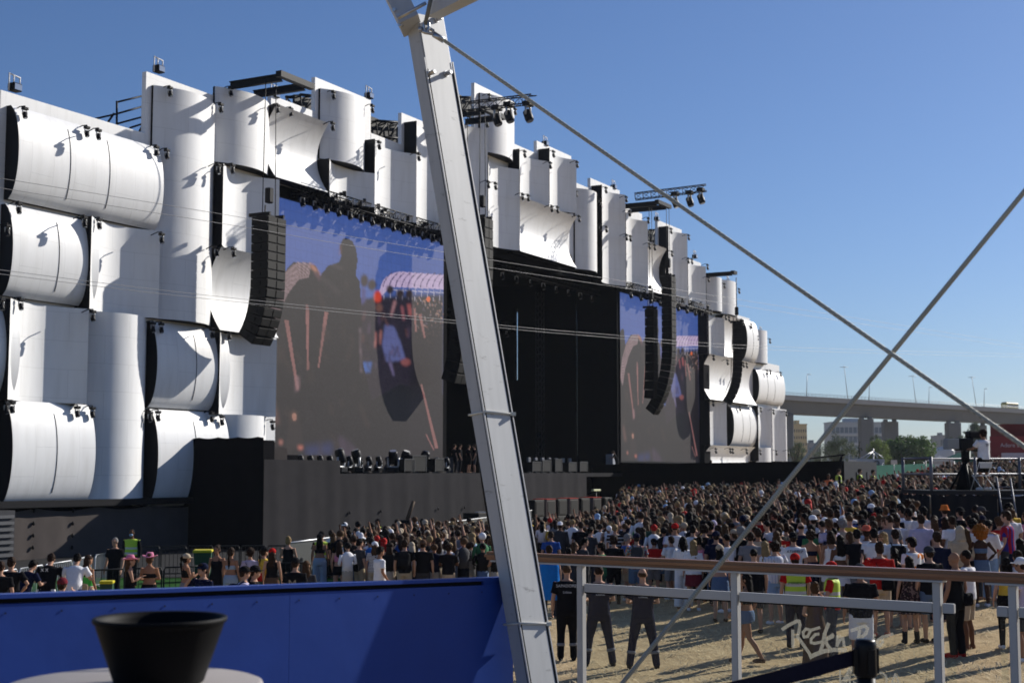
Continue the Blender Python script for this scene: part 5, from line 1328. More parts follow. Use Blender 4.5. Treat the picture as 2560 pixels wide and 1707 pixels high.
def person(loc, rz, b='m', pose='stand', h=None, skin='light', hair=('short', 'dark brown'), top=('tee', 'black'), bot=('trousers', 'dark grey'), hat=None, shoes=None, extra=(), label='', group=None, face=False):
    h = h or (1.76 if b == 'm' else 1.66); base = 1.75 if b == 'm' else 1.718
    t = thing('person', label, 'person', loc, rz, group); s = h / base; t.scale = (s, s, s)
    link('body', body_mesh(b, pose), smat(skin), t)
    if hair and hair[0] != 'none': link('hair', hair_mesh(hair[0], b, pose), hmat(hair[1]), t)
    sh = None
    if top: sh = link({'tee': 't_shirt', 'long': 'shirt', 'tank': 'tank_top', 'crop': 'crop_top', 'longdress': 'dress'}.get(top[0], top[0]), cloth_mesh(top[0], b, pose), cmat(top[1]), t)
    if bot: link({'wideleg': 'trousers'}.get(bot[0], bot[0]), cloth_mesh(bot[0], b, pose), cmat(bot[1]), t)
    if hat: link('hat' if hat[0] in ('bucket', 'cowboy', 'brim') else ('beanie' if hat[0] == 'beanie' else 'cap'), hat_mesh(hat[0], b, pose), cmat(hat[1]), t)
    if shoes:
        kk = 'boot' if shoes == 'boots' else 'shoe'
        for c in 'RL': link(kk, cloth_mesh(kk + c, b, pose), cmat('black' if shoes == 'boots' else shoes), t)
    for x in extra:
        if x[0] == 'text':
            me = text_mesh(x[1], x[2]); me.materials.append(cmat(x[4]) if len(x) > 4 else mat('print_white', (.6, .6, .6), .8))
            o = link('lettering', me, None, sh or t, (x[5] if len(x) > 5 else 0, -.158, x[3])); o.rotation_euler = (math.pi / 2, 0, 0)
        elif x[0] == 'phone':
            J = skel(b, pose); c = x[1] if len(x) > 1 else 'R'; w_ = J['W' + c] + (J['W' + c] - J['E' + c]).normalized() * .10
            mb = MB(); mb.rbox((-.037, -.005, -.02), (.037, .006, .13), .004); link('phone', mb.mesh('phone'), mat('phone_dark', (.015, .02, .035), .2), t, w_ + Vector((0, .03, 0)))
        elif x[0] == 'vest': link('safety_vest', cloth_mesh('vest', b, pose), vest_mat(x[1]), t); sh = t.children[-1]
        elif x[0] == 'glasses':
            hc = head_frame(b); mb = MB()
            for q in (-1, 1): mb.ell(hc + Vector((q * .034, .098, .012)), (.026, .010, .019), 10, 6)
            mb.tube([hc + Vector((-.08, .0, .016)), hc + Vector((-.055, .09, .016)), hc + Vector((.055, .09, .016)), hc + Vector((.08, .0, .016))], .004, 5); o = link('sunglasses', mb.mesh('sunglasses'), mat('dark_lens', (.008, .008, .01), .1), t); o.matrix_local = J_(b, pose)
        elif x[0] == 'mask':
            hc = head_frame(b); mb = MB(); mb.ell(hc + Vector((0, .055, -.055)), (.058, .058, .045), 12, 8); link('face_mask', mb.mesh('face_mask'), cmat('light blue'), t)
        else: link(x[0], cloth_mesh(x[0], b, pose), cmat(x[1]), t)
    if face:
        hc = head_frame(b); mb = MB()
        for q in (-1, 1): mb = MB(); mb.ell(hc + Vector((q * .031, .088, .012)), (.013, .008, .007), 8, 6); o = link('eye', mb.mesh('eye'), mat('eye_dark', (.02, .015, .012), .2), t); o.matrix_local = J_(b, pose)
        mb = MB(); mb.ell(hc + Vector((0, .095, -.062)), (.022, .010, .006), 8, 6); o = link('mouth', mb.mesh('mouth'), mat('lips', (.28, .09, .075), .4), t); o.matrix_local = J_(b, pose)
    return t
def J_(b, pose): return skel(b, pose)['M'].copy()
def vest_mat(c):
    n = 'vest_' + c
    if n in MATS: return MATS[n]
    base = {'neon': (.45, .62, .04), 'orange': (.65, .13, .02)}[c]
    m, N, L, b = new_mat(n); b.inputs['Roughness'].default_value = .7
    tc = N.new('ShaderNodeTexCoord'); sp = N.new('ShaderNodeSeparateXYZ'); L.new(tc.outputs['Object'], sp.inputs[0])
    mr = N.new('ShaderNodeMapRange'); mr.inputs['From Min'].default_value = .95; mr.inputs['From Max'].default_value = 1.45; L.new(sp.outputs['Z'], mr.inputs['Value'])
    cr = N.new('ShaderNodeValToRGB'); cr.color_ramp.interpolation = 'CONSTANT'
    cols = [(0, base), (.10, (.52, .50, .48)), (.22, base), (.40, (.52, .50, .48)), (.52, base)]
    while len(cr.color_ramp.elements) < len(cols): cr.color_ramp.elements.new(.5)
    for e, (p, q) in zip(cr.color_ramp.elements, cols): e.position = p; e.color = (*q, 1)
    L.new(mr.outputs[0], cr.inputs[0]); L.new(cr.outputs[0], b.inputs['Base Color']); MATS[n] = m; return m

def place(px, py, h):
    """ground point where somebody of height h has the top of the head at this pixel"""
    d = ray(px, py); lo, hi = 6.0, 200.0
    f = lambda t: (EYE.z + d.z * t) - (ground_z(d.x * t, d.y * t) + h)
    if f(lo) < 0: return EYE + d * lo
    for _ in range(60):
        m = (lo + hi) / 2
        if f(m) > 0: lo = m
        else: hi = m
    q = EYE + d * lo; return Vector((q.x, q.y, ground_z(q.x, q.y)))
# ------------------------------------------------------------------ people one can tell apart
PLACED = []
def P(px, py, label, b='m', h=None, face_to=0, **k):
    h = h or (1.76 if b == 'm' else 1.66)
    bend = POSES[k.get('pose', 'stand')].get('bend', 0); hat_up = {'cowboy': .05, 'bucket': .02}.get((k.get('hat') or ('', ))[0], .0)
    vis = h * (1 - (1 - math.cos(R(bend))) * .45) + hat_up
    q = place(px, py, vis); PLACED.append((q.x, q.y))
    g = k.pop('group', 'people standing in the field')
    return person(q, R(face_to), b, h=h, label=label, group=g, **k)
SO_ = dict(top=('tee', 'navy'), bot=('trousers', 'navy'), shoes='boots')
TXT = lambda z2: (('text', 'SAPADORES', .075, 1.355), ('text', 'Lisboa', .062, 1.245), ('band', 'grey'))
P(1417, 1410, 'firefighter in black with arms hanging, next to the mast', h=1.80, pose='stand', hair=('buzz', 'brown'), extra=(('text', 'SAPADORES', .075, 1.345), ('text', 'Lisboa', .062, 1.235), ('band', 'grey')), group='firefighters behind the railing', top=('tee', 'black'), bot=('trousers', 'black'), shoes='boots')
P(1497, 1413, 'firefighter in navy with dark hair, middle of the three', h=1.82, pose='wide', face_to=6, hair=('buzz', 'dark brown'), extra=TXT(0), group='firefighters behind the railing', **SO_)
P(1606, 1419, 'bald firefighter in navy, feet apart, right of the other two', h=1.78, pose='wide', face_to=-3, hair=('bald', 'brown'), extra=TXT(0), group='firefighters behind the railing', **SO_)
P(1373, 1363, 'person wrapped in a bright blue cloth beside the mast', hair=('short', 'dark brown'), top=('cape', 'bright blue'), bot=('trousers', 'dark grey'))
P(1377, 1328, 'man in a blue t-shirt left above the handrail end', top=('tee', 'blue'))
P(1400, 1304, 'man in a dark grey shirt and white cap near the mesh fence', h=1.8, top=('long', 'dark grey'), hat=('capback', 'white'), skin='brown')
P(1452, 1304, 'broad man in a black t-shirt near the white-capped man', h=1.84, top=('tee', 'black'))
P(1476, 1317, 'dark-haired man in a dark grey t-shirt looking right', face_to=-50, top=('tee', 'dark grey'), hair=('short', 'black'), pose='phone')
P(1436, 1355, 'brown-haired woman in a black top looking right over the handrail', b='f', face_to=-75, hair=('bob', 'brown'), top=('tank', 'black'), face=True)
P(1421, 1369, 'dark-haired boy whose head just clears the handrail', h=1.62, hair=('short', 'black'), top=('tee', 'dark grey'))
P(1460, 1344, 'man with black hair bowing his head to the right', face_to=-80, hair=('short', 'black'), top=('tee', 'dark grey'), pose='phone')
P(1503, 1357, 'curly-haired boy in a pale green shirt looking left', h=1.66, face_to=80, hair=('curly', 'black'), top=('tee', 'green'), bot=('shorts', 'dark green'), skin='tan', face=True)
P(1534, 1340, 'man with curly dark hair in a black t-shirt and black jeans', hair=('curly', 'dark brown'), top=('tee', 'black'), bot=('jeans', 'black'), shoes='black')
P(1568, 1334, 'grey-haired man with sunglasses in a blue shirt', face_to=-70, hair=('short', 'grey'), top=('tee', 'blue'), bot=('shorts', 'beige'), extra=(('glasses',),), shoes='white')
P(1591, 1333, 'man in a flowered shirt and navy cap with a dark backpack', h=1.8, top=('tee', 'flowers'), hat=('cap', 'navy'), extra=(('backpack', 'dark grey'),), bot=('shorts', 'denim'), shoes='white')
P(1634, 1346, 'child in a red shirt with a black and white cap', h=1.52, top=('tee', 'red'), hat=('capback', 'black'), bot=('shorts', 'grey'), shoes='white')
P(1638, 1298, 'tall man in a dark green t-shirt', h=1.84, top=('tee', 'dark green'), bot=('jeans', 'black'))
P(1538, 1311, 'blond person with a black and white banded top', b='m', hair=('short', 'blond'), top=('tee', 'black and white bands'), face_to=-25)
P(1677, 1305, 'woman with very long brown hair and bare shoulders behind the white t-shirts', b='f', hair=('long', 'brown'), top=('bandeau', 'beige'))
P(1678, 1340, 'boy with dark hair in a white t-shirt and grey shorts', h=1.60, face_to=25, hair=('short', 'dark brown'), top=('tee', 'white'), bot=('shorts', 'grey'), shoes='white', pose='fold')
P(1707, 1341, 'person with black dreadlocks in a white t-shirt and white trousers', b='f', h=1.72, hair=('dreads', 'black'), skin='brown', top=('tee', 'white'), bot=('wideleg', 'white'), pose='fold')
P(1733, 1349, 'blond woman half hidden right of the white trousers', b='f', hair=('long', 'blond'), top=('tee', 'white'), bot=('skirt', 'maroon'), shoes='white')
P(1760, 1311, 'man in a black t-shirt and blue jeans', h=1.82, hair=('curly', 'dark brown'), top=('tee', 'black'), bot=('jeans', 'denim'), shoes='black')
P(1799, 1363, 'woman in a beige ribbed beanie and black top', b='f', hair=('long', 'black'), hat=('beanie', 'beige'), top=('crop', 'black'), bot=('skirt', 'denim'), shoes='black')
P(1790, 1328, 'man in a navy cap behind the beige beanie', hat=('cap', 'navy'), top=('tee', 'navy'))
P(1816, 1333, 'man in a white polo with a dark stripe, looking down left', h=1.8, face_to=35, skin='tan', hair=('buzz', 'black'), top=('tee', 'white'), bot=('shorts', 'denim'), pose='phone', shoes='white')
P(1852, 1317, 'man with curly grey-brown hair in black', hair=('curly', 'grey'), top=('tee', 'black'))
P(1876, 1330, 'person in a pale grey t-shirt behind the rising stay wire', top=('tee', 'grey'), bot=('trousers', 'black'))
P(1884, 1371, 'man with a black crew cut and black t-shirt left of the plaid shirt', h=1.72, hair=('buzz', 'black'), top=('tee', 'black'), bot=('shorts', 'dark grey'), shoes='black')
P(1866, 1434, 'small woman with long black hair and denim shorts walking left', b='f', h=1.58, face_to=60, pose='walk', hair=('long', 'black'), skin='tan', top=('crop', 'black'), bot=('briefs', 'denim'), shoes='brown')
P(1912, 1352, 'blond woman in a white summer top beside the plaid shirt', b='f', hair=('long', 'blond'), top=('tank', 'white'), bot=('skirt', 'black'))
P(1936, 1354, 'person in a white plaid shirt with a cream shoulder bag', h=1.74, face_to=20, hair=('curly', 'dark brown'), top=('tee', 'plaid'), bot=('shorts', 'light blue'), extra=(('bag', 'beige'), ('glasses',)), shoes='white', pose='call')
P(1983, 1331, 'man in a white baseball shirt with black print and a black cap', h=1.8, hat=('capback', 'black'), top=('tee', 'white'), bot=('trousers', 'black'), extra=(('text', 'ATHPREP', .085, 1.33, 'black'), ('text', '7', .20, 1.10, 'dark grey', .03)))
P(1941, 1327, 'woman with a long curly brown ponytail in a white top', b='f', h=1.7, hair=('long', 'brown'), top=('tank', 'white'))
P(1987, 1384, 'rescue worker in a red cap and neon vest, seen from behind', h=1.76, hat=('cap', 'red'), top=('tee', 'red'), bot=('trousers', 'navy'), extra=(('vest', 'neon'), ('text', 'SACAVEM', .062, 1.375, 'green'), ('text', 'EMERGENCIA', .058, 1.20, 'green')), shoes='boots', group='rescue workers in neon vests')
P(2078, 1404, 'rescue worker in a red cap and neon vest turned to the left', h=1.70, face_to=70, hat=('cap', 'red'), hair=('long', 'brown'), top=('tee', 'red'), bot=('trousers', 'navy'), extra=(('vest', 'neon'),), shoes='boots', pose='fold', group='rescue workers in neon vests')
P(2036, 1455, 'short woman with a brown bun in a long brown dress', b='f', h=1.52, hair=('bun', 'brown'), top=('longdress', 'brown'), bot=None, pose='call')
P(2150, 1410, 'heavy man in a black t-shirt, white shorts and dark cap', h=1.78, hat=('cap', 'dark grey'), top=('tee', 'black'), bot=('shorts', 'white'), shoes='black', skin='tan')
P(2198, 1355, 'man in a bright red polo holding up a phone', h=1.82, pose='phoneleft', hair=('bun', 'dark brown'), top=('tee', 'red'), bot=('shorts', 'beige'), extra=(('bag', 'black'), ('phone', 'L')), shoes='coral')
P(2142, 1323, 'man with straight black hair in a black polo', h=1.78, hair=('short', 'black'), top=('tee', 'black'), bot=('trousers', 'grey'))
P(2100, 1337, 'woman with long black hair, brown skin and a white tied top', b='f', h=1.68, skin='brown', hair=('long', 'black'), top=('bandeau', 'white'), bot=('skirt', 'white'))
P(2076, 1327, 'woman with dark curly hair in a white dress with a red strap', b='f', h=1.7, skin='tan', hair=('bob', 'dark brown'), top=('dress', 'white'), bot=None)
P(2026, 1326, 'person with curly brown hair in open-backed navy overalls', b='f', h=1.72, skin='tan', hair=('curly', 'dark brown'), top=('bandeau', 'navy'), bot=('jeans', 'navy'))
P(2002, 1305, 'balding man in a navy hooded jacket', hair=('bald', 'dark brown'), top=('long', 'navy'))
P(2184, 1321, 'man with short dark hair in a plain white t-shirt left of the red polo', h=1.8, hair=('short', 'black'), skin='tan', top=('tee', 'white'), bot=('shorts', 'grey'))
P(2166, 1312, 'person in a coral cowboy hat', hat=('cowboy', 'coral'), skin='brown', top=('tee', 'white'))
P(2105, 1297, 'man with bushy grey hair in a pale shirt', hair=('curly', 'grey'), top=('tee', 'beige'))
P(2208, 1330, 'fair-haired woman with dark glasses looking left', b='f', h=1.68, face_to=75, hair=('bob', 'blond'), top=('tank', 'white'), extra=(('glasses',),), face=True)
P(2238, 1323, 'man in a white t-shirt with a black backpack on', h=1.8, hair=('short', 'dark brown'), top=('tee', 'white'), bot=('shorts', 'dark grey'), extra=(('backpack', 'black'),))
P(2236, 1371, 'girl with a dark ponytail in a black top below the black backpack', b='f', h=1.58, hair=('pony', 'black'), top=('tank', 'black'), bot=('skirt', 'black'))
P(2272, 1390, 'woman with straight black hair in a dark patterned dress', b='f', h=1.62, hair=('long', 'black'), top=('dress', 'dark floral'), bot=None, shoes='boots')
P(2279, 1342, 'bearded man in a white and orange jersey', h=1.82, face_to=30, hair=('short', 'black'), top=('tee', 'white and orange'), bot=('shorts', 'dark grey'))
P(2322, 1366, 'person in a dark backwards cap, black t-shirt and denim shorts', h=1.78, face_to=15, hat=('capback', 'dark grey'), top=('tee', 'black'), bot=('shorts', 'denim'), shoes='black')
P(2342, 1329, 'broad man in a navy shirt', h=1.84, hair=('short', 'dark brown'), top=('long', 'navy'), bot=('trousers', 'navy'))
P(2386, 1380, 'bald man in a black tank top and black trousers', h=1.82, face_to=40, skin='tan', hair=('none', 'black'), top=('tank', 'black'), bot=('trousers', 'black'), shoes='red', extra=(('bag', 'black'),))
P(2415, 1374, 'man with cropped hair, white t-shirt and beige shorts, barefoot', h=1.78, face_to=50, skin='brown', hair=('buzz', 'black'), top=('tee', 'white'), bot=('shorts', 'beige'))
P(2450, 1318, 'woman with a round orange afro, bare back and denim skirt', b='f', h=1.70, skin='dark', hair=('afro', 'orange'), top=('bandeau', 'denim'), bot=('skirt', 'denim'), shoes='white', pose='hips')
P(2414, 1320, 'woman with very long brown hair left of the orange afro', b='f', h=1.7, hair=('long', 'brown'), top=('bandeau', 'black'), bot=('skirt', 'black'), pose='phone')
P(2399, 1314, 'person in a beige hood', top=('hoodie', 'beige'), hair=None)
P(2516, 1277, 'tall man in a red and blue striped football shirt', h=1.90, face_to=55, hair=('short', 'dark brown'), top=('tee', 'red and blue stripes'), bot=('shorts', 'dark grey'), pose='phone')
P(2551, 1394, 'person in a white cap at the right frame edge', h=1.74, face_to=50, skin='tan', hat=('cap', 'white'), top=('tee', 'lilac'), bot=('shorts', 'dark grey'), shoes='white')
P(2515, 1393, 'woman with curly black hair in a yellow top beside the white cap', b='f', h=1.62, hair=('bob', 'black'), top=('tank', 'yellow'), bot=('jeans', 'black'), shoes='white')
P(2543, 1376, 'person with sunglasses pushed up in dark hair, right edge', h=1.72, hair=('short', 'dark brown'), top=('tee', 'white'))
P(2549, 1345, 'woman with black hair in a navy top at the right edge', b='f', hair=('long', 'black'), top=('tee', 'navy'))
P(2361, 1262, 'person in an orange bucket hat before the camera platform', hat=('bucket', 'orange'), top=('tee', 'navy'))
P(2453, 1267, 'man in a cap and sunglasses leaning by the camera platform', face_to=60, hat=('capback', 'dark grey'), top=('tee', 'grey'), extra=(('glasses',),))
P(2438, 1261, 'dark-skinned man in black close by the camera platform', skin='brown', hair=('buzz', 'black'), top=('tee', 'black'))
P(2362, 1292, 'woman with long straight brown hair below the orange bucket hat', b='f', hair=('long', 'dark brown'), top=('tank', 'brown'), bot=('jeans', 'denim'))
P(2335, 1294, 'woman with long brown hair left of two other long-haired women', b='f', hair=('long', 'brown'), top=('tank', 'black'))
P(2380, 1293, 'woman with black hair right behind the long brown hair', b='f', hair=('long', 'black'), top=('tank', 'black'))
P(2302, 1286, 'man in a pale grey-blue t-shirt with dark hair', h=1.84, hair=('short', 'dark brown'), top=('tee', 'lilac'))
P(2430, 1298, 'curly-haired man left behind the orange afro', hair=('curly', 'black'), top=('tee', 'white'))
P(2470, 1300, 'person in a white shirt holding an arm out, right of the orange afro', face_to=-60, hair=('short', 'black'), top=('long', 'white'), bot=('jeans', 'light blue'), pose='phone')
P(1783, 1300, 'person with a pale grey hood up', top=('hoodie', 'lilac'), hair=None)
# left of the mast, by the barriers
LG = 'people near the barriers left of the mast'
def PL(*a, **k): k['group'] = LG; return P(*a, **k)
PL(2, 1403, 'person in black at the left frame edge', pose='relax', top=('tee', 'black'), bot=('trousers', 'black'))
PL(29, 1392, 'man in a black t-shirt and dark shorts near the left frame edge', h=1.8, top=('tee', 'black'), bot=('trousers', 'dark grey'), pose='hips', hair=('short', 'dark brown'))
PL(58, 1402, 'boy in navy leaning on the white barrier', h=1.7, pose='lean', face_to=-30, top=('tee', 'navy'), bot=('jeans', 'denim'), hair=('short', 'black'))
PL(118, 1386, 'man in a printed black t-shirt and white shorts leaning forward', h=1.82, pose='lean', top=('tee', 'black'), bot=('shorts', 'white'), extra=(('text', 'X X', .10, 1.33),), hair=('short', 'dark brown'))
PL(156, 1445, 'person in a maroon cap low behind the blue wall', h=1.72, hat=('cap', 'maroon'), top=('tank', 'blue'), pose='call')
PL(184, 1386, 'man in a white t-shirt and dark trousers leaning on the barrier', h=1.82, pose='lean', top=('tee', 'white'), bot=('trousers', 'dark grey'), hair=('short', 'black'))
PL(221, 1387, 'woman in a bright green top and striped trousers', b='f', h=1.7, face_to=-35, hair=('long', 'dark brown'), top=('tank', 'bright green'), bot=('jeans', 'long stripes'), extra=(('bag', 'khaki'),), skin='tan')
PL(288, 1343, 'grey-haired man in black facing us beside the barrier', h=1.8, face_to=160, hair=('buzz', 'grey'), top=('tee', 'black'), bot=('trousers', 'black'), face=True)
PL(330, 1322, 'guard in a neon vest and face mask before the black drape', h=1.82, face_to=175, hair=('buzz', 'black'), skin='brown', top=('long', 'black'), bot=('trousers', 'black'), extra=(('vest', 'neon'), ('mask',)))
PL(326, 1385, 'woman in a pink cowboy hat looking right at her hands', b='f', face_to=-70, hat=('cowboy', 'pink'), hair=('long', 'brown'), top=('tank', 'black'), bot=('briefs', 'black'), pose='phone')
PL(375, 1379, 'woman in a pink cowboy hat and long black dress, seen from behind', b='f', h=1.7, hat=('cowboy', 'pink'), hair=('bun', 'brown'), top=('bandeau', 'black'), bot=('skirt', 'black'), skin='tan', pose='fold')
PL(466, 1384, 'girl in a beige cap, black crop top and grey trousers', b='f', face_to=-60, hat=('cap', 'beige'), hair=('pony', 'black'), skin='tan', top=('crop', 'black'), bot=('wideleg', 'grey'), pose='phone')
PL(508, 1408, 'man in a navy cap and t-shirt on the phone, facing us', h=1.8, face_to=140, hat=('cap', 'navy'), top=('tee', 'navy'), pose='call', face=True)
PL(543, 1363, 'woman in a short black dress by the green bin', b='f', h=1.72, face_to=170, hair=('bun', 'dark brown'), top=('dress', 'black'), bot=None, skin='tan', face=True)
PL(578, 1368, 'woman with a long plait, bare back and pale jeans', b='f', h=1.7, hair=('braid', 'dark brown'), top=('bandeau', 'pale denim'), bot=('wideleg', 'pale denim'), skin='tan', face_to=-20)
PL(626, 1371, 'person with curly hair in a pale lilac top with a black bag', b='f', hair=('curly', 'dark brown'), top=('tee', 'lilac'), extra=(('bag', 'black'),), bot=('jeans', 'black'))
PL(611, 1416, 'person in a black cap and lilac shirt low behind the blue wall', hat=('cap', 'black'), top=('tee', 'lilac'), face_to=-70, extra=(('backpack', 'navy'),))
PL(637, 1414, 'person in a black cap and sunglasses, black shirt, facing right', hat=('cap', 'black'), top=('long', 'black'), face_to=-80, extra=(('glasses',),), face=True)
PL(661, 1367, 'woman in a yellow top and black cap with a red bag', b='f', h=1.7, face_to=-50, hat=('cap', 'black'), hair=('pony', 'dark brown'), top=('tee', 'yellow'), extra=(('bag', 'red'),), bot=('jeans', 'dark green'))
PL(681, 1371, 'woman in a red cap, black top and long brown skirt', b='f', h=1.68, hat=('cap', 'red'), hair=('long', 'dark brown'), top=('tank', 'black'), bot=('skirt', 'brown'))
PL(721, 1341, 'blond woman in a black tank top above the others', b='f', h=1.74, hair=('bun', 'blond'), top=('tank', 'black'), bot=('jeans', 'black'), pose='fold')
PL(739, 1395, 'man in a black cap and a black t-shirt with a big grey print', h=1.74, hat=('cap', 'black'), top=('tee', 'black'), extra=(('text', 'M', .26, 1.12, 'khaki'),), face_to=-15)
PL(766, 1401, 'woman with long loose brown hair and dark top', b='f', h=1.66, hair=('long', 'brown'), top=('tee', 'dark grey'), bot=('jeans', 'black'))
PL(800, 1334, 'woman with a bare back, black cap and pale jeans', b='f', h=1.76, skin='tan', hat=('capback', 'black'), hair=('long', 'black'), top=('bandeau', 'black'), bot=('wideleg', 'pale denim'))
PL(804, 1328, 'guard in a neon vest hidden by the bare-backed woman', h=1.8, hat=('cap', 'black'), top=('tee', 'black'), extra=(('vest', 'neon'),))
PL(849, 1353, 'woman with long dark hair, pink top and black shorts', b='f', h=1.68, hair=('long', 'dark brown'), top=('crop', 'pink'), bot=('briefs', 'black'), skin='light', pose='phone')
PL(883, 1343, 'woman with brown hair in a dark top and blue jeans', b='f', h=1.7, hair=('long', 'brown'), top=('tank', 'maroon'), bot=('jeans', 'denim'))
PL(899, 1346, 'man in a dark grey t-shirt and khaki trousers with a cross strap', face_to=-50, hair=('short', 'black'), top=('tee', 'dark grey'), bot=('trousers', 'khaki'), extra=(('bag', 'black'),))
PL(937, 1354, 'woman in a striped top and white cap', b='f', h=1.68, hat=('cap', 'white'), hair=('long', 'brown'), top=('tee', 'thin stripes'), bot=('trousers', 'beige'))
PL(950, 1366, 'young man in a loose white t-shirt looking right', h=1.76, face_to=-60, skin='tan', hair=('short', 'black'), top=('tee', 'white'), bot=('shorts', 'white'), pose='relax', face=True)
PL(952, 1337, 'woman with long black hair behind the white t-shirt', b='f', hair=('long', 'black'), top=('tank', 'lilac'))
PL(997, 1333, 'man in a black t-shirt with a white line print', h=1.8, top=('tee', 'black'), bot=('trousers', 'black'), extra=(('text', 'I', .22, 1.15),))
PL(1012, 1349, 'man with a black backpack and khaki shorts', h=1.78, hair=('short', 'dark brown'), top=('tee', 'black'), extra=(('backpack', 'black'),), bot=('shorts', 'khaki'))
PL(1018, 1320, 'person in a white t-shirt close to the mesh fence', top=('tee', 'white'), hair=('bob', 'black'))
PL(1047, 1325, 'man in a black shirt beside the white t-shirt at the mesh fence', hair=('short', 'black'), top=('tee', 'black'))
PL(1058, 1350, 'person in a brown beanie and black top', hat=('beanie', 'brown'), top=('tee', 'black'))
PL(1068, 1346, 'woman with a very long brown ponytail and pale jeans', b='f', h=1.72, hair=('long', 'brown'), top=('bandeau', 'black'), bot=('jeans', 'pale denim'))
PL(1092, 1332, 'blond man in a black t-shirt and white shorts', h=1.8, hair=('short', 'blond'), top=('tee', 'black'), bot=('shorts', 'white'))
PL(1098, 1320, 'person in a beige shirt with a cross strap at the mesh fence', hair=('long', 'dark brown'), b='f', top=('tee', 'beige'), bot=('skirt', 'brown'), extra=(('bag', 'black'),))
PL(1153, 1316, 'man in a white t-shirt and blue shorts', h=1.8, hat=('capback', 'beige'), top=('tee', 'white'), bot=('shorts', 'blue'))
PL(1168, 1322, 'man in a white tank top and pale blue jeans', h=1.82, hair=('short', 'dark brown'), top=('tank', 'white'), bot=('jeans', 'pale denim'))
PL(1198, 1340, 'person in a black cap and black t-shirt, brown trousers', hat=('cap', 'black'), top=('tee', 'black'), bot=('trousers', 'brown'))
PL(1222, 1339, 'man with a pale flag over the shoulders beside the mast', h=1.78, hair=('short', 'dark brown'), top=('cape', 'grey'), bot=('trousers', 'black'))
PL(1194, 1316, 'blond long-haired woman near the mast', b='f', hair=('long', 'blond'), top=('tee', 'grey'))
PL(1218, 1311, 'man in a light blue shirt near the mast', top=('tee', 'light blue'), hair=('short', 'black'))
for k, (px, py, l, kw) in enumerate(((913, 1318, 'woman with bushy black hair leaning over the mesh fence', dict(b='f', hair=('curly', 'black'), top=('tee', 'black'))), (928, 1315, 'brown-haired woman looking down over the mesh fence', dict(b='f', hair=('long', 'brown'), top=('tee', 'dark grey'))), (941, 1311, 'person in dark clothes against the mesh fence by the guard', dict(hair=('short', 'black'), top=('tee', 'black'))))): PL(px, py, l, face_to=-30, **kw)
PL(945, 1297, 'guard in a cap and neon vest inside the mesh fence', hat=('cap', 'black'), face_to=120, skin='brown', top=('tee', 'black'), extra=(('vest', 'neon'),))
PL(862, 1306, 'guard in a white cap and black jacket inside the mesh fence', h=1.82, hat=('cap', 'white'), face_to=150, skin='brown', top=('long', 'black'), face=True)
PL(1018, 1304, 'person in a black cap with a camera lens inside the mesh fence', hat=('cap', 'black'), top=('tee', 'dark grey'))
PL(1405, 1244, 'guard in a neon vest in the pit before the crates', top=('tee', 'black'), extra=(('vest', 'neon'),), face_to=90)
# guards along the black wall and people with raised arms
GG = 'guards in vests along the black wall'
def PZ(px, py, Y, zfeet, label, **k):
    q = at(px, py, Y); h = k.get('h', 1.76); b = k.pop('b', 'm'); f = k.pop('face_to', 0); k.pop('h', None)
    PLACED.append((q.x, q.y)); return person(Vector((q.x, q.y, q.z - h)), R(f), b, h=h, label=label, **k)
VB = dict(top=('long', 'black'), bot=('trousers', 'black'))
PZ(2096, 1172, 69, 0, 'guard in a neon vest at the corner of the grey container', face_to=-90, extra=(('vest', 'neon'),), group=GG, **VB)
PZ(2149, 1172, 73, 0, 'guard in a neon vest before the door of the grey container', face_to=-100, extra=(('vest', 'neon'),), group=GG, **VB)
PZ(2182, 1174, 74, 0, 'guard in a neon vest right of the grey container', face_to=-100, extra=(('vest', 'neon'),), group=GG, **VB)
PZ(2071, 1184, 68, 0, 'guard in an orange vest before the black wall', face_to=180, extra=(('vest', 'orange'),), group=GG, skin='brown', **VB)
PZ(1947, 1197, 72, 0, 'guard in a neon vest in the middle of the black wall', face_to=180, extra=(('vest', 'neon'),), group=GG, **VB)
PZ(1839, 1214, 80, 0, 'half hidden guard in a neon vest low before the black wall', face_to=170, extra=(('vest', 'neon'),), group=GG, **VB)
PZ(1737, 1170, 92, 0, 'person in a white shirt climbing down at the black wall', face_to=-100, pose='walk', top=('tee', 'white'), bot=('shorts', 'blue'))
PZ(1777, 1150, 93, 0, 'camera operator in black crouching on top of the black wall', face_to=-20, pose='phone', **VB)
PZ(1548, 1235, 74, 0, 'person in a black shirt and white shorts raised above the crowd by the fence end', pose='raiseone', top=('tee', 'black'), bot=('shorts', 'white'))
PZ(1556, 1288, 52, 0, 'fan in a bright blue shirt raising both arms', pose='raise', top=('tee', 'bright blue'), bot=('jeans', 'denim'))
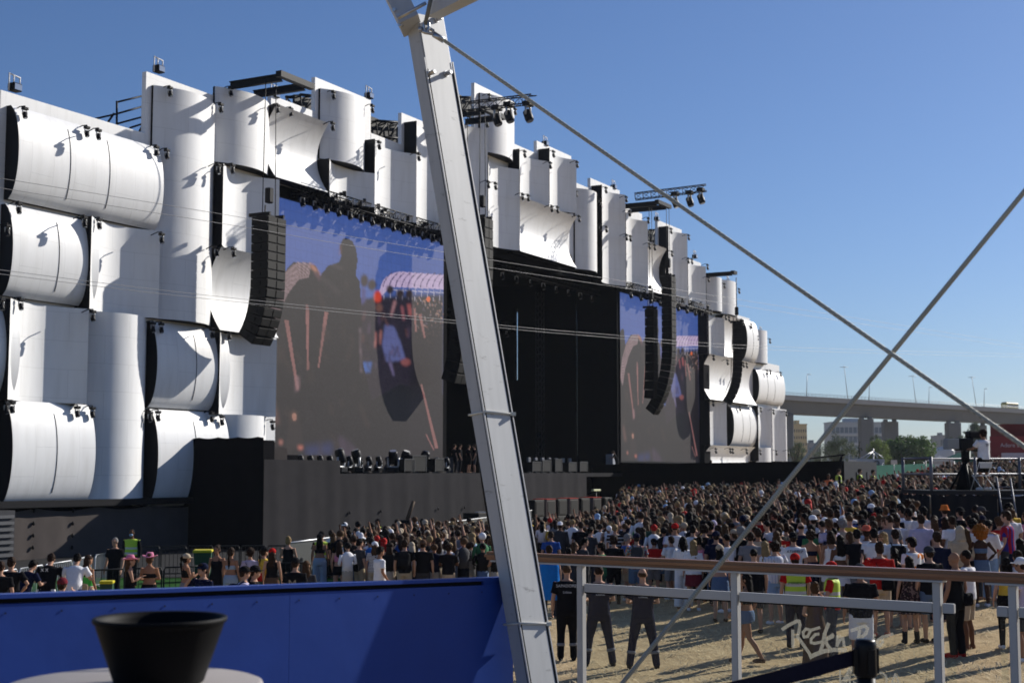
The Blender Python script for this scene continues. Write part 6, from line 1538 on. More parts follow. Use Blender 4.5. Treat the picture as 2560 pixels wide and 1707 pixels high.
# crew and musicians on the stage
SG = 'crew on the stage'
def PS(px, py, p, label, **k):
    s, z = FP(px, py, p); q = SP(s, p, DECK); b = k.pop('b', 'm'); f = k.pop('face_to', 0)
    k.setdefault('top', ('tee', 'black')); k.setdefault('bot', ('trousers', 'black')); return person(q, R(f), b, h=1.78, label=label, group=SG, **k)
PS(1136, 1100, .9, 'crew member in black at the stage edge, left of the group', face_to=-60)
PS(1150, 1100, 1.2, 'crew member in black t-shirt looking right on the stage', face_to=-90, hair=('short', 'black'))
PS(1172, 1100, .8, 'crew member in black shorts on the stage beside the mast', face_to=-60, bot=('shorts', 'black'))
PS(1186, 1100, 1.3, 'crew member half behind the mast on the stage', face_to=100, bot=('shorts', 'dark grey'))
PS(1476, 1110, -3, 'musician in black on the dark part of the stage', face_to=150, pose='fold')
PS(1497, 1110, -3, 'musician in dark clothes beside the other on the dark stage', face_to=170, pose='fold', bot=('shorts', 'khaki'))
PS(1542, 1130, 1, 'stagehand crouching at the left edge of the right screen', face_to=90, pose='lean')

# ------------------------------------------------------------------ the packed crowd
def wall_ok(x, y):
    if y > 71:
        if x < 17.6 + (y - 71) * .47 and x > 15.6 - (y - 72) * .293: return False
    if x < -5.9 + (y - 46) * .243: return False            # the mesh fence
    if 11.6 < x < 17 and 41.0 < y < 46.5: return False       # the camera platform
    return True
cand = []; rg = random.Random(21)
y = 33.0
while y < 175:
    step = .54 if y < 60 else (.6 if y < 100 else .8); dx = .48 if y < 60 else (.50 if y < 100 else .72)
    x = -7.5
    while x < .375 * y + 1.5:
        xx, yy = x + rg.uniform(-.2, .2), y + rg.uniform(-.26, .26); px = CX + FPX * xx / yy
        near = 33 + 20 * max(0.0, min(1.0, (1750 - px) / 380.0))   # the front of the crowd bends away to the left
        if px > 2250: near = 31
        if px < 1250: near = 39
        if px > 2290 and 35 < yy < 42.3: near = 999
        ok = yy > near and wall_ok(xx, yy) and px > (830 if yy < 64 else 1190) and (yy < 117 or xx > 8)
        if yy > 78 and xx < 15.6 - (yy - 72) * .293 and yy > 112: ok = False
        if yy > 60 and rg.random() < .05: ok = False
        if px < 1545 and yy > 56 + max(0.0, px - 1440) * .14: ok = False
        if ok and all((xx - a) ** 2 + (yy - b) ** 2 > .20 for a, b in PLACED if abs(b - yy) < 1): cand.append((yy, xx))
        x += dx
    y += step
cand.sort()
def zone(px, yy):
    if px < 1250: return 'left of the mast'
    if px < 1400: return 'beside the mesh fence'
    if px < 1620: return 'left in the crowd'
    if px < 1850: return 'middle of the crowd'
    if px < 2060: return 'right of the stay wire'
    if px < 2300: return 'left of camera platform'
    return 'near the camera platform'
TOPS = ['white'] * 13 + ['black'] * 13 + ['navy'] * 4 + ['grey'] * 3 + ['dark grey'] * 3 + ['blue', 'red', 'green', 'beige', 'lilac', 'light blue', 'maroon', 'pink', 'khaki', 'yellow', 'bright blue']
NEAR_N = max(0, 292 - len([o for o in bpy.data.objects if o.name.startswith('person') and o.parent is None]))
for yy, xx in cand[:NEAR_N]:
    px = CX + FPX * xx / yy; b = 'm' if rg.random() < .58 else 'f'; tc = rg.choice(TOPS)
    hk = rg.choice(['short', 'short', 'short', 'curly', 'buzz']) if b == 'm' else rg.choice(['long', 'long', 'bob', 'pony', 'bun', 'braid'])
    hcol = rg.choice(['black', 'black', 'dark brown', 'dark brown', 'brown', 'brown', 'blond'] if b == 'f' else ['black', 'black', 'dark brown', 'dark brown', 'brown'])
    tk = 'tee' if b == 'm' else rg.choice(['tee', 'tank', 'bandeau', 'tank']); pose = rg.choice(['stand', 'stand', 'fold', 'phone', 'relax', 'hips'] if yy < 60 else ['stand', 'fold', 'phone', 'raiseone'])
    hat = ('cap' if rg.random() < .6 else 'capback', rg.choice(['white', 'black', 'beige', 'navy', 'red'])) if rg.random() < .16 else None
    hl = {'short': 'short', 'curly': 'curly', 'buzz': 'cropped', 'long': 'long', 'bob': 'bobbed', 'pony': 'tied-up', 'bun': 'bunned', 'braid': 'plaited'}[hk]
    tn = {'tee': 't-shirt', 'tank': 'tank top', 'bandeau': 'strapless top'}[tk]
    head = f'{hat[1]} cap' if hat else f'{hl} {hcol} hair'
    lab = f'person with {head} and {tc} {tn}, {zone(px, yy)}'
    ws = lab.split(); 
    person(Vector((xx, yy, ground_z(xx, yy))), R(rg.uniform(-25, 25) + (8 if px < 1900 else 22)), b, pose, h=rg.gauss(1.75, .06) if b == 'm' else rg.gauss(1.64, .055), skin=rg.choice(['light', 'light', 'tan', 'tan', 'brown']),
           hair=(hk, hcol), top=(tk, tc), bot=(rg.choice(['jeans', 'shorts', 'trousers']), rg.choice(['denim', 'black', 'dark grey', 'beige', 'pale denim'])), hat=hat, label=lab, group='people packed before the stage')

# everyone farther off: one mass, each figure still modelled (head, hair, shoulders, arms)
def proto(seed):
    rq = random.Random(seed); vs, fs, cl = [], [], []
    def put(mb, c):
        o = len(vs); vs.extend(mb.v); fs.extend([tuple(i + o for i in f) for f in mb.f]); cl.extend([c] * len(mb.f))
    b = 'm' if seed % 2 else 'f'; w_ = .21 if b == 'm' else .175; up_ = seed % 6 == 3
    mb = MB(); mb.stack([((0, 0, .45), .17, .13), ((0, 0, .95), .18, .13)], 8); put(mb, 3)
    mb = MB(); mb.stack([((0, 0, .93), .175, .125), ((0, 0, 1.15), .16, .115), ((0, 0, 1.36), w_, .115), ((0, 0, 1.44), w_ * .72, .09), ((0, 0, 1.49), .06, .06)], 10); put(mb, 2)
    for s in (-1, 1):
        mb = MB()
        if up_ and s > 0: mb.tube([(s * w_, 0, 1.40), (s * .30, .06, 1.62), (s * .24, .1, 1.92)], [.05, .042, .03], 6)
        else: mb.tube([(s * w_, 0, 1.40), (s * (w_ + .07), 0, 1.16), (s * .15, .2, 1.1)], [.055, .045, .032], 6)
        put(mb, 0 if seed % 3 == 0 or (up_ and s > 0) else 2)
    mb = MB(); mb.tube([(0, 0, 1.45), (0, .0, 1.56)], .05, 6); mb.ell((0, .015, 1.63), (.076, .094, .115), 8, 6); put(mb, 0)
    mb = MB(); mb.ell((0, -.02, 1.665), (.09 + .012 * (seed % 3), .10, .10), 8, 6)
    if b == 'f': mb.stack([((0, -.09, 1.22 + .1 * (seed % 3)), .07, .03), ((0, -.085, 1.45), .10, .05), ((0, -.05, 1.64), .088, .07)], 8)
    put(mb, 1)
    return np.array(vs, np.float32), fs, cl
PROT = [proto(s) for s in range(14)]
rest = cand[NEAR_N:]
allv, loops, starts, cols, nv, nl = [], [], [], [], 0, 0
lin = lambda c: c
for yy, xx in rest:
    V, F, C = PROT[rg.randrange(14)]; a = R(rg.uniform(-30, 30) + 15); s = rg.gauss(.985, .045)
    ca, sa = math.cos(a) * s, math.sin(a) * s; Vt = np.empty_like(V); Vt[:, 0] = V[:, 0] * ca - V[:, 1] * sa + xx; Vt[:, 1] = V[:, 0] * sa + V[:, 1] * ca + yy; Vt[:, 2] = V[:, 2] * s + ground_z(xx, yy)
    pal = [SKIN[rg.choice(['light', 'light', 'tan', 'tan', 'brown'])], HAIRC[rg.choice(['black', 'black', 'dark brown', 'dark brown', 'brown', 'brown', 'blond'])] if rg.random() > .10 else CLOTH[rg.choice(['white', 'red', 'beige', 'black', 'light blue'])], CLOTH[rg.choice(TOPS)], CLOTH[rg.choice(['denim', 'black', 'beige'])]]
    for f, c in zip(F, C):
        loops.extend([i + nv for i in f]); starts.append(nl); nl += len(f); cols.append(pal[c])
    allv.append(Vt); nv += len(V)
allv = np.concatenate(allv); me = bpy.data.meshes.new('crowd')
me.vertices.add(len(allv)); me.vertices.foreach_set('co', allv.ravel()); me.loops.add(nl); me.loops.foreach_set('vertex_index', np.array(loops, np.int32))
me.polygons.add(len(starts)); me.polygons.foreach_set('loop_start', np.array(starts, np.int32)); me.polygons.foreach_set('use_smooth', np.ones(len(starts), bool)); me.update(calc_edges=True)
at_ = me.attributes.new('tone', 'FLOAT_COLOR', 'FACE'); arr = np.ones((len(starts), 4), np.float32); arr[:, :3] = np.array(cols, np.float32); at_.data.foreach_set('color', arr.ravel())
m, N, L, b_ = new_mat('crowd_tones'); b_.inputs['Roughness'].default_value = .8; b_.inputs['Specular IOR Level'].default_value = .12; an = N.new('ShaderNodeAttribute'); an.attribute_name = 'tone'; L.new(an.outputs['Color'], b_.inputs['Base Color'])
kind(link('crowd', me, m), 'stuff')
# ------------------------------------------------------------------ fences, pit, black wall, camera platform
def grid_mat(name, col, alpha):
    m, N, L, b = new_mat(name); out = N['Material Output']; b.inputs['Base Color'].default_value = (*col, 1); b.inputs['Roughness'].default_value = .6
    tr = N.new('ShaderNodeBsdfTransparent'); mx = N.new('ShaderNodeMixShader'); mx.inputs[0].default_value = alpha
    L.new(tr.outputs[0], mx.inputs[1]); L.new(b.outputs[0], mx.inputs[2]); L.new(mx.outputs[0], out.inputs['Surface']); return m
M_MESH = grid_mat('mesh_screen', (.03, .036, .036), .82)
fa, fb = Vector((-7.2, 46, 0)), Vector((9.2, 118, 0)); fd = (fb - fa); fl_ = fd.length; fd.normalize()
fence = thing('mesh_fence', 'tall mesh fence with a silver top rail running towards the stage', 'fence', fa)
N_ = 26
def fz(k): q = fa + fd * fl_ * k / N_; return Vector((q.x, q.y, ground_z(q.x, q.y))) - fa
TOPZ = 1.34
for k in range(N_):
    a, b = fz(k), fz(k + 1); mb = MB(); mb.add([a + Vector((0, 0, .08)), b + Vector((0, 0, .08)), b + Vector((0, 0, TOPZ - .03)), a + Vector((0, 0, TOPZ - .03))], [(0, 1, 2, 3)]); mb.build('mesh_panel', M_MESH, fence, fix=False)
    mb = MB(); mb.tube([a, a + Vector((0, 0, TOPZ))], .025, 6); mb.build('post', M_METAL_BLACK, fence)
mb = MB(); mb.tube([fz(k) + Vector((0, 0, TOPZ)) for k in range(N_ + 1)], .032, 6); mb.build('top_rail', mat('galvanised', (.55, .56, .57), .4, .5), fence)

def barrier(a, b, col, lab, grp, legs=True, h=1.1, name='crowd_barrier'):
    a, b = Vector((a[0], a[1], ground_z(*a))), Vector((b[0], b[1], ground_z(*b))); t = thing(name, lab, 'barrier', a, 0, grp); d = b - a; n = max(6, int(d.length / .14))
    mb = MB(); c = [Vector((0, 0, .18)), Vector((0, 0, h - .08)), d * .04 + Vector((0, 0, h)), d * .96 + Vector((0, 0, h)), d + Vector((0, 0, h - .08)), d + Vector((0, 0, .18)), Vector((0, 0, .18))]; mb.tube(c, .022, 8, cap=False); mb.build('frame', col, t)
    mb = MB(); 
    for i in range(1, n): q = d * i / n; mb.tube([q + Vector((0, 0, .18)), q + Vector((0, 0, h))], .009, 5, cap=False)
    mb.build('bar_grille', col, t)
    sd_ = Vector((-d.y, d.x, 0)).normalized()
    for q in (.12, .88): mb = MB(); mb.tube([d * q + sd_ * -.3, d * q + Vector((0, 0, .2)), d * q + sd_ * .3], .02, 6); mb.build('foot', col, t)
    return t
M_WB = mat('white_barrier', (.55, .56, .58), .4, .3); M_BB = mat('black_barrier', (.012, .012, .013), .5, .2)
def gp(px, Y): return ((px - CX) / FPX * Y, Y)
wpts = [gp(-20, 35.6), gp(62, 37.4), gp(125, 39.0), gp(196, 41.0), gp(243, 43.4)]
for k in range(4): barrier(wpts[k], (wpts[k + 1][0] - .05, wpts[k + 1][1] - .05), M_WB, f"white steel barrier, {('nearest', 'second nearest', 'third nearest', 'farthest')[k]} of the white row at left", 'white crowd barriers')
barrier(gp(248, 43.6), gp(290, 45.5), M_GREYMETAL, 'grey barrier beside the grey-haired man in black', 'white crowd barriers')
bl = [gp(345 + 66 * k, 48.6 + .1 * k) for k in range(7)]
for k in range(6): barrier(bl[k], (bl[k + 1][0] - .06, bl[k + 1][1]), M_BB, f'black barrier number {k + 1} from the left in the row before the black tower', 'black barriers before the stage')
b2l = [gp(235 + 92 * k, 36.8 + .55 * k) for k in range(7)]
for k in range(6): barrier(b2l[k], (b2l[k + 1][0] - .06, b2l[k + 1][1]), M_BB, f'black barrier {k + 1} from the left in the nearer row by the turf', 'nearer black barriers')
def bin_(px, Y, lab):
    q = gp(px, Y); t = thing('wheeled_bin', lab, 'bin', (q[0], q[1], ground_z(*q)), R(8), 'wheeled bins with yellow lids'); g = mat('bin_green', (.02, .06, .035), .5); y_ = mat('bin_yellow', (.55, .47, .02), .45)
    mb = MB(); mb.hexa([(-.22, -.24, .12), (.22, -.24, .12), (.22, .24, .12), (-.22, .24, .12), (-.28, -.32, .98), (.28, -.32, .98), (.28, .32, .98), (-.28, .32, .98)]); mb.build('body', g, t)
    mb = MB(); mb.rbox((-.31, -.36, .98), (.31, .36, 1.07), .025); mb.tube([(-.25, .38, 1.0), (.25, .38, 1.0)], .022, 6); mb.build('lid', y_, t)
    for s in (-1, 1): mb = MB(); mb.tube([(s * .2, .24, .1), (s * .25, .24, .1)], .1, 14); mb.build('wheel', M_PLB, t)
bin_(515, 47.2, 'green bin with a bright yellow lid beside the woman in the short black dress'); bin_(279, 36.6, 'small dark bin with a yellow lid behind the nearer black barriers'); bpy.data.objects['wheeled_bin.001'].scale = (.55, .55, .8)

# subwoofers in the pit, with red cloth on some
for k in range(7):
    px = 1332 + k * 29; s, _ = FP(px, 1240, 7.5); t = thing('subwoofer_stack', f"{('first', 'second', 'third', 'fourth', 'fifth', 'sixth', 'last')[k]} speaker stack from the left along the pit barrier", 'speaker', SP(s, 7.5, 0), SRZ, 'speaker stacks along the pit')
    for z in (0, 1.0):
        mb = MB(); mb.rbox((-.62, -.45, z + .01), (.62, .45, z + .99), .03); c = mb.build('cabinet', mat('pit_box', (.13, .105, .10), .8) if k % 2 else M_CAB, t); mb = MB(); mb.rbox((-.5, -.475, z + .1), (.5, -.455, z + .9), .01); mb.build('grille', M_GRILLE, c)
    if k in (1, 3, 5): mb = MB(); mb.rbox((-.64, -.47, 2.0), (.64, .47, 2.035), .01); mb.build('red_cover', mat('red_cloth', (.35, .05, .04), .8), t)
s, _ = FP(1490, 1212, 6.5); t = thing('strip_light', 'pale yellow lamp strip at the end of the pit barrier', 'lamp', SP(s, 6.5, 2.35), SRZ); mb = MB(); mb.rbox((-.55, -.1, 0), (.55, .1, .14), .03); mb.build('housing', mat('pale_yellow', (.6, .62, .35), .5), t); mb = MB(); mb.tube([(0, 0, 0), (0, 0, -2.3)], .04, 8); mb.build('stand', M_METAL_BLACK, t)
# white flight case behind the fence left of the mast, and a boom arm
q = at(1190, 1285, 80); t = thing('flight_case', 'black flight case with a pale frame seen over the mesh fence', 'case', (q.x, q.y, ground_z(q.x, q.y)), SRZ); mb = MB(); mb.rbox((-.6, -.5, .1), (.6, .5, 1.35), .03); mb.build('body', M_CAB, t); mb = MB(); mb.rbox((.62, -.45, .2), (1.2, .45, 1.38), .03); mb.build('pale_frame', mat('panel_grey', (.34, .35, .38), .5), t); mb = MB(); mb.box((-.5, -.4, 0), (1.1, .4, .1)); mb.build('foot', M_METAL_BLACK, t)
q = at(1010, 1315, 66); t = thing('camera_crane', 'camera head with a raised brown arm inside the mesh fence', 'camera crane', (q.x, q.y, ground_z(q.x, q.y)), 0); z_ = q.z - ground_z(q.x, q.y)
mb = MB(); mb.tube([(0, 0, 0), (0, 0, z_)], .07, 8); mb.build('stand', M_METAL_BLACK, t); mb = MB(); mb.rbox((-.35, -.2, z_), (.35, .2, z_ + .3), .04); mb.build('head', M_METAL_BLACK, t); mb = MB(); mb.tube([(.15, 0, z_ + .3), (.42, .1, z_ + 1.15)], .09, 8); mb.build('arm', mat('arm_brown', (.10, .07, .05), .6), t); mb = MB(); mb.tube([(.3, -.1, z_ + .2), (.75, -.25, z_ + .1)], .09, 10); mb.build('lens', M_GREYMETAL, t)

W1, W2 = Vector((16.6, 72, 0)), Vector((4.2, 114, 0)); WT = EYEZ + .57
bw = thing('black_wall', 'long matt black wall closing off the stage behind the crowd', 'wall', W1)
d = W2 - W1; nrm = Vector((-d.y, d.x, 0)).normalized()
for k in range(14):
    a, b = d * (k / 14.0), d * ((k + .997) / 14.0); o_ = nrm * -.12 * -1
    mb = MB(); mb.hexa([a + Vector((0, 0, -.5)), b + Vector((0, 0, -.5)), b - o_ + Vector((0, 0, -.5)), a - o_ + Vector((0, 0, -.5)), a + Vector((0, 0, WT)), b + Vector((0, 0, WT)), b - o_ + Vector((0, 0, WT)), a - o_ + Vector((0, 0, WT))]); mb.build('board', M_BLACK, bw)
cont = thing('grey_container', 'dark grey container with two doors at the end of the black wall', 'container', W1)
e = Vector((3.5, 7.3, 0)); bk = Vector((-.35, 2.4, 0)); M_CONT = mat('container_grey', (.04, .041, .046), .6, var=.12, scale=3)
h_ = Vector((0, 0, WT - .01)); g_ = Vector((0, 0, -.3)); o0 = Vector((.15, 0, 0))
mb = MB(); mb.hexa([o0 + g_, o0 + e + g_, o0 + e + bk + g_, o0 + bk + g_, o0 + h_, o0 + e + h_, o0 + e + bk + h_, o0 + bk + h_]); mb.build('body', M_CONT, cont)
en = Vector((e.y, -e.x, 0)).normalized()
for q in (.40, .72):
    mb = MB(); a, b = o0 + e * (q - .06) + en * .02, o0 + e * (q + .08) + en * .02; z0, z1 = Vector((0, 0, ground_z(18, 75))), Vector((0, 0, WT - .55)); t_ = en * .03
    mb.hexa([a + z0, b + z0, b + z0 + t_, a + z0 + t_, a + z1, b + z1, b + z1 + t_, a + z1 + t_]); mb.build('door', mat('container_door', (.055, .056, .062), .55), cont)
pl = thing('roof_plank', 'black tilted board lying on top of the grey container', 'board', at(2058, 1150, 73)); pa, pb = Vector((-.9, 0, .02)), at(2112, 1138, 74) - pl.location
mb = MB(); u_ = Vector((0, 1.1, 0)); tk = Vector((0, 0, .07)); mb.hexa([pa, pb, pb + u_, pa + u_, pa + tk, pb + tk, pb + u_ + tk, pa + u_ + tk]); mb.build('board', M_BLACK, pl)
mb = MB(); mb.tube([pb + Vector((-.1, .1, 0)), Vector((pb.x - .25, pb.y, -.05))], .07, 6); mb.build('prop', M_METAL_BLACK, pl)

# camera platform with its operator
PX0, PX1, PY0, PY1, PZD = 12.35, 17.2, 42.2, 45.4, EYEZ - .54
plat = thing('camera_platform', 'black-skirted camera platform with grey tube rails above the crowd', 'platform', (PX0, PY0, 0))
mb = MB(); mb.box((0, 0, PZD - .12), (PX1 - PX0, PY1 - PY0, PZD)); mb.build('deck', mat('deck_black', (.03, .03, .032), .7), plat)
def skirt(a, b, name):
    mb = MB(); n = 30; d = Vector(b) - Vector(a); nn = Vector((d.y, -d.x, 0)).normalized(); vs = []
    for j in range(5):
        for i in range(n + 1): k = j / 4; q = Vector(a) + d * i / n + nn * (.03 + .035 * math.sin(i * 1.1) * (1.1 - k)); vs.append((q.x, q.y, .3 + (PZD - .14 - .3) * k + (.03 * math.sin(i * .8) if j == 4 else 0)))
    mb.add(vs, [(j * (n + 1) + i, j * (n + 1) + i + 1, (j + 1) * (n + 1) + i + 1, (j + 1) * (n + 1) + i) for j in range(4) for i in range(n)], True); mb.build(name, mat('skirt_black', (.014, .015, .019), .9), plat, fix=False)
skirt((0, 0, 0), (1.95, 0, 0), 'skirt'); skirt((1.97, 0, 0), (PX1 - PX0, 0, 0), 'skirt'); skirt((0, PY1 - PY0, 0), (0, 0, 0), 'skirt')
M_TUBE = mat('platform_tube', (.13, .135, .16), .45, .4)
TP = EYEZ + .46
xs_ = [at(2437, 1150, PY1 - .1).x - PX0, at(2548, 1150, PY1 - .1).x - PX0]
for x, y in ((.05, .06), (.05, PY1 - PY0 - .1), (xs_[0], PY1 - PY0 - .1), (xs_[1], PY1 - PY0 - .1)): mb = MB(); mb.tube([(x, y, PZD), (x, y, TP)], .05, 8); mb.build('post', M_TUBE, plat)
for z in (TP - .04, EYEZ - .06):
    mb = MB(); mb.tube([(.05, .06, z), (.05, PY1 - PY0 - .1, z), (xs_[1] + .6, PY1 - PY0 - .1, z)], .034, 8); mb.build('rail', M_TUBE, plat)
lad = thing('ladder', 'grey ladder leaning on the right side of the camera platform', 'ladder', at(2530, 1405, 41.6).xy.to_3d()); zb_ = ground_z(lad.location.x, 41.6); lad.location.z = zb_
for s in (-.2, .2): mb = MB(); mb.tube([(s, -.3, 0), (s, .5, 2.1)], .028, 6); mb.build('stile', M_TUBE, lad)
for k in range(6): mb = MB(); f_ = (k + .7) / 6.5; mb.tube([(-.2, -.3 + .8 * f_, 2.1 * f_), (.2, -.3 + .8 * f_, 2.1 * f_)], .02, 6); mb.build('rung', M_TUBE, lad)
q = at(2457, 1074, 43.6); person(Vector((q.x, q.y, PZD)), R(28), 'm', 'camera', h=q.z - PZD, skin='tan', hair=('curly', 'dark brown'), top=('tee', 'white'), bot=('shorts', 'black'), shoes='white', label='camera operator in a white t-shirt standing on the raised platform', extra=(('text', 'TV', .10, 1.27, 'navy'),))
q = at(2404, 1150, 44.0); cz = PZD; camr = thing('broadcast_camera', 'large broadcast camera with a grey lens box on the platform', 'camera', (q.x, 44.0, 0), R(100 - 90))
zc = at(2404, 1108, 44).z
mb = MB(); mb.rbox((-.12, -.2, zc - .22), (.34, .25, zc + .16), .04); mb.build('body', M_METAL_BLACK, camr); mb = MB(); mb.rbox((-.52, -.15, zc - .18), (-.13, .18, zc + .14), .02); mb.build('lens_box', mat('lens_grey', (.30, .31, .30), .5), camr)
mb = MB(); mb.rbox((.22, -.14, zc + .16), (.66, .2, zc + .38), .04); mb.build('viewfinder', M_METAL_BLACK, camr); mb = MB(); mb.tube([(.2, 0, zc - .2), (.55, -.3, zc - .25)], .025, 6); mb.build('pan_bar', M_METAL_BLACK, camr)
for k in range(3): mb = MB(); mb.tube([(.1 + .2 * k - .2, .1, zc - .1 * k), (.05, -.25, zc - .3 - .1 * k), (.2 - .1 * k, .1, zc - .5)], .02, 6); mb.build('cable', M_METAL_BLACK, camr)
tri = thing('tripod', 'black tripod carrying the broadcast camera', 'tripod', (q.x + .12, 44.0, PZD)); hz_ = zc - .23 - PZD
mb = MB(); mb.tube([(0, 0, hz_ - .35), (0, 0, hz_)], .13, 10); mb.build('head', M_METAL_BLACK, tri)
for a in (.4, 2.5, 4.6): mb = MB(); mb.tube([(0, 0, hz_ - .3), (.5 * math.cos(a), .5 * math.sin(a), 0)], .04, 8); mb.build('leg', M_METAL_BLACK, tri)
mb = MB(); mb.stack([((0, 0, 0), .33, .3), ((0, 0, .35), .24, .2), ((0, 0, .75), .12, .1)], 12); mb.build('rain_cover', M_BLACK, tri)
q = at(2462, 1200, 43.1); ch = thing('folding_chair', 'white folding chair behind the camera operator', 'chair', (q.x, 43.0, PZD), R(20)); M_CW = mat('chair_white', (.62, .6, .56), .5)
mb = MB(); mb.rbox((-.22, -.03, .66), (.22, .0, .84), .01); mb.build('backrest', M_CW, ch); mb = MB(); mb.rbox((-.21, .0, .42), (.21, .4, .45), .01); mb.build('seat', M_CW, ch)
for s in (-.23, .23):
    mb = MB(); mb.tube([(s, -.02, .84), (s, .42, 0)], .014, 6); mb.build('leg', M_CW, ch); mb = MB(); mb.tube([(s, .3, .42), (s, -.15, 0)], .014, 6); mb.build('leg', M_CW, ch)

# ------------------------------------------------------------------ viaduct with lamps and a bus
M_CONC = mat('viaduct_concrete', (.13, .138, .15), .85, var=.12, scale=.25, bump=.1, bscale=1); M_CONC2 = mat('parapet_concrete', (.22, .225, .235), .85, var=.1, scale=.4)
V0, V1 = Vector((86, 450, 0)), Vector((199, 553, 0)); vd = (V1 - V0); vn = Vector((vd.y, -vd.x, 0)).normalized(); VZ = 28.1
vi = thing('viaduct', 'long grey concrete road viaduct crossing the right background', 'bridge', V0)
def vp(t, off, z): q = vd * t + vn * off; return Vector((q.x, q.y, z))
def along(t0, t1, sec):   # prism of a cross section (offset towards us, z) swept along the deck
    mb = MB(); n = len(sec); mb.add([vp(t0, o, z) for o, z in sec] + [vp(t1, o, z) for o, z in sec], [tuple(range(n))[::-1], tuple(range(n, 2 * n))] + [(i, (i + 1) % n, n + (i + 1) % n, n + i) for i in range(n)]); return mb
along(-.3, 1.7, [(0, VZ - 1.6), (-2.2, VZ - 2.2), (-3.4, VZ - 5.7), (-10.6, VZ - 5.7), (-11.8, VZ - 2.2), (-14, VZ - 1.6), (-14, VZ - 1.0), (0, VZ - 1.0)]).build('deck', M_CONC, vi)
along(-.3, 1.7, [(0.02, VZ - 1.7), (-.35, VZ - 1.7), (-.35, VZ - .1), (.02, VZ - .1)]).build('parapet', M_CONC2, vi)
mb = MB(); 
for k in range(150): p_ = vp(-.28 + k * .0131, -.15, VZ - .1); mb.tube([p_, p_ + Vector((0, 0, .9))], .05, 4, cap=False)
for z in (.45, .9): mb.tube([vp(-.3, -.15, VZ - .1 + z), vp(1.7, -.15, VZ - .1 + z)], .05, 4)
mb.build('guard_rail', M_GREYMETAL, vi)
def on_deck(px, off):
    d = ray(px, 1000); a = V0 + vn * off; det = d.x * -vd.y + d.y * vd.x; t = (d.x * a.y - d.y * a.x) / (d.x * -vd.y + d.y * vd.x) * 1.0
    # solve a + vd*t parallel to d in plan
    return (d.y * a.x - d.x * a.y) / (d.x * vd.y - d.y * vd.x)
for px, w_, off in ((1971, 19, -3), (2163, 34, -3), (2223, 37, -11), (2380, 35, -3), (2444, 35, -11), (2546, 32, -3), (2620, 34, -11)):
    t = on_deck(px, off); c = vp(t, off, 0); Y = (V0 + c).y; ww = w_ / FPX * Y / 2
    mb = MB(); mb.prism([(c.x - ww, c.y - 1.6), (c.x - ww * .8, c.y - 2.0), (c.x + ww * .8, c.y - 2.0), (c.x + ww, c.y - 1.6), (c.x + ww, c.y + 1.6), (c.x - ww, c.y + 1.6)], -2, VZ - 6.5); o = mb.build('pier', M_CONC, vi)
    for s in (-.5, .5): mb = MB(); mb.box((c.x + s * ww * 1.2 - .6, c.y - 1, VZ - 6.5), (c.x + s * ww * 1.2 + .6, c.y + 1, VZ - 5.7)); mb.build('bearing', M_CONC, o)
def lamp_post(px, py0, px1, py1, off, lab, nm='street_lamp'):
    t = on_deck(px1, off); b = V0 + vp(t, off, VZ - 1.0); top_ = at(px, py0, b.y); o = thing(nm, lab, 'street lamp' if nm == 'street_lamp' else 'mast', b, 0, 'posts on the viaduct'); v_ = top_ - b
    mb = MB(); mb.tube([(0, 0, 0), v_], .14, 6, r2=.08); mb.build('pole', M_GREYMETAL, o); mb = MB()
    if nm == 'street_lamp': mb.tube([v_, v_ + Vector((.6, 0, .1)), v_ + Vector((1.3, 0, 0))], .09, 6); mb.build('lamp_head', M_GREYMETAL, o)
    else: mb.tube([v_ + Vector((-1.4, 0, -.5)), v_ + Vector((1.4, 0, -.5))], .09, 6); mb.build('crossbar', M_GREYMETAL, o)
lamp_post(2018, 936, 2016, 990, -1, 'upright lamp post farthest left on the viaduct'); lamp_post(2174, 947, 2172, 997, -1, 'upright lamp post left of the rising stay wire'); lamp_post(2323, 968, 2321, 1006, -13, 'short upright post in the middle of the viaduct'); lamp_post(2461, 972, 2459, 1015, -1, 'upright lamp post nearest the bus')
lamp_post(2110, 914, 2121, 994, -13, 'tall leaning mast at the left of the viaduct', 'leaning_mast'); lamp_post(2281, 937, 2291, 1003, -13, 'tall leaning mast in the middle of the viaduct', 'leaning_mast'); lamp_post(2429, 940, 2442, 1012, -13, 'tall leaning mast left of the bus', 'leaning_mast')
t = on_deck(2524, -4); c = V0 + vp(t, -4, VZ - 1.0); bus = thing('bus', 'small yellow and dark bus driving on the viaduct', 'bus', c, math.atan2(vd.y, vd.x))
mb = MB(); mb.rbox((-4.6, -1.25, .5), (4.6, 1.25, 3.3), .15); mb.build('body', mat('bus_yellow', (.50, .42, .10), .4), bus)
for s in (-1, 1):
    for k in range(5): mb = MB(); mb.rbox((-4.3 + k * 1.74, s * 1.255 - .02, 1.75), (-2.7 + k * 1.74, s * 1.255 + .02, 2.75), .01); mb.build('window', mat('bus_glass', (.03, .04, .045), .15), bus)
mb = MB(); mb.rbox((-4.0, -1.0, 3.3), (3.6, 1.0, 3.55), .05); mb.build('roof_unit', mat('bus_dark', (.06, .06, .05), .5), bus)
for x in (-3, 3):
    for s in (-1, 1): mb = MB(); mb.tube([(x, s * 1.0, .5), (x, s * 1.27, .5)], .5, 16); mb.build('wheel', M_PLB, bus)

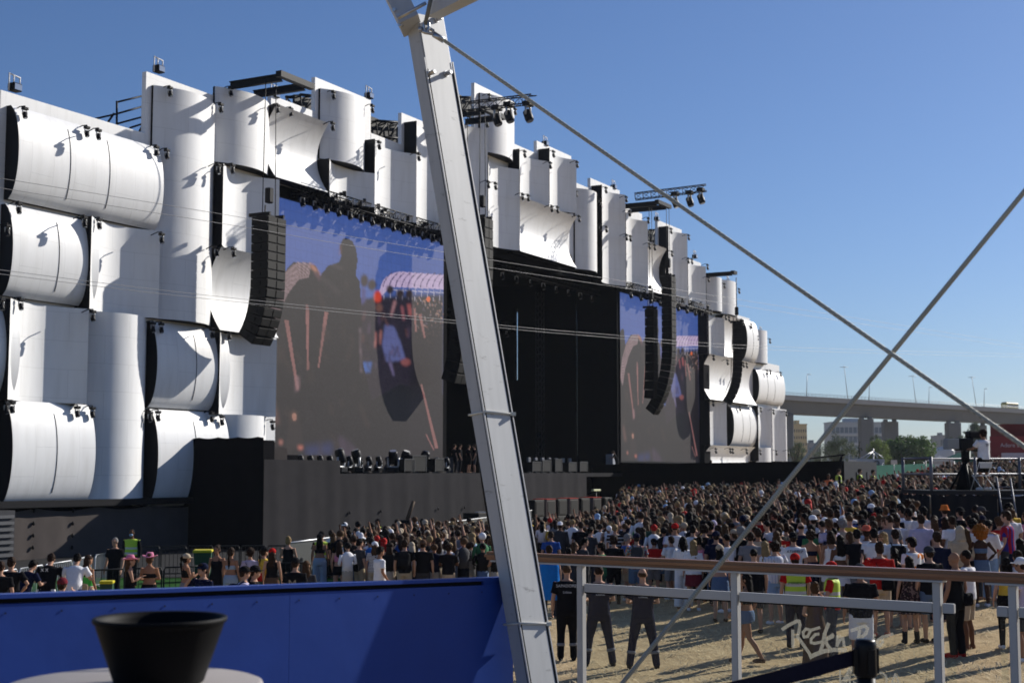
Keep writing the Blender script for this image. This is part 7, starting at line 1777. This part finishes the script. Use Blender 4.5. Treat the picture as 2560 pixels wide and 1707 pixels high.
# ------------------------------------------------------------------ buildings far behind
def block(px0, px1, py, Y, depth, rz, lab, wall_m, win_m, cols, rows, wy=.55, wx=.5, bands=None):
    a, b = at(px0, py, Y), at(px1, py, Y); w_ = b.x - a.x; h = a.z + 2; t = thing('apartment_building', lab, 'building', ((a.x + b.x) / 2, Y, -2), R(rz))
    mb = MB(); mb.box((-w_ / 2, 0, 0), (w_ / 2, depth, h)); mb.build('wall', wall_m, t); mb = MB(); mb.box((-w_ / 2 - .2, -.2, h), (w_ / 2 + .2, depth + .2, h + .5)); r_ = mb.build('roof', wall_m, t)
    mb = MB(); mb.box((-w_ * .2, depth * .3, h + .5), (w_ * .1, depth * .6, h + 2.2)); mb.build('roof_hut', wall_m, r_)
    for j in range(rows):
        z0 = h * (.06 + .9 * j / rows)
        for i in range(cols):
            x0 = -w_ / 2 + w_ * (i + .5) / cols; ww, hh = w_ / cols * wx / 2, h * .9 / rows * wy / 2; zc_ = z0 + h * .45 / rows
            mb = MB(); mb.box((x0 - ww, -.06, zc_ - hh), (x0 + ww, .05, zc_ + hh)); mb.build('window', win_m, t)
        if bands: mb = MB(); mb.box((-w_ / 2 - .1, -.5, z0 - .25), (w_ / 2 + .1, -.08, z0 + .15)); mb.build('balcony_slab', bands, t)
    return t
M_WIN = mat('far_window', (.05, .06, .07), .2)
block(1983, 2017, 1062, 620, 14, 0, 'cream apartment tower with small square windows beside the stage end', mat('cream_wall', (.55, .44, .24), .8, var=.05), M_WIN, 6, 8, .42, .4)
block(2077, 2208, 1057, 640, 12, 3, 'wide pale blue apartment slab behind the viaduct piers', mat('slab_wall', (.36, .40, .44), .7), mat('slab_glass', (.13, .17, .22), .15), 12, 6, .62, .8, mat('slab_white', (.55, .57, .58), .6))
block(2350, 2372, 1089, 900, 20, 0, 'distant grey building with a jagged roofline right of the round tree', mat('far_grey', (.22, .22, .22), .8), M_WIN, 3, 4); block(2375, 2420, 1097, 920, 20, 0, 'distant low grey building behind the camera operator', mat('far_grey', (.22, .22, .22), .8), M_WIN, 6, 3)
block(2022, 2052, 1109, 800, 20, 0, 'distant low dark building left of the blue slab', mat('far_grey', (.22, .22, .22), .8), M_WIN, 5, 3)
q = at(2362, 1115, 330); t = thing('storage_tank', 'white round tank partly behind the camera lens box', 'tank', (q.x, 330, 0)); mb = MB(); mb.lathe([(0, q.z), (1.6, q.z - .3), (2.2, q.z - 1.2), (2.2, 0), (0, 0)], 24); mb.build('body', mat('tank_white', (.5, .52, .54), .5), t); mb = MB(); mb.tube([(0, 0, q.z - .1), (0, 0, q.z + .4)], .3, 10); mb.build('cap', mat('tank_white', (.5, .52, .54), .5), t)
# red kiosk with its sign board
a = at(2478, 1090, 150); b = at(2640, 1090, 150); kio = thing('red_kiosk', 'red festival kiosk with a lettered sign board at the right edge', 'kiosk', (a.x, 150, 0)); M_RED = mat('kiosk_red', (.22, .022, .026), .5); wk = b.x - a.x; gk = ground_z(a.x, 150)
mb = MB(); mb.box((0, 0, gk), (wk, 6, a.z - 2.6)); mb.build('body', mat('kiosk_dark', (.12, .02, .022), .7), kio); mb = MB(); mb.box((-.2, -.3, a.z - 2.5), (wk, -.05, a.z)); sb = mb.build('sign_board', M_RED, kio)
me = text_mesh('Adere a te parar', .62, .01); me.materials.append(mat('sign_white', (.6, .5, .5), .6)); o = link('lettering', me, None, sb, (2.9, -.33, a.z - 1.15)); o.rotation_euler = (math.pi / 2, 0, 0)
mb = MB(); mb.rbox((.9, -.36, a.z - 2.35), (3.4, -.31, a.z - 1.75), .01); mb.build('pictogram', mat('sign_white', (.6, .5, .5), .6), sb)
mb = MB(); mb.box((-.3, -1.4, a.z - 2.72), (wk, 0, a.z - 2.58)); mb.build('counter_roof', mat('pale_trim', (.5, .48, .46), .6), kio); mb = MB(); mb.box((1.6, .6, a.z + .02), (wk + 3, 5, a.z + 1.3)); mb.build('upper_box', mat('kiosk_dark', (.12, .02, .022), .7), kio)
# container with air conditioning, tent roofs, green fence cloth, small sign
a = at(2140, 1147, 170); b = at(2211, 1147, 170); t = thing('site_cabin', 'white site cabin with a round fan unit below the big pier', 'cabin', (a.x, 170, 0)); w_ = b.x - a.x
mb = MB(); mb.rbox((0, 0, -.5), (w_, 4, a.z), .05); mb.build('body', mat('cabin_white', (.48, .49, .5), .6), t); mb = MB(); mb.tube([(w_ * .72, -.02, a.z - .5), (w_ * .72, -.12, a.z - .5)], .36, 20); f_ = mb.build('fan_unit', mat('fan_grey', (.15, .15, .15), .6), t); mb = MB(); mb.tube([(w_ * .72, -.13, a.z - .5), (w_ * .72, -.16, a.z - .5)], .12, 12); mb.build('hub', M_GREYMETAL, f_)
mb = MB(); mb.box((w_ * .30, -.03, a.z - .75), (w_ * .42, .0, a.z - .55)); mb.build('sticker', M_RED, t)
q = at(2183, 1127, 172); t = thing('truss_pyramid', 'pale pole with four splayed stays above the site cabin', 'mast', (q.x, 172, 0))
mb = MB(); mb.tube([(0, 0, 0), (0, 0, q.z + .3)], .1, 8); mb.build('pole', M_GREYMETAL, t)
for px, py in ((2142, 1150), (2165, 1146), (2194, 1144), (2208, 1144)): v_ = at(px, py, 171) - t.location; mb = MB(); mb.tube([(0, 0, q.z), v_], .07, 6); mb.build('stay', M_GREYMETAL, t)
a, b = at(2180, 1163, 165), at(2335, 1158, 178); t = thing('green_fence', 'green cloth-covered fence beyond the crowd', 'fence', a); v_ = b - a
mb = MB(); mb.add([(0, 0, -2.4), (v_.x, v_.y, v_.z - 2.4), (v_.x, v_.y, v_.z), (0, 0, 0)], [(0, 1, 2, 3)]); mb.add([(0, .08, -2.4), (v_.x, v_.y + .08, v_.z - 2.4), (v_.x, v_.y + .08, v_.z), (0, .08, 0)], [(3, 2, 1, 0)]); mb.build('cloth', mat('fence_green', (.05, .17, .13), .8, var=.25, scale=1), t, fix=False)
for k in range(7): q_ = v_ * k / 6; mb = MB(); mb.tube([q_ + Vector((0, .15, -2.6)), q_ + Vector((0, .15, .25))], .05, 6); mb.build('post', M_GREYMETAL, t)
a = at(2235, 1155, 160); t = thing('notice_board', 'small white notice board on the far fence', 'sign', a); mb = MB(); mb.rbox((-.35, -.02, -.25), (.35, .02, .25), .01); mb.build('board', mat('cabin_white', (.48, .49, .5), .6), t); mb = MB(); mb.tube([(0, .05, -3), (0, .05, 0)], .05, 6); mb.build('post', M_GREYMETAL, t)
def tent(px0, px1, pya, pye, Y, lab, m):
    a, b = at(px0, pye, Y), at(px1, pye, Y); zt_ = at(px0, pya, Y).z; w_ = (b.x - a.x); t = thing('party_tent', lab, 'tent', (a.x + w_ / 2, Y, 0)); h_ = a.z
    mb = MB(); mb.add([(-w_ / 2, 0, h_), (w_ / 2, 0, h_), (w_ / 2, w_, h_), (-w_ / 2, w_, h_), (0, w_ / 2, zt_)], [(0, 1, 4), (1, 2, 4), (2, 3, 4), (3, 0, 4), (3, 2, 1, 0)]); r_ = mb.build('canopy', m, t)
    mb = MB(); mb.box((-w_ / 2, -.02, h_ - .35), (w_ / 2, .02, h_)); mb.build('valance', m, r_)
    for s in (-1, 1):
        for y in (0.05, w_): mb = MB(); mb.tube([(s * w_ / 2, y, ground_z(a.x, Y)), (s * w_ / 2, y, h_)], .06, 6); mb.build('leg', M_GREYMETAL, t)
tent(2330, 2385, 1138, 1151, 140, 'pale grey tent roof left of the camera tripod', mat('tent_grey', (.36, .37, .39), .7)); tent(2376, 2436, 1130, 1147, 146, 'green tent roof behind the broadcast camera', mat('tent_green', (.04, .13, .10), .7))

# ------------------------------------------------------------------ trees
def leaf_mat(name, col):
    if name in MATS: return MATS[name]
    m, N, L, b = new_mat(name); b.inputs['Roughness'].default_value = .6
    an = N.new('ShaderNodeAttribute'); an.attribute_name = 'shade'; mx = N.new('ShaderNodeMixRGB'); mx.inputs['Color1'].default_value = (*[c * .55 for c in col], 1); mx.inputs['Color2'].default_value = (*[min(1, c * 1.5) for c in col], 1)
    L.new(an.outputs['Fac'], mx.inputs['Fac']); b.inputs['Specular IOR Level'].default_value = .1; tl = N.new('ShaderNodeBsdfTranslucent'); ms = N.new('ShaderNodeMixShader'); ms.inputs[0].default_value = .35; L.new(mx.outputs['Color'], tl.inputs['Color']); L.new(b.outputs[0], ms.inputs[1]); L.new(tl.outputs[0], ms.inputs[2]); L.new(ms.outputs[0], N['Material Output'].inputs['Surface'])
    L.new(mx.outputs['Color'], b.inputs['Base Color'])
    MATS[name] = m; return m
def tree(px, pyt, pyb, wpx, Y, lab, col, shape='round', dens=1.0, seed=0, name='tree'):
    rg = random.Random(seed + int(px)); b = at(px, pyb, Y); t_ = at(px, pyt, Y); base = ground_z(b.x, Y) - .3; W_ = wpx / FPX * Y / 2; H_ = (t_.z - b.z) / 2; cz = (t_.z + b.z) / 2
    t = thing(name, lab, 'tree', (b.x, Y, base)); cz -= base
    tr = MB(); tr.tube([(0, 0, 0), (.1 * W_, 0, cz * .5), (0, .05, cz)], [.035 * W_ + .18, .03 * W_ + .14, .08], 8)
    lobes = []
    n = int({'round': 44, 'feather': 30, 'spire': 16}[shape] * dens)
    for i in range(n):
        while True:
            u = Vector((rg.uniform(-1, 1), rg.uniform(-1, 1), rg.uniform(-1, 1)))
            if u.length <= 1: break
        if shape == 'round': u = u.normalized() * (u.length ** .45) * .74; u.z = max(u.z, -.7); rr_ = rg.uniform(.24, .36)
        elif shape == 'feather': u.x *= (1 - .55 * max(0, u.z)); rr_ = rg.uniform(.14, .28); u *= .9
        else: u.x *= .8 * (1 - (u.z + 1) / 2) + .12; u.y *= .8 * (1 - (u.z + 1) / 2) + .12; rr_ = .22 * (1 - (u.z + 1) / 2.4)
        c = Vector((u.x * W_, u.y * W_, cz + u.z * H_)); lobes.append((c, rr_ * min(W_, H_ * 1.4)))
    for c, r in lobes[::3]: tr.tube([(0, 0, cz * .62), (c.x * .5, c.y * .5, (cz * .62 + c.z) / 2), tuple(c)], [.12, .08, .03], 5)
    tr.build('trunk', mat('bark', (.09, .07, .055), .9), t)
    vs, fs, sh = [], [], []; sz = {'round': .042, 'feather': .028, 'spire': .05}[shape] * max(W_, H_)
    for c, r in lobes:
        tone = rg.uniform(.15, .75)
        for k in range(int(130 * dens) if shape != 'spire' else 90):
            d_ = Vector((rg.gauss(0, 1), rg.gauss(0, 1), rg.gauss(0, 1))).normalized(); p_ = c + d_ * r * rg.uniform(.55, 1.08)
            if shape == 'feather': p_ += Vector((rg.gauss(0, .1) * r, 0, rg.gauss(.1, .25) * r))
            a_ = Vector((rg.uniform(-1, 1), rg.uniform(-1, 1), rg.uniform(-.6, 1))).normalized(); nn = (d_ + a_ * .8).normalized(); u_ = nn.orthogonal().normalized(); w_ = nn.cross(u_); ang = rg.uniform(0, 6.28); u2_, w2_ = u_ * math.cos(ang) + w_ * math.sin(ang), w_ * math.cos(ang) - u_ * math.sin(ang)
            s_ = sz * rg.uniform(.6, 1.3); o = len(vs); vs += [p_ - u2_ * s_, p_ - w2_ * s_ * .6, p_ + u2_ * s_, p_ + w2_ * s_ * .6]; fs.append((o, o + 1, o + 2, o + 3)); sh.append(min(1, max(0, tone + rg.uniform(-.2, .25))))
    me = bpy.data.meshes.new('crown'); me.from_pydata([tuple(v) for v in vs], [], fs); at_ = me.attributes.new('shade', 'FLOAT', 'FACE'); at_.data.foreach_set('value', np.array(sh, np.float32))
    link('crown', me, leaf_mat('leaf_%s' % (col[0]), col), t); return t
G1, G2, G3, G4 = (.065, .115, .03), (.085, .11, .065), (.04, .065, .03), (.12, .17, .045)
tree(2270, 1088, 1176, 170, 262, 'broad round dark green tree in the right background', G1, 'round', 1.5, 1, 'round_tree')
tree(2196, 1092, 1168, 70, 250, 'bright green bushy tree left of the broad round one', G4, 'round', 1.0, 2, 'round_tree')
tree(2190, 1078, 1120, 36, 275, 'dark tree top between the two big piers', G3, 'feather', 1.0, 3); tree(2098, 1084, 1168, 98, 240, 'airy grey-green tree before the blue apartment slab', G2, 'feather', 1.5, 4, 'feathery_tree')
tree(2150, 1104, 1156, 32, 230, 'small dark pointed tree beside the big pier', G3, 'spire', 1.0, 5, 'cypress'); tree(1992, 1098, 1165, 62, 200, 'grey-green tree right beside the stage end', G2, 'feather', 1.3, 6, 'feathery_tree')
tree(2048, 1120, 1165, 60, 260, 'low grey-green tree crossed by the rising stay wire', G2, 'feather', 1.0, 7, 'feathery_tree'); tree(2440, 1046, 1150, 56, 320, 'tall dark tree before the pier behind the camera operator', G3, 'feather', 1.2, 8, 'feathery_tree')
tree(2412, 1072, 1140, 40, 330, 'thin dark tree left of the camera operator', G3, 'feather', .8, 9, 'feathery_tree'); tree(2375, 1085, 1140, 26, 335, 'narrow dark tree before the pier left of the operator', G3, 'feather', .7, 10, 'feathery_tree')
# far belt of trees that reads as one mass
rgx = random.Random(77); vs, fs = [], []
for i in range(9000):
    x = rgx.uniform(60, 420); y = rgx.uniform(690, 740); hh = 9 + 4 * math.sin(x * .11) + 3 * math.sin(x * .37 + 1); z = hh * rgx.random() ** .6 - 2; s_ = rgx.uniform(.5, 1.3)
    a_ = Vector((rgx.gauss(0, 1), rgx.gauss(0, 1), rgx.gauss(0, 1))).normalized(); u_ = a_.orthogonal().normalized() * s_; w_ = a_.cross(u_) * .8; p_ = Vector((x, y, z)); o = len(vs); vs += [p_ - u_, p_ - w_, p_ + u_, p_ + w_]; fs.append((o, o + 1, o + 2, o + 3))
me = bpy.data.meshes.new('far_woods'); me.from_pydata([tuple(v) for v in vs], [], fs); kind(link('far_woods', me, mat('far_leaf', (.05, .065, .03), .8, var=.4, scale=.1)), 'stuff')
# ------------------------------------------------------------------ summer haze: one closed box of thin air
hb = MB(); hb.box((-900, -60, -6), (900, 1500, 62))
hm = bpy.data.materials.new('thin_haze'); hm.use_nodes = True; HN, HL = hm.node_tree.nodes, hm.node_tree.links
HN.remove(HN['Principled BSDF']); pv = HN.new('ShaderNodeVolumePrincipled'); pv.inputs['Color'].default_value = (.80, .88, 1.0, 1); pv.inputs['Density'].default_value = 0.00009; pv.inputs['Anisotropy'].default_value = 0.2
HL.new(pv.outputs[0], HN['Material Output'].inputs['Volume'])
kind(hb.build('haze', hm), 'stuff')
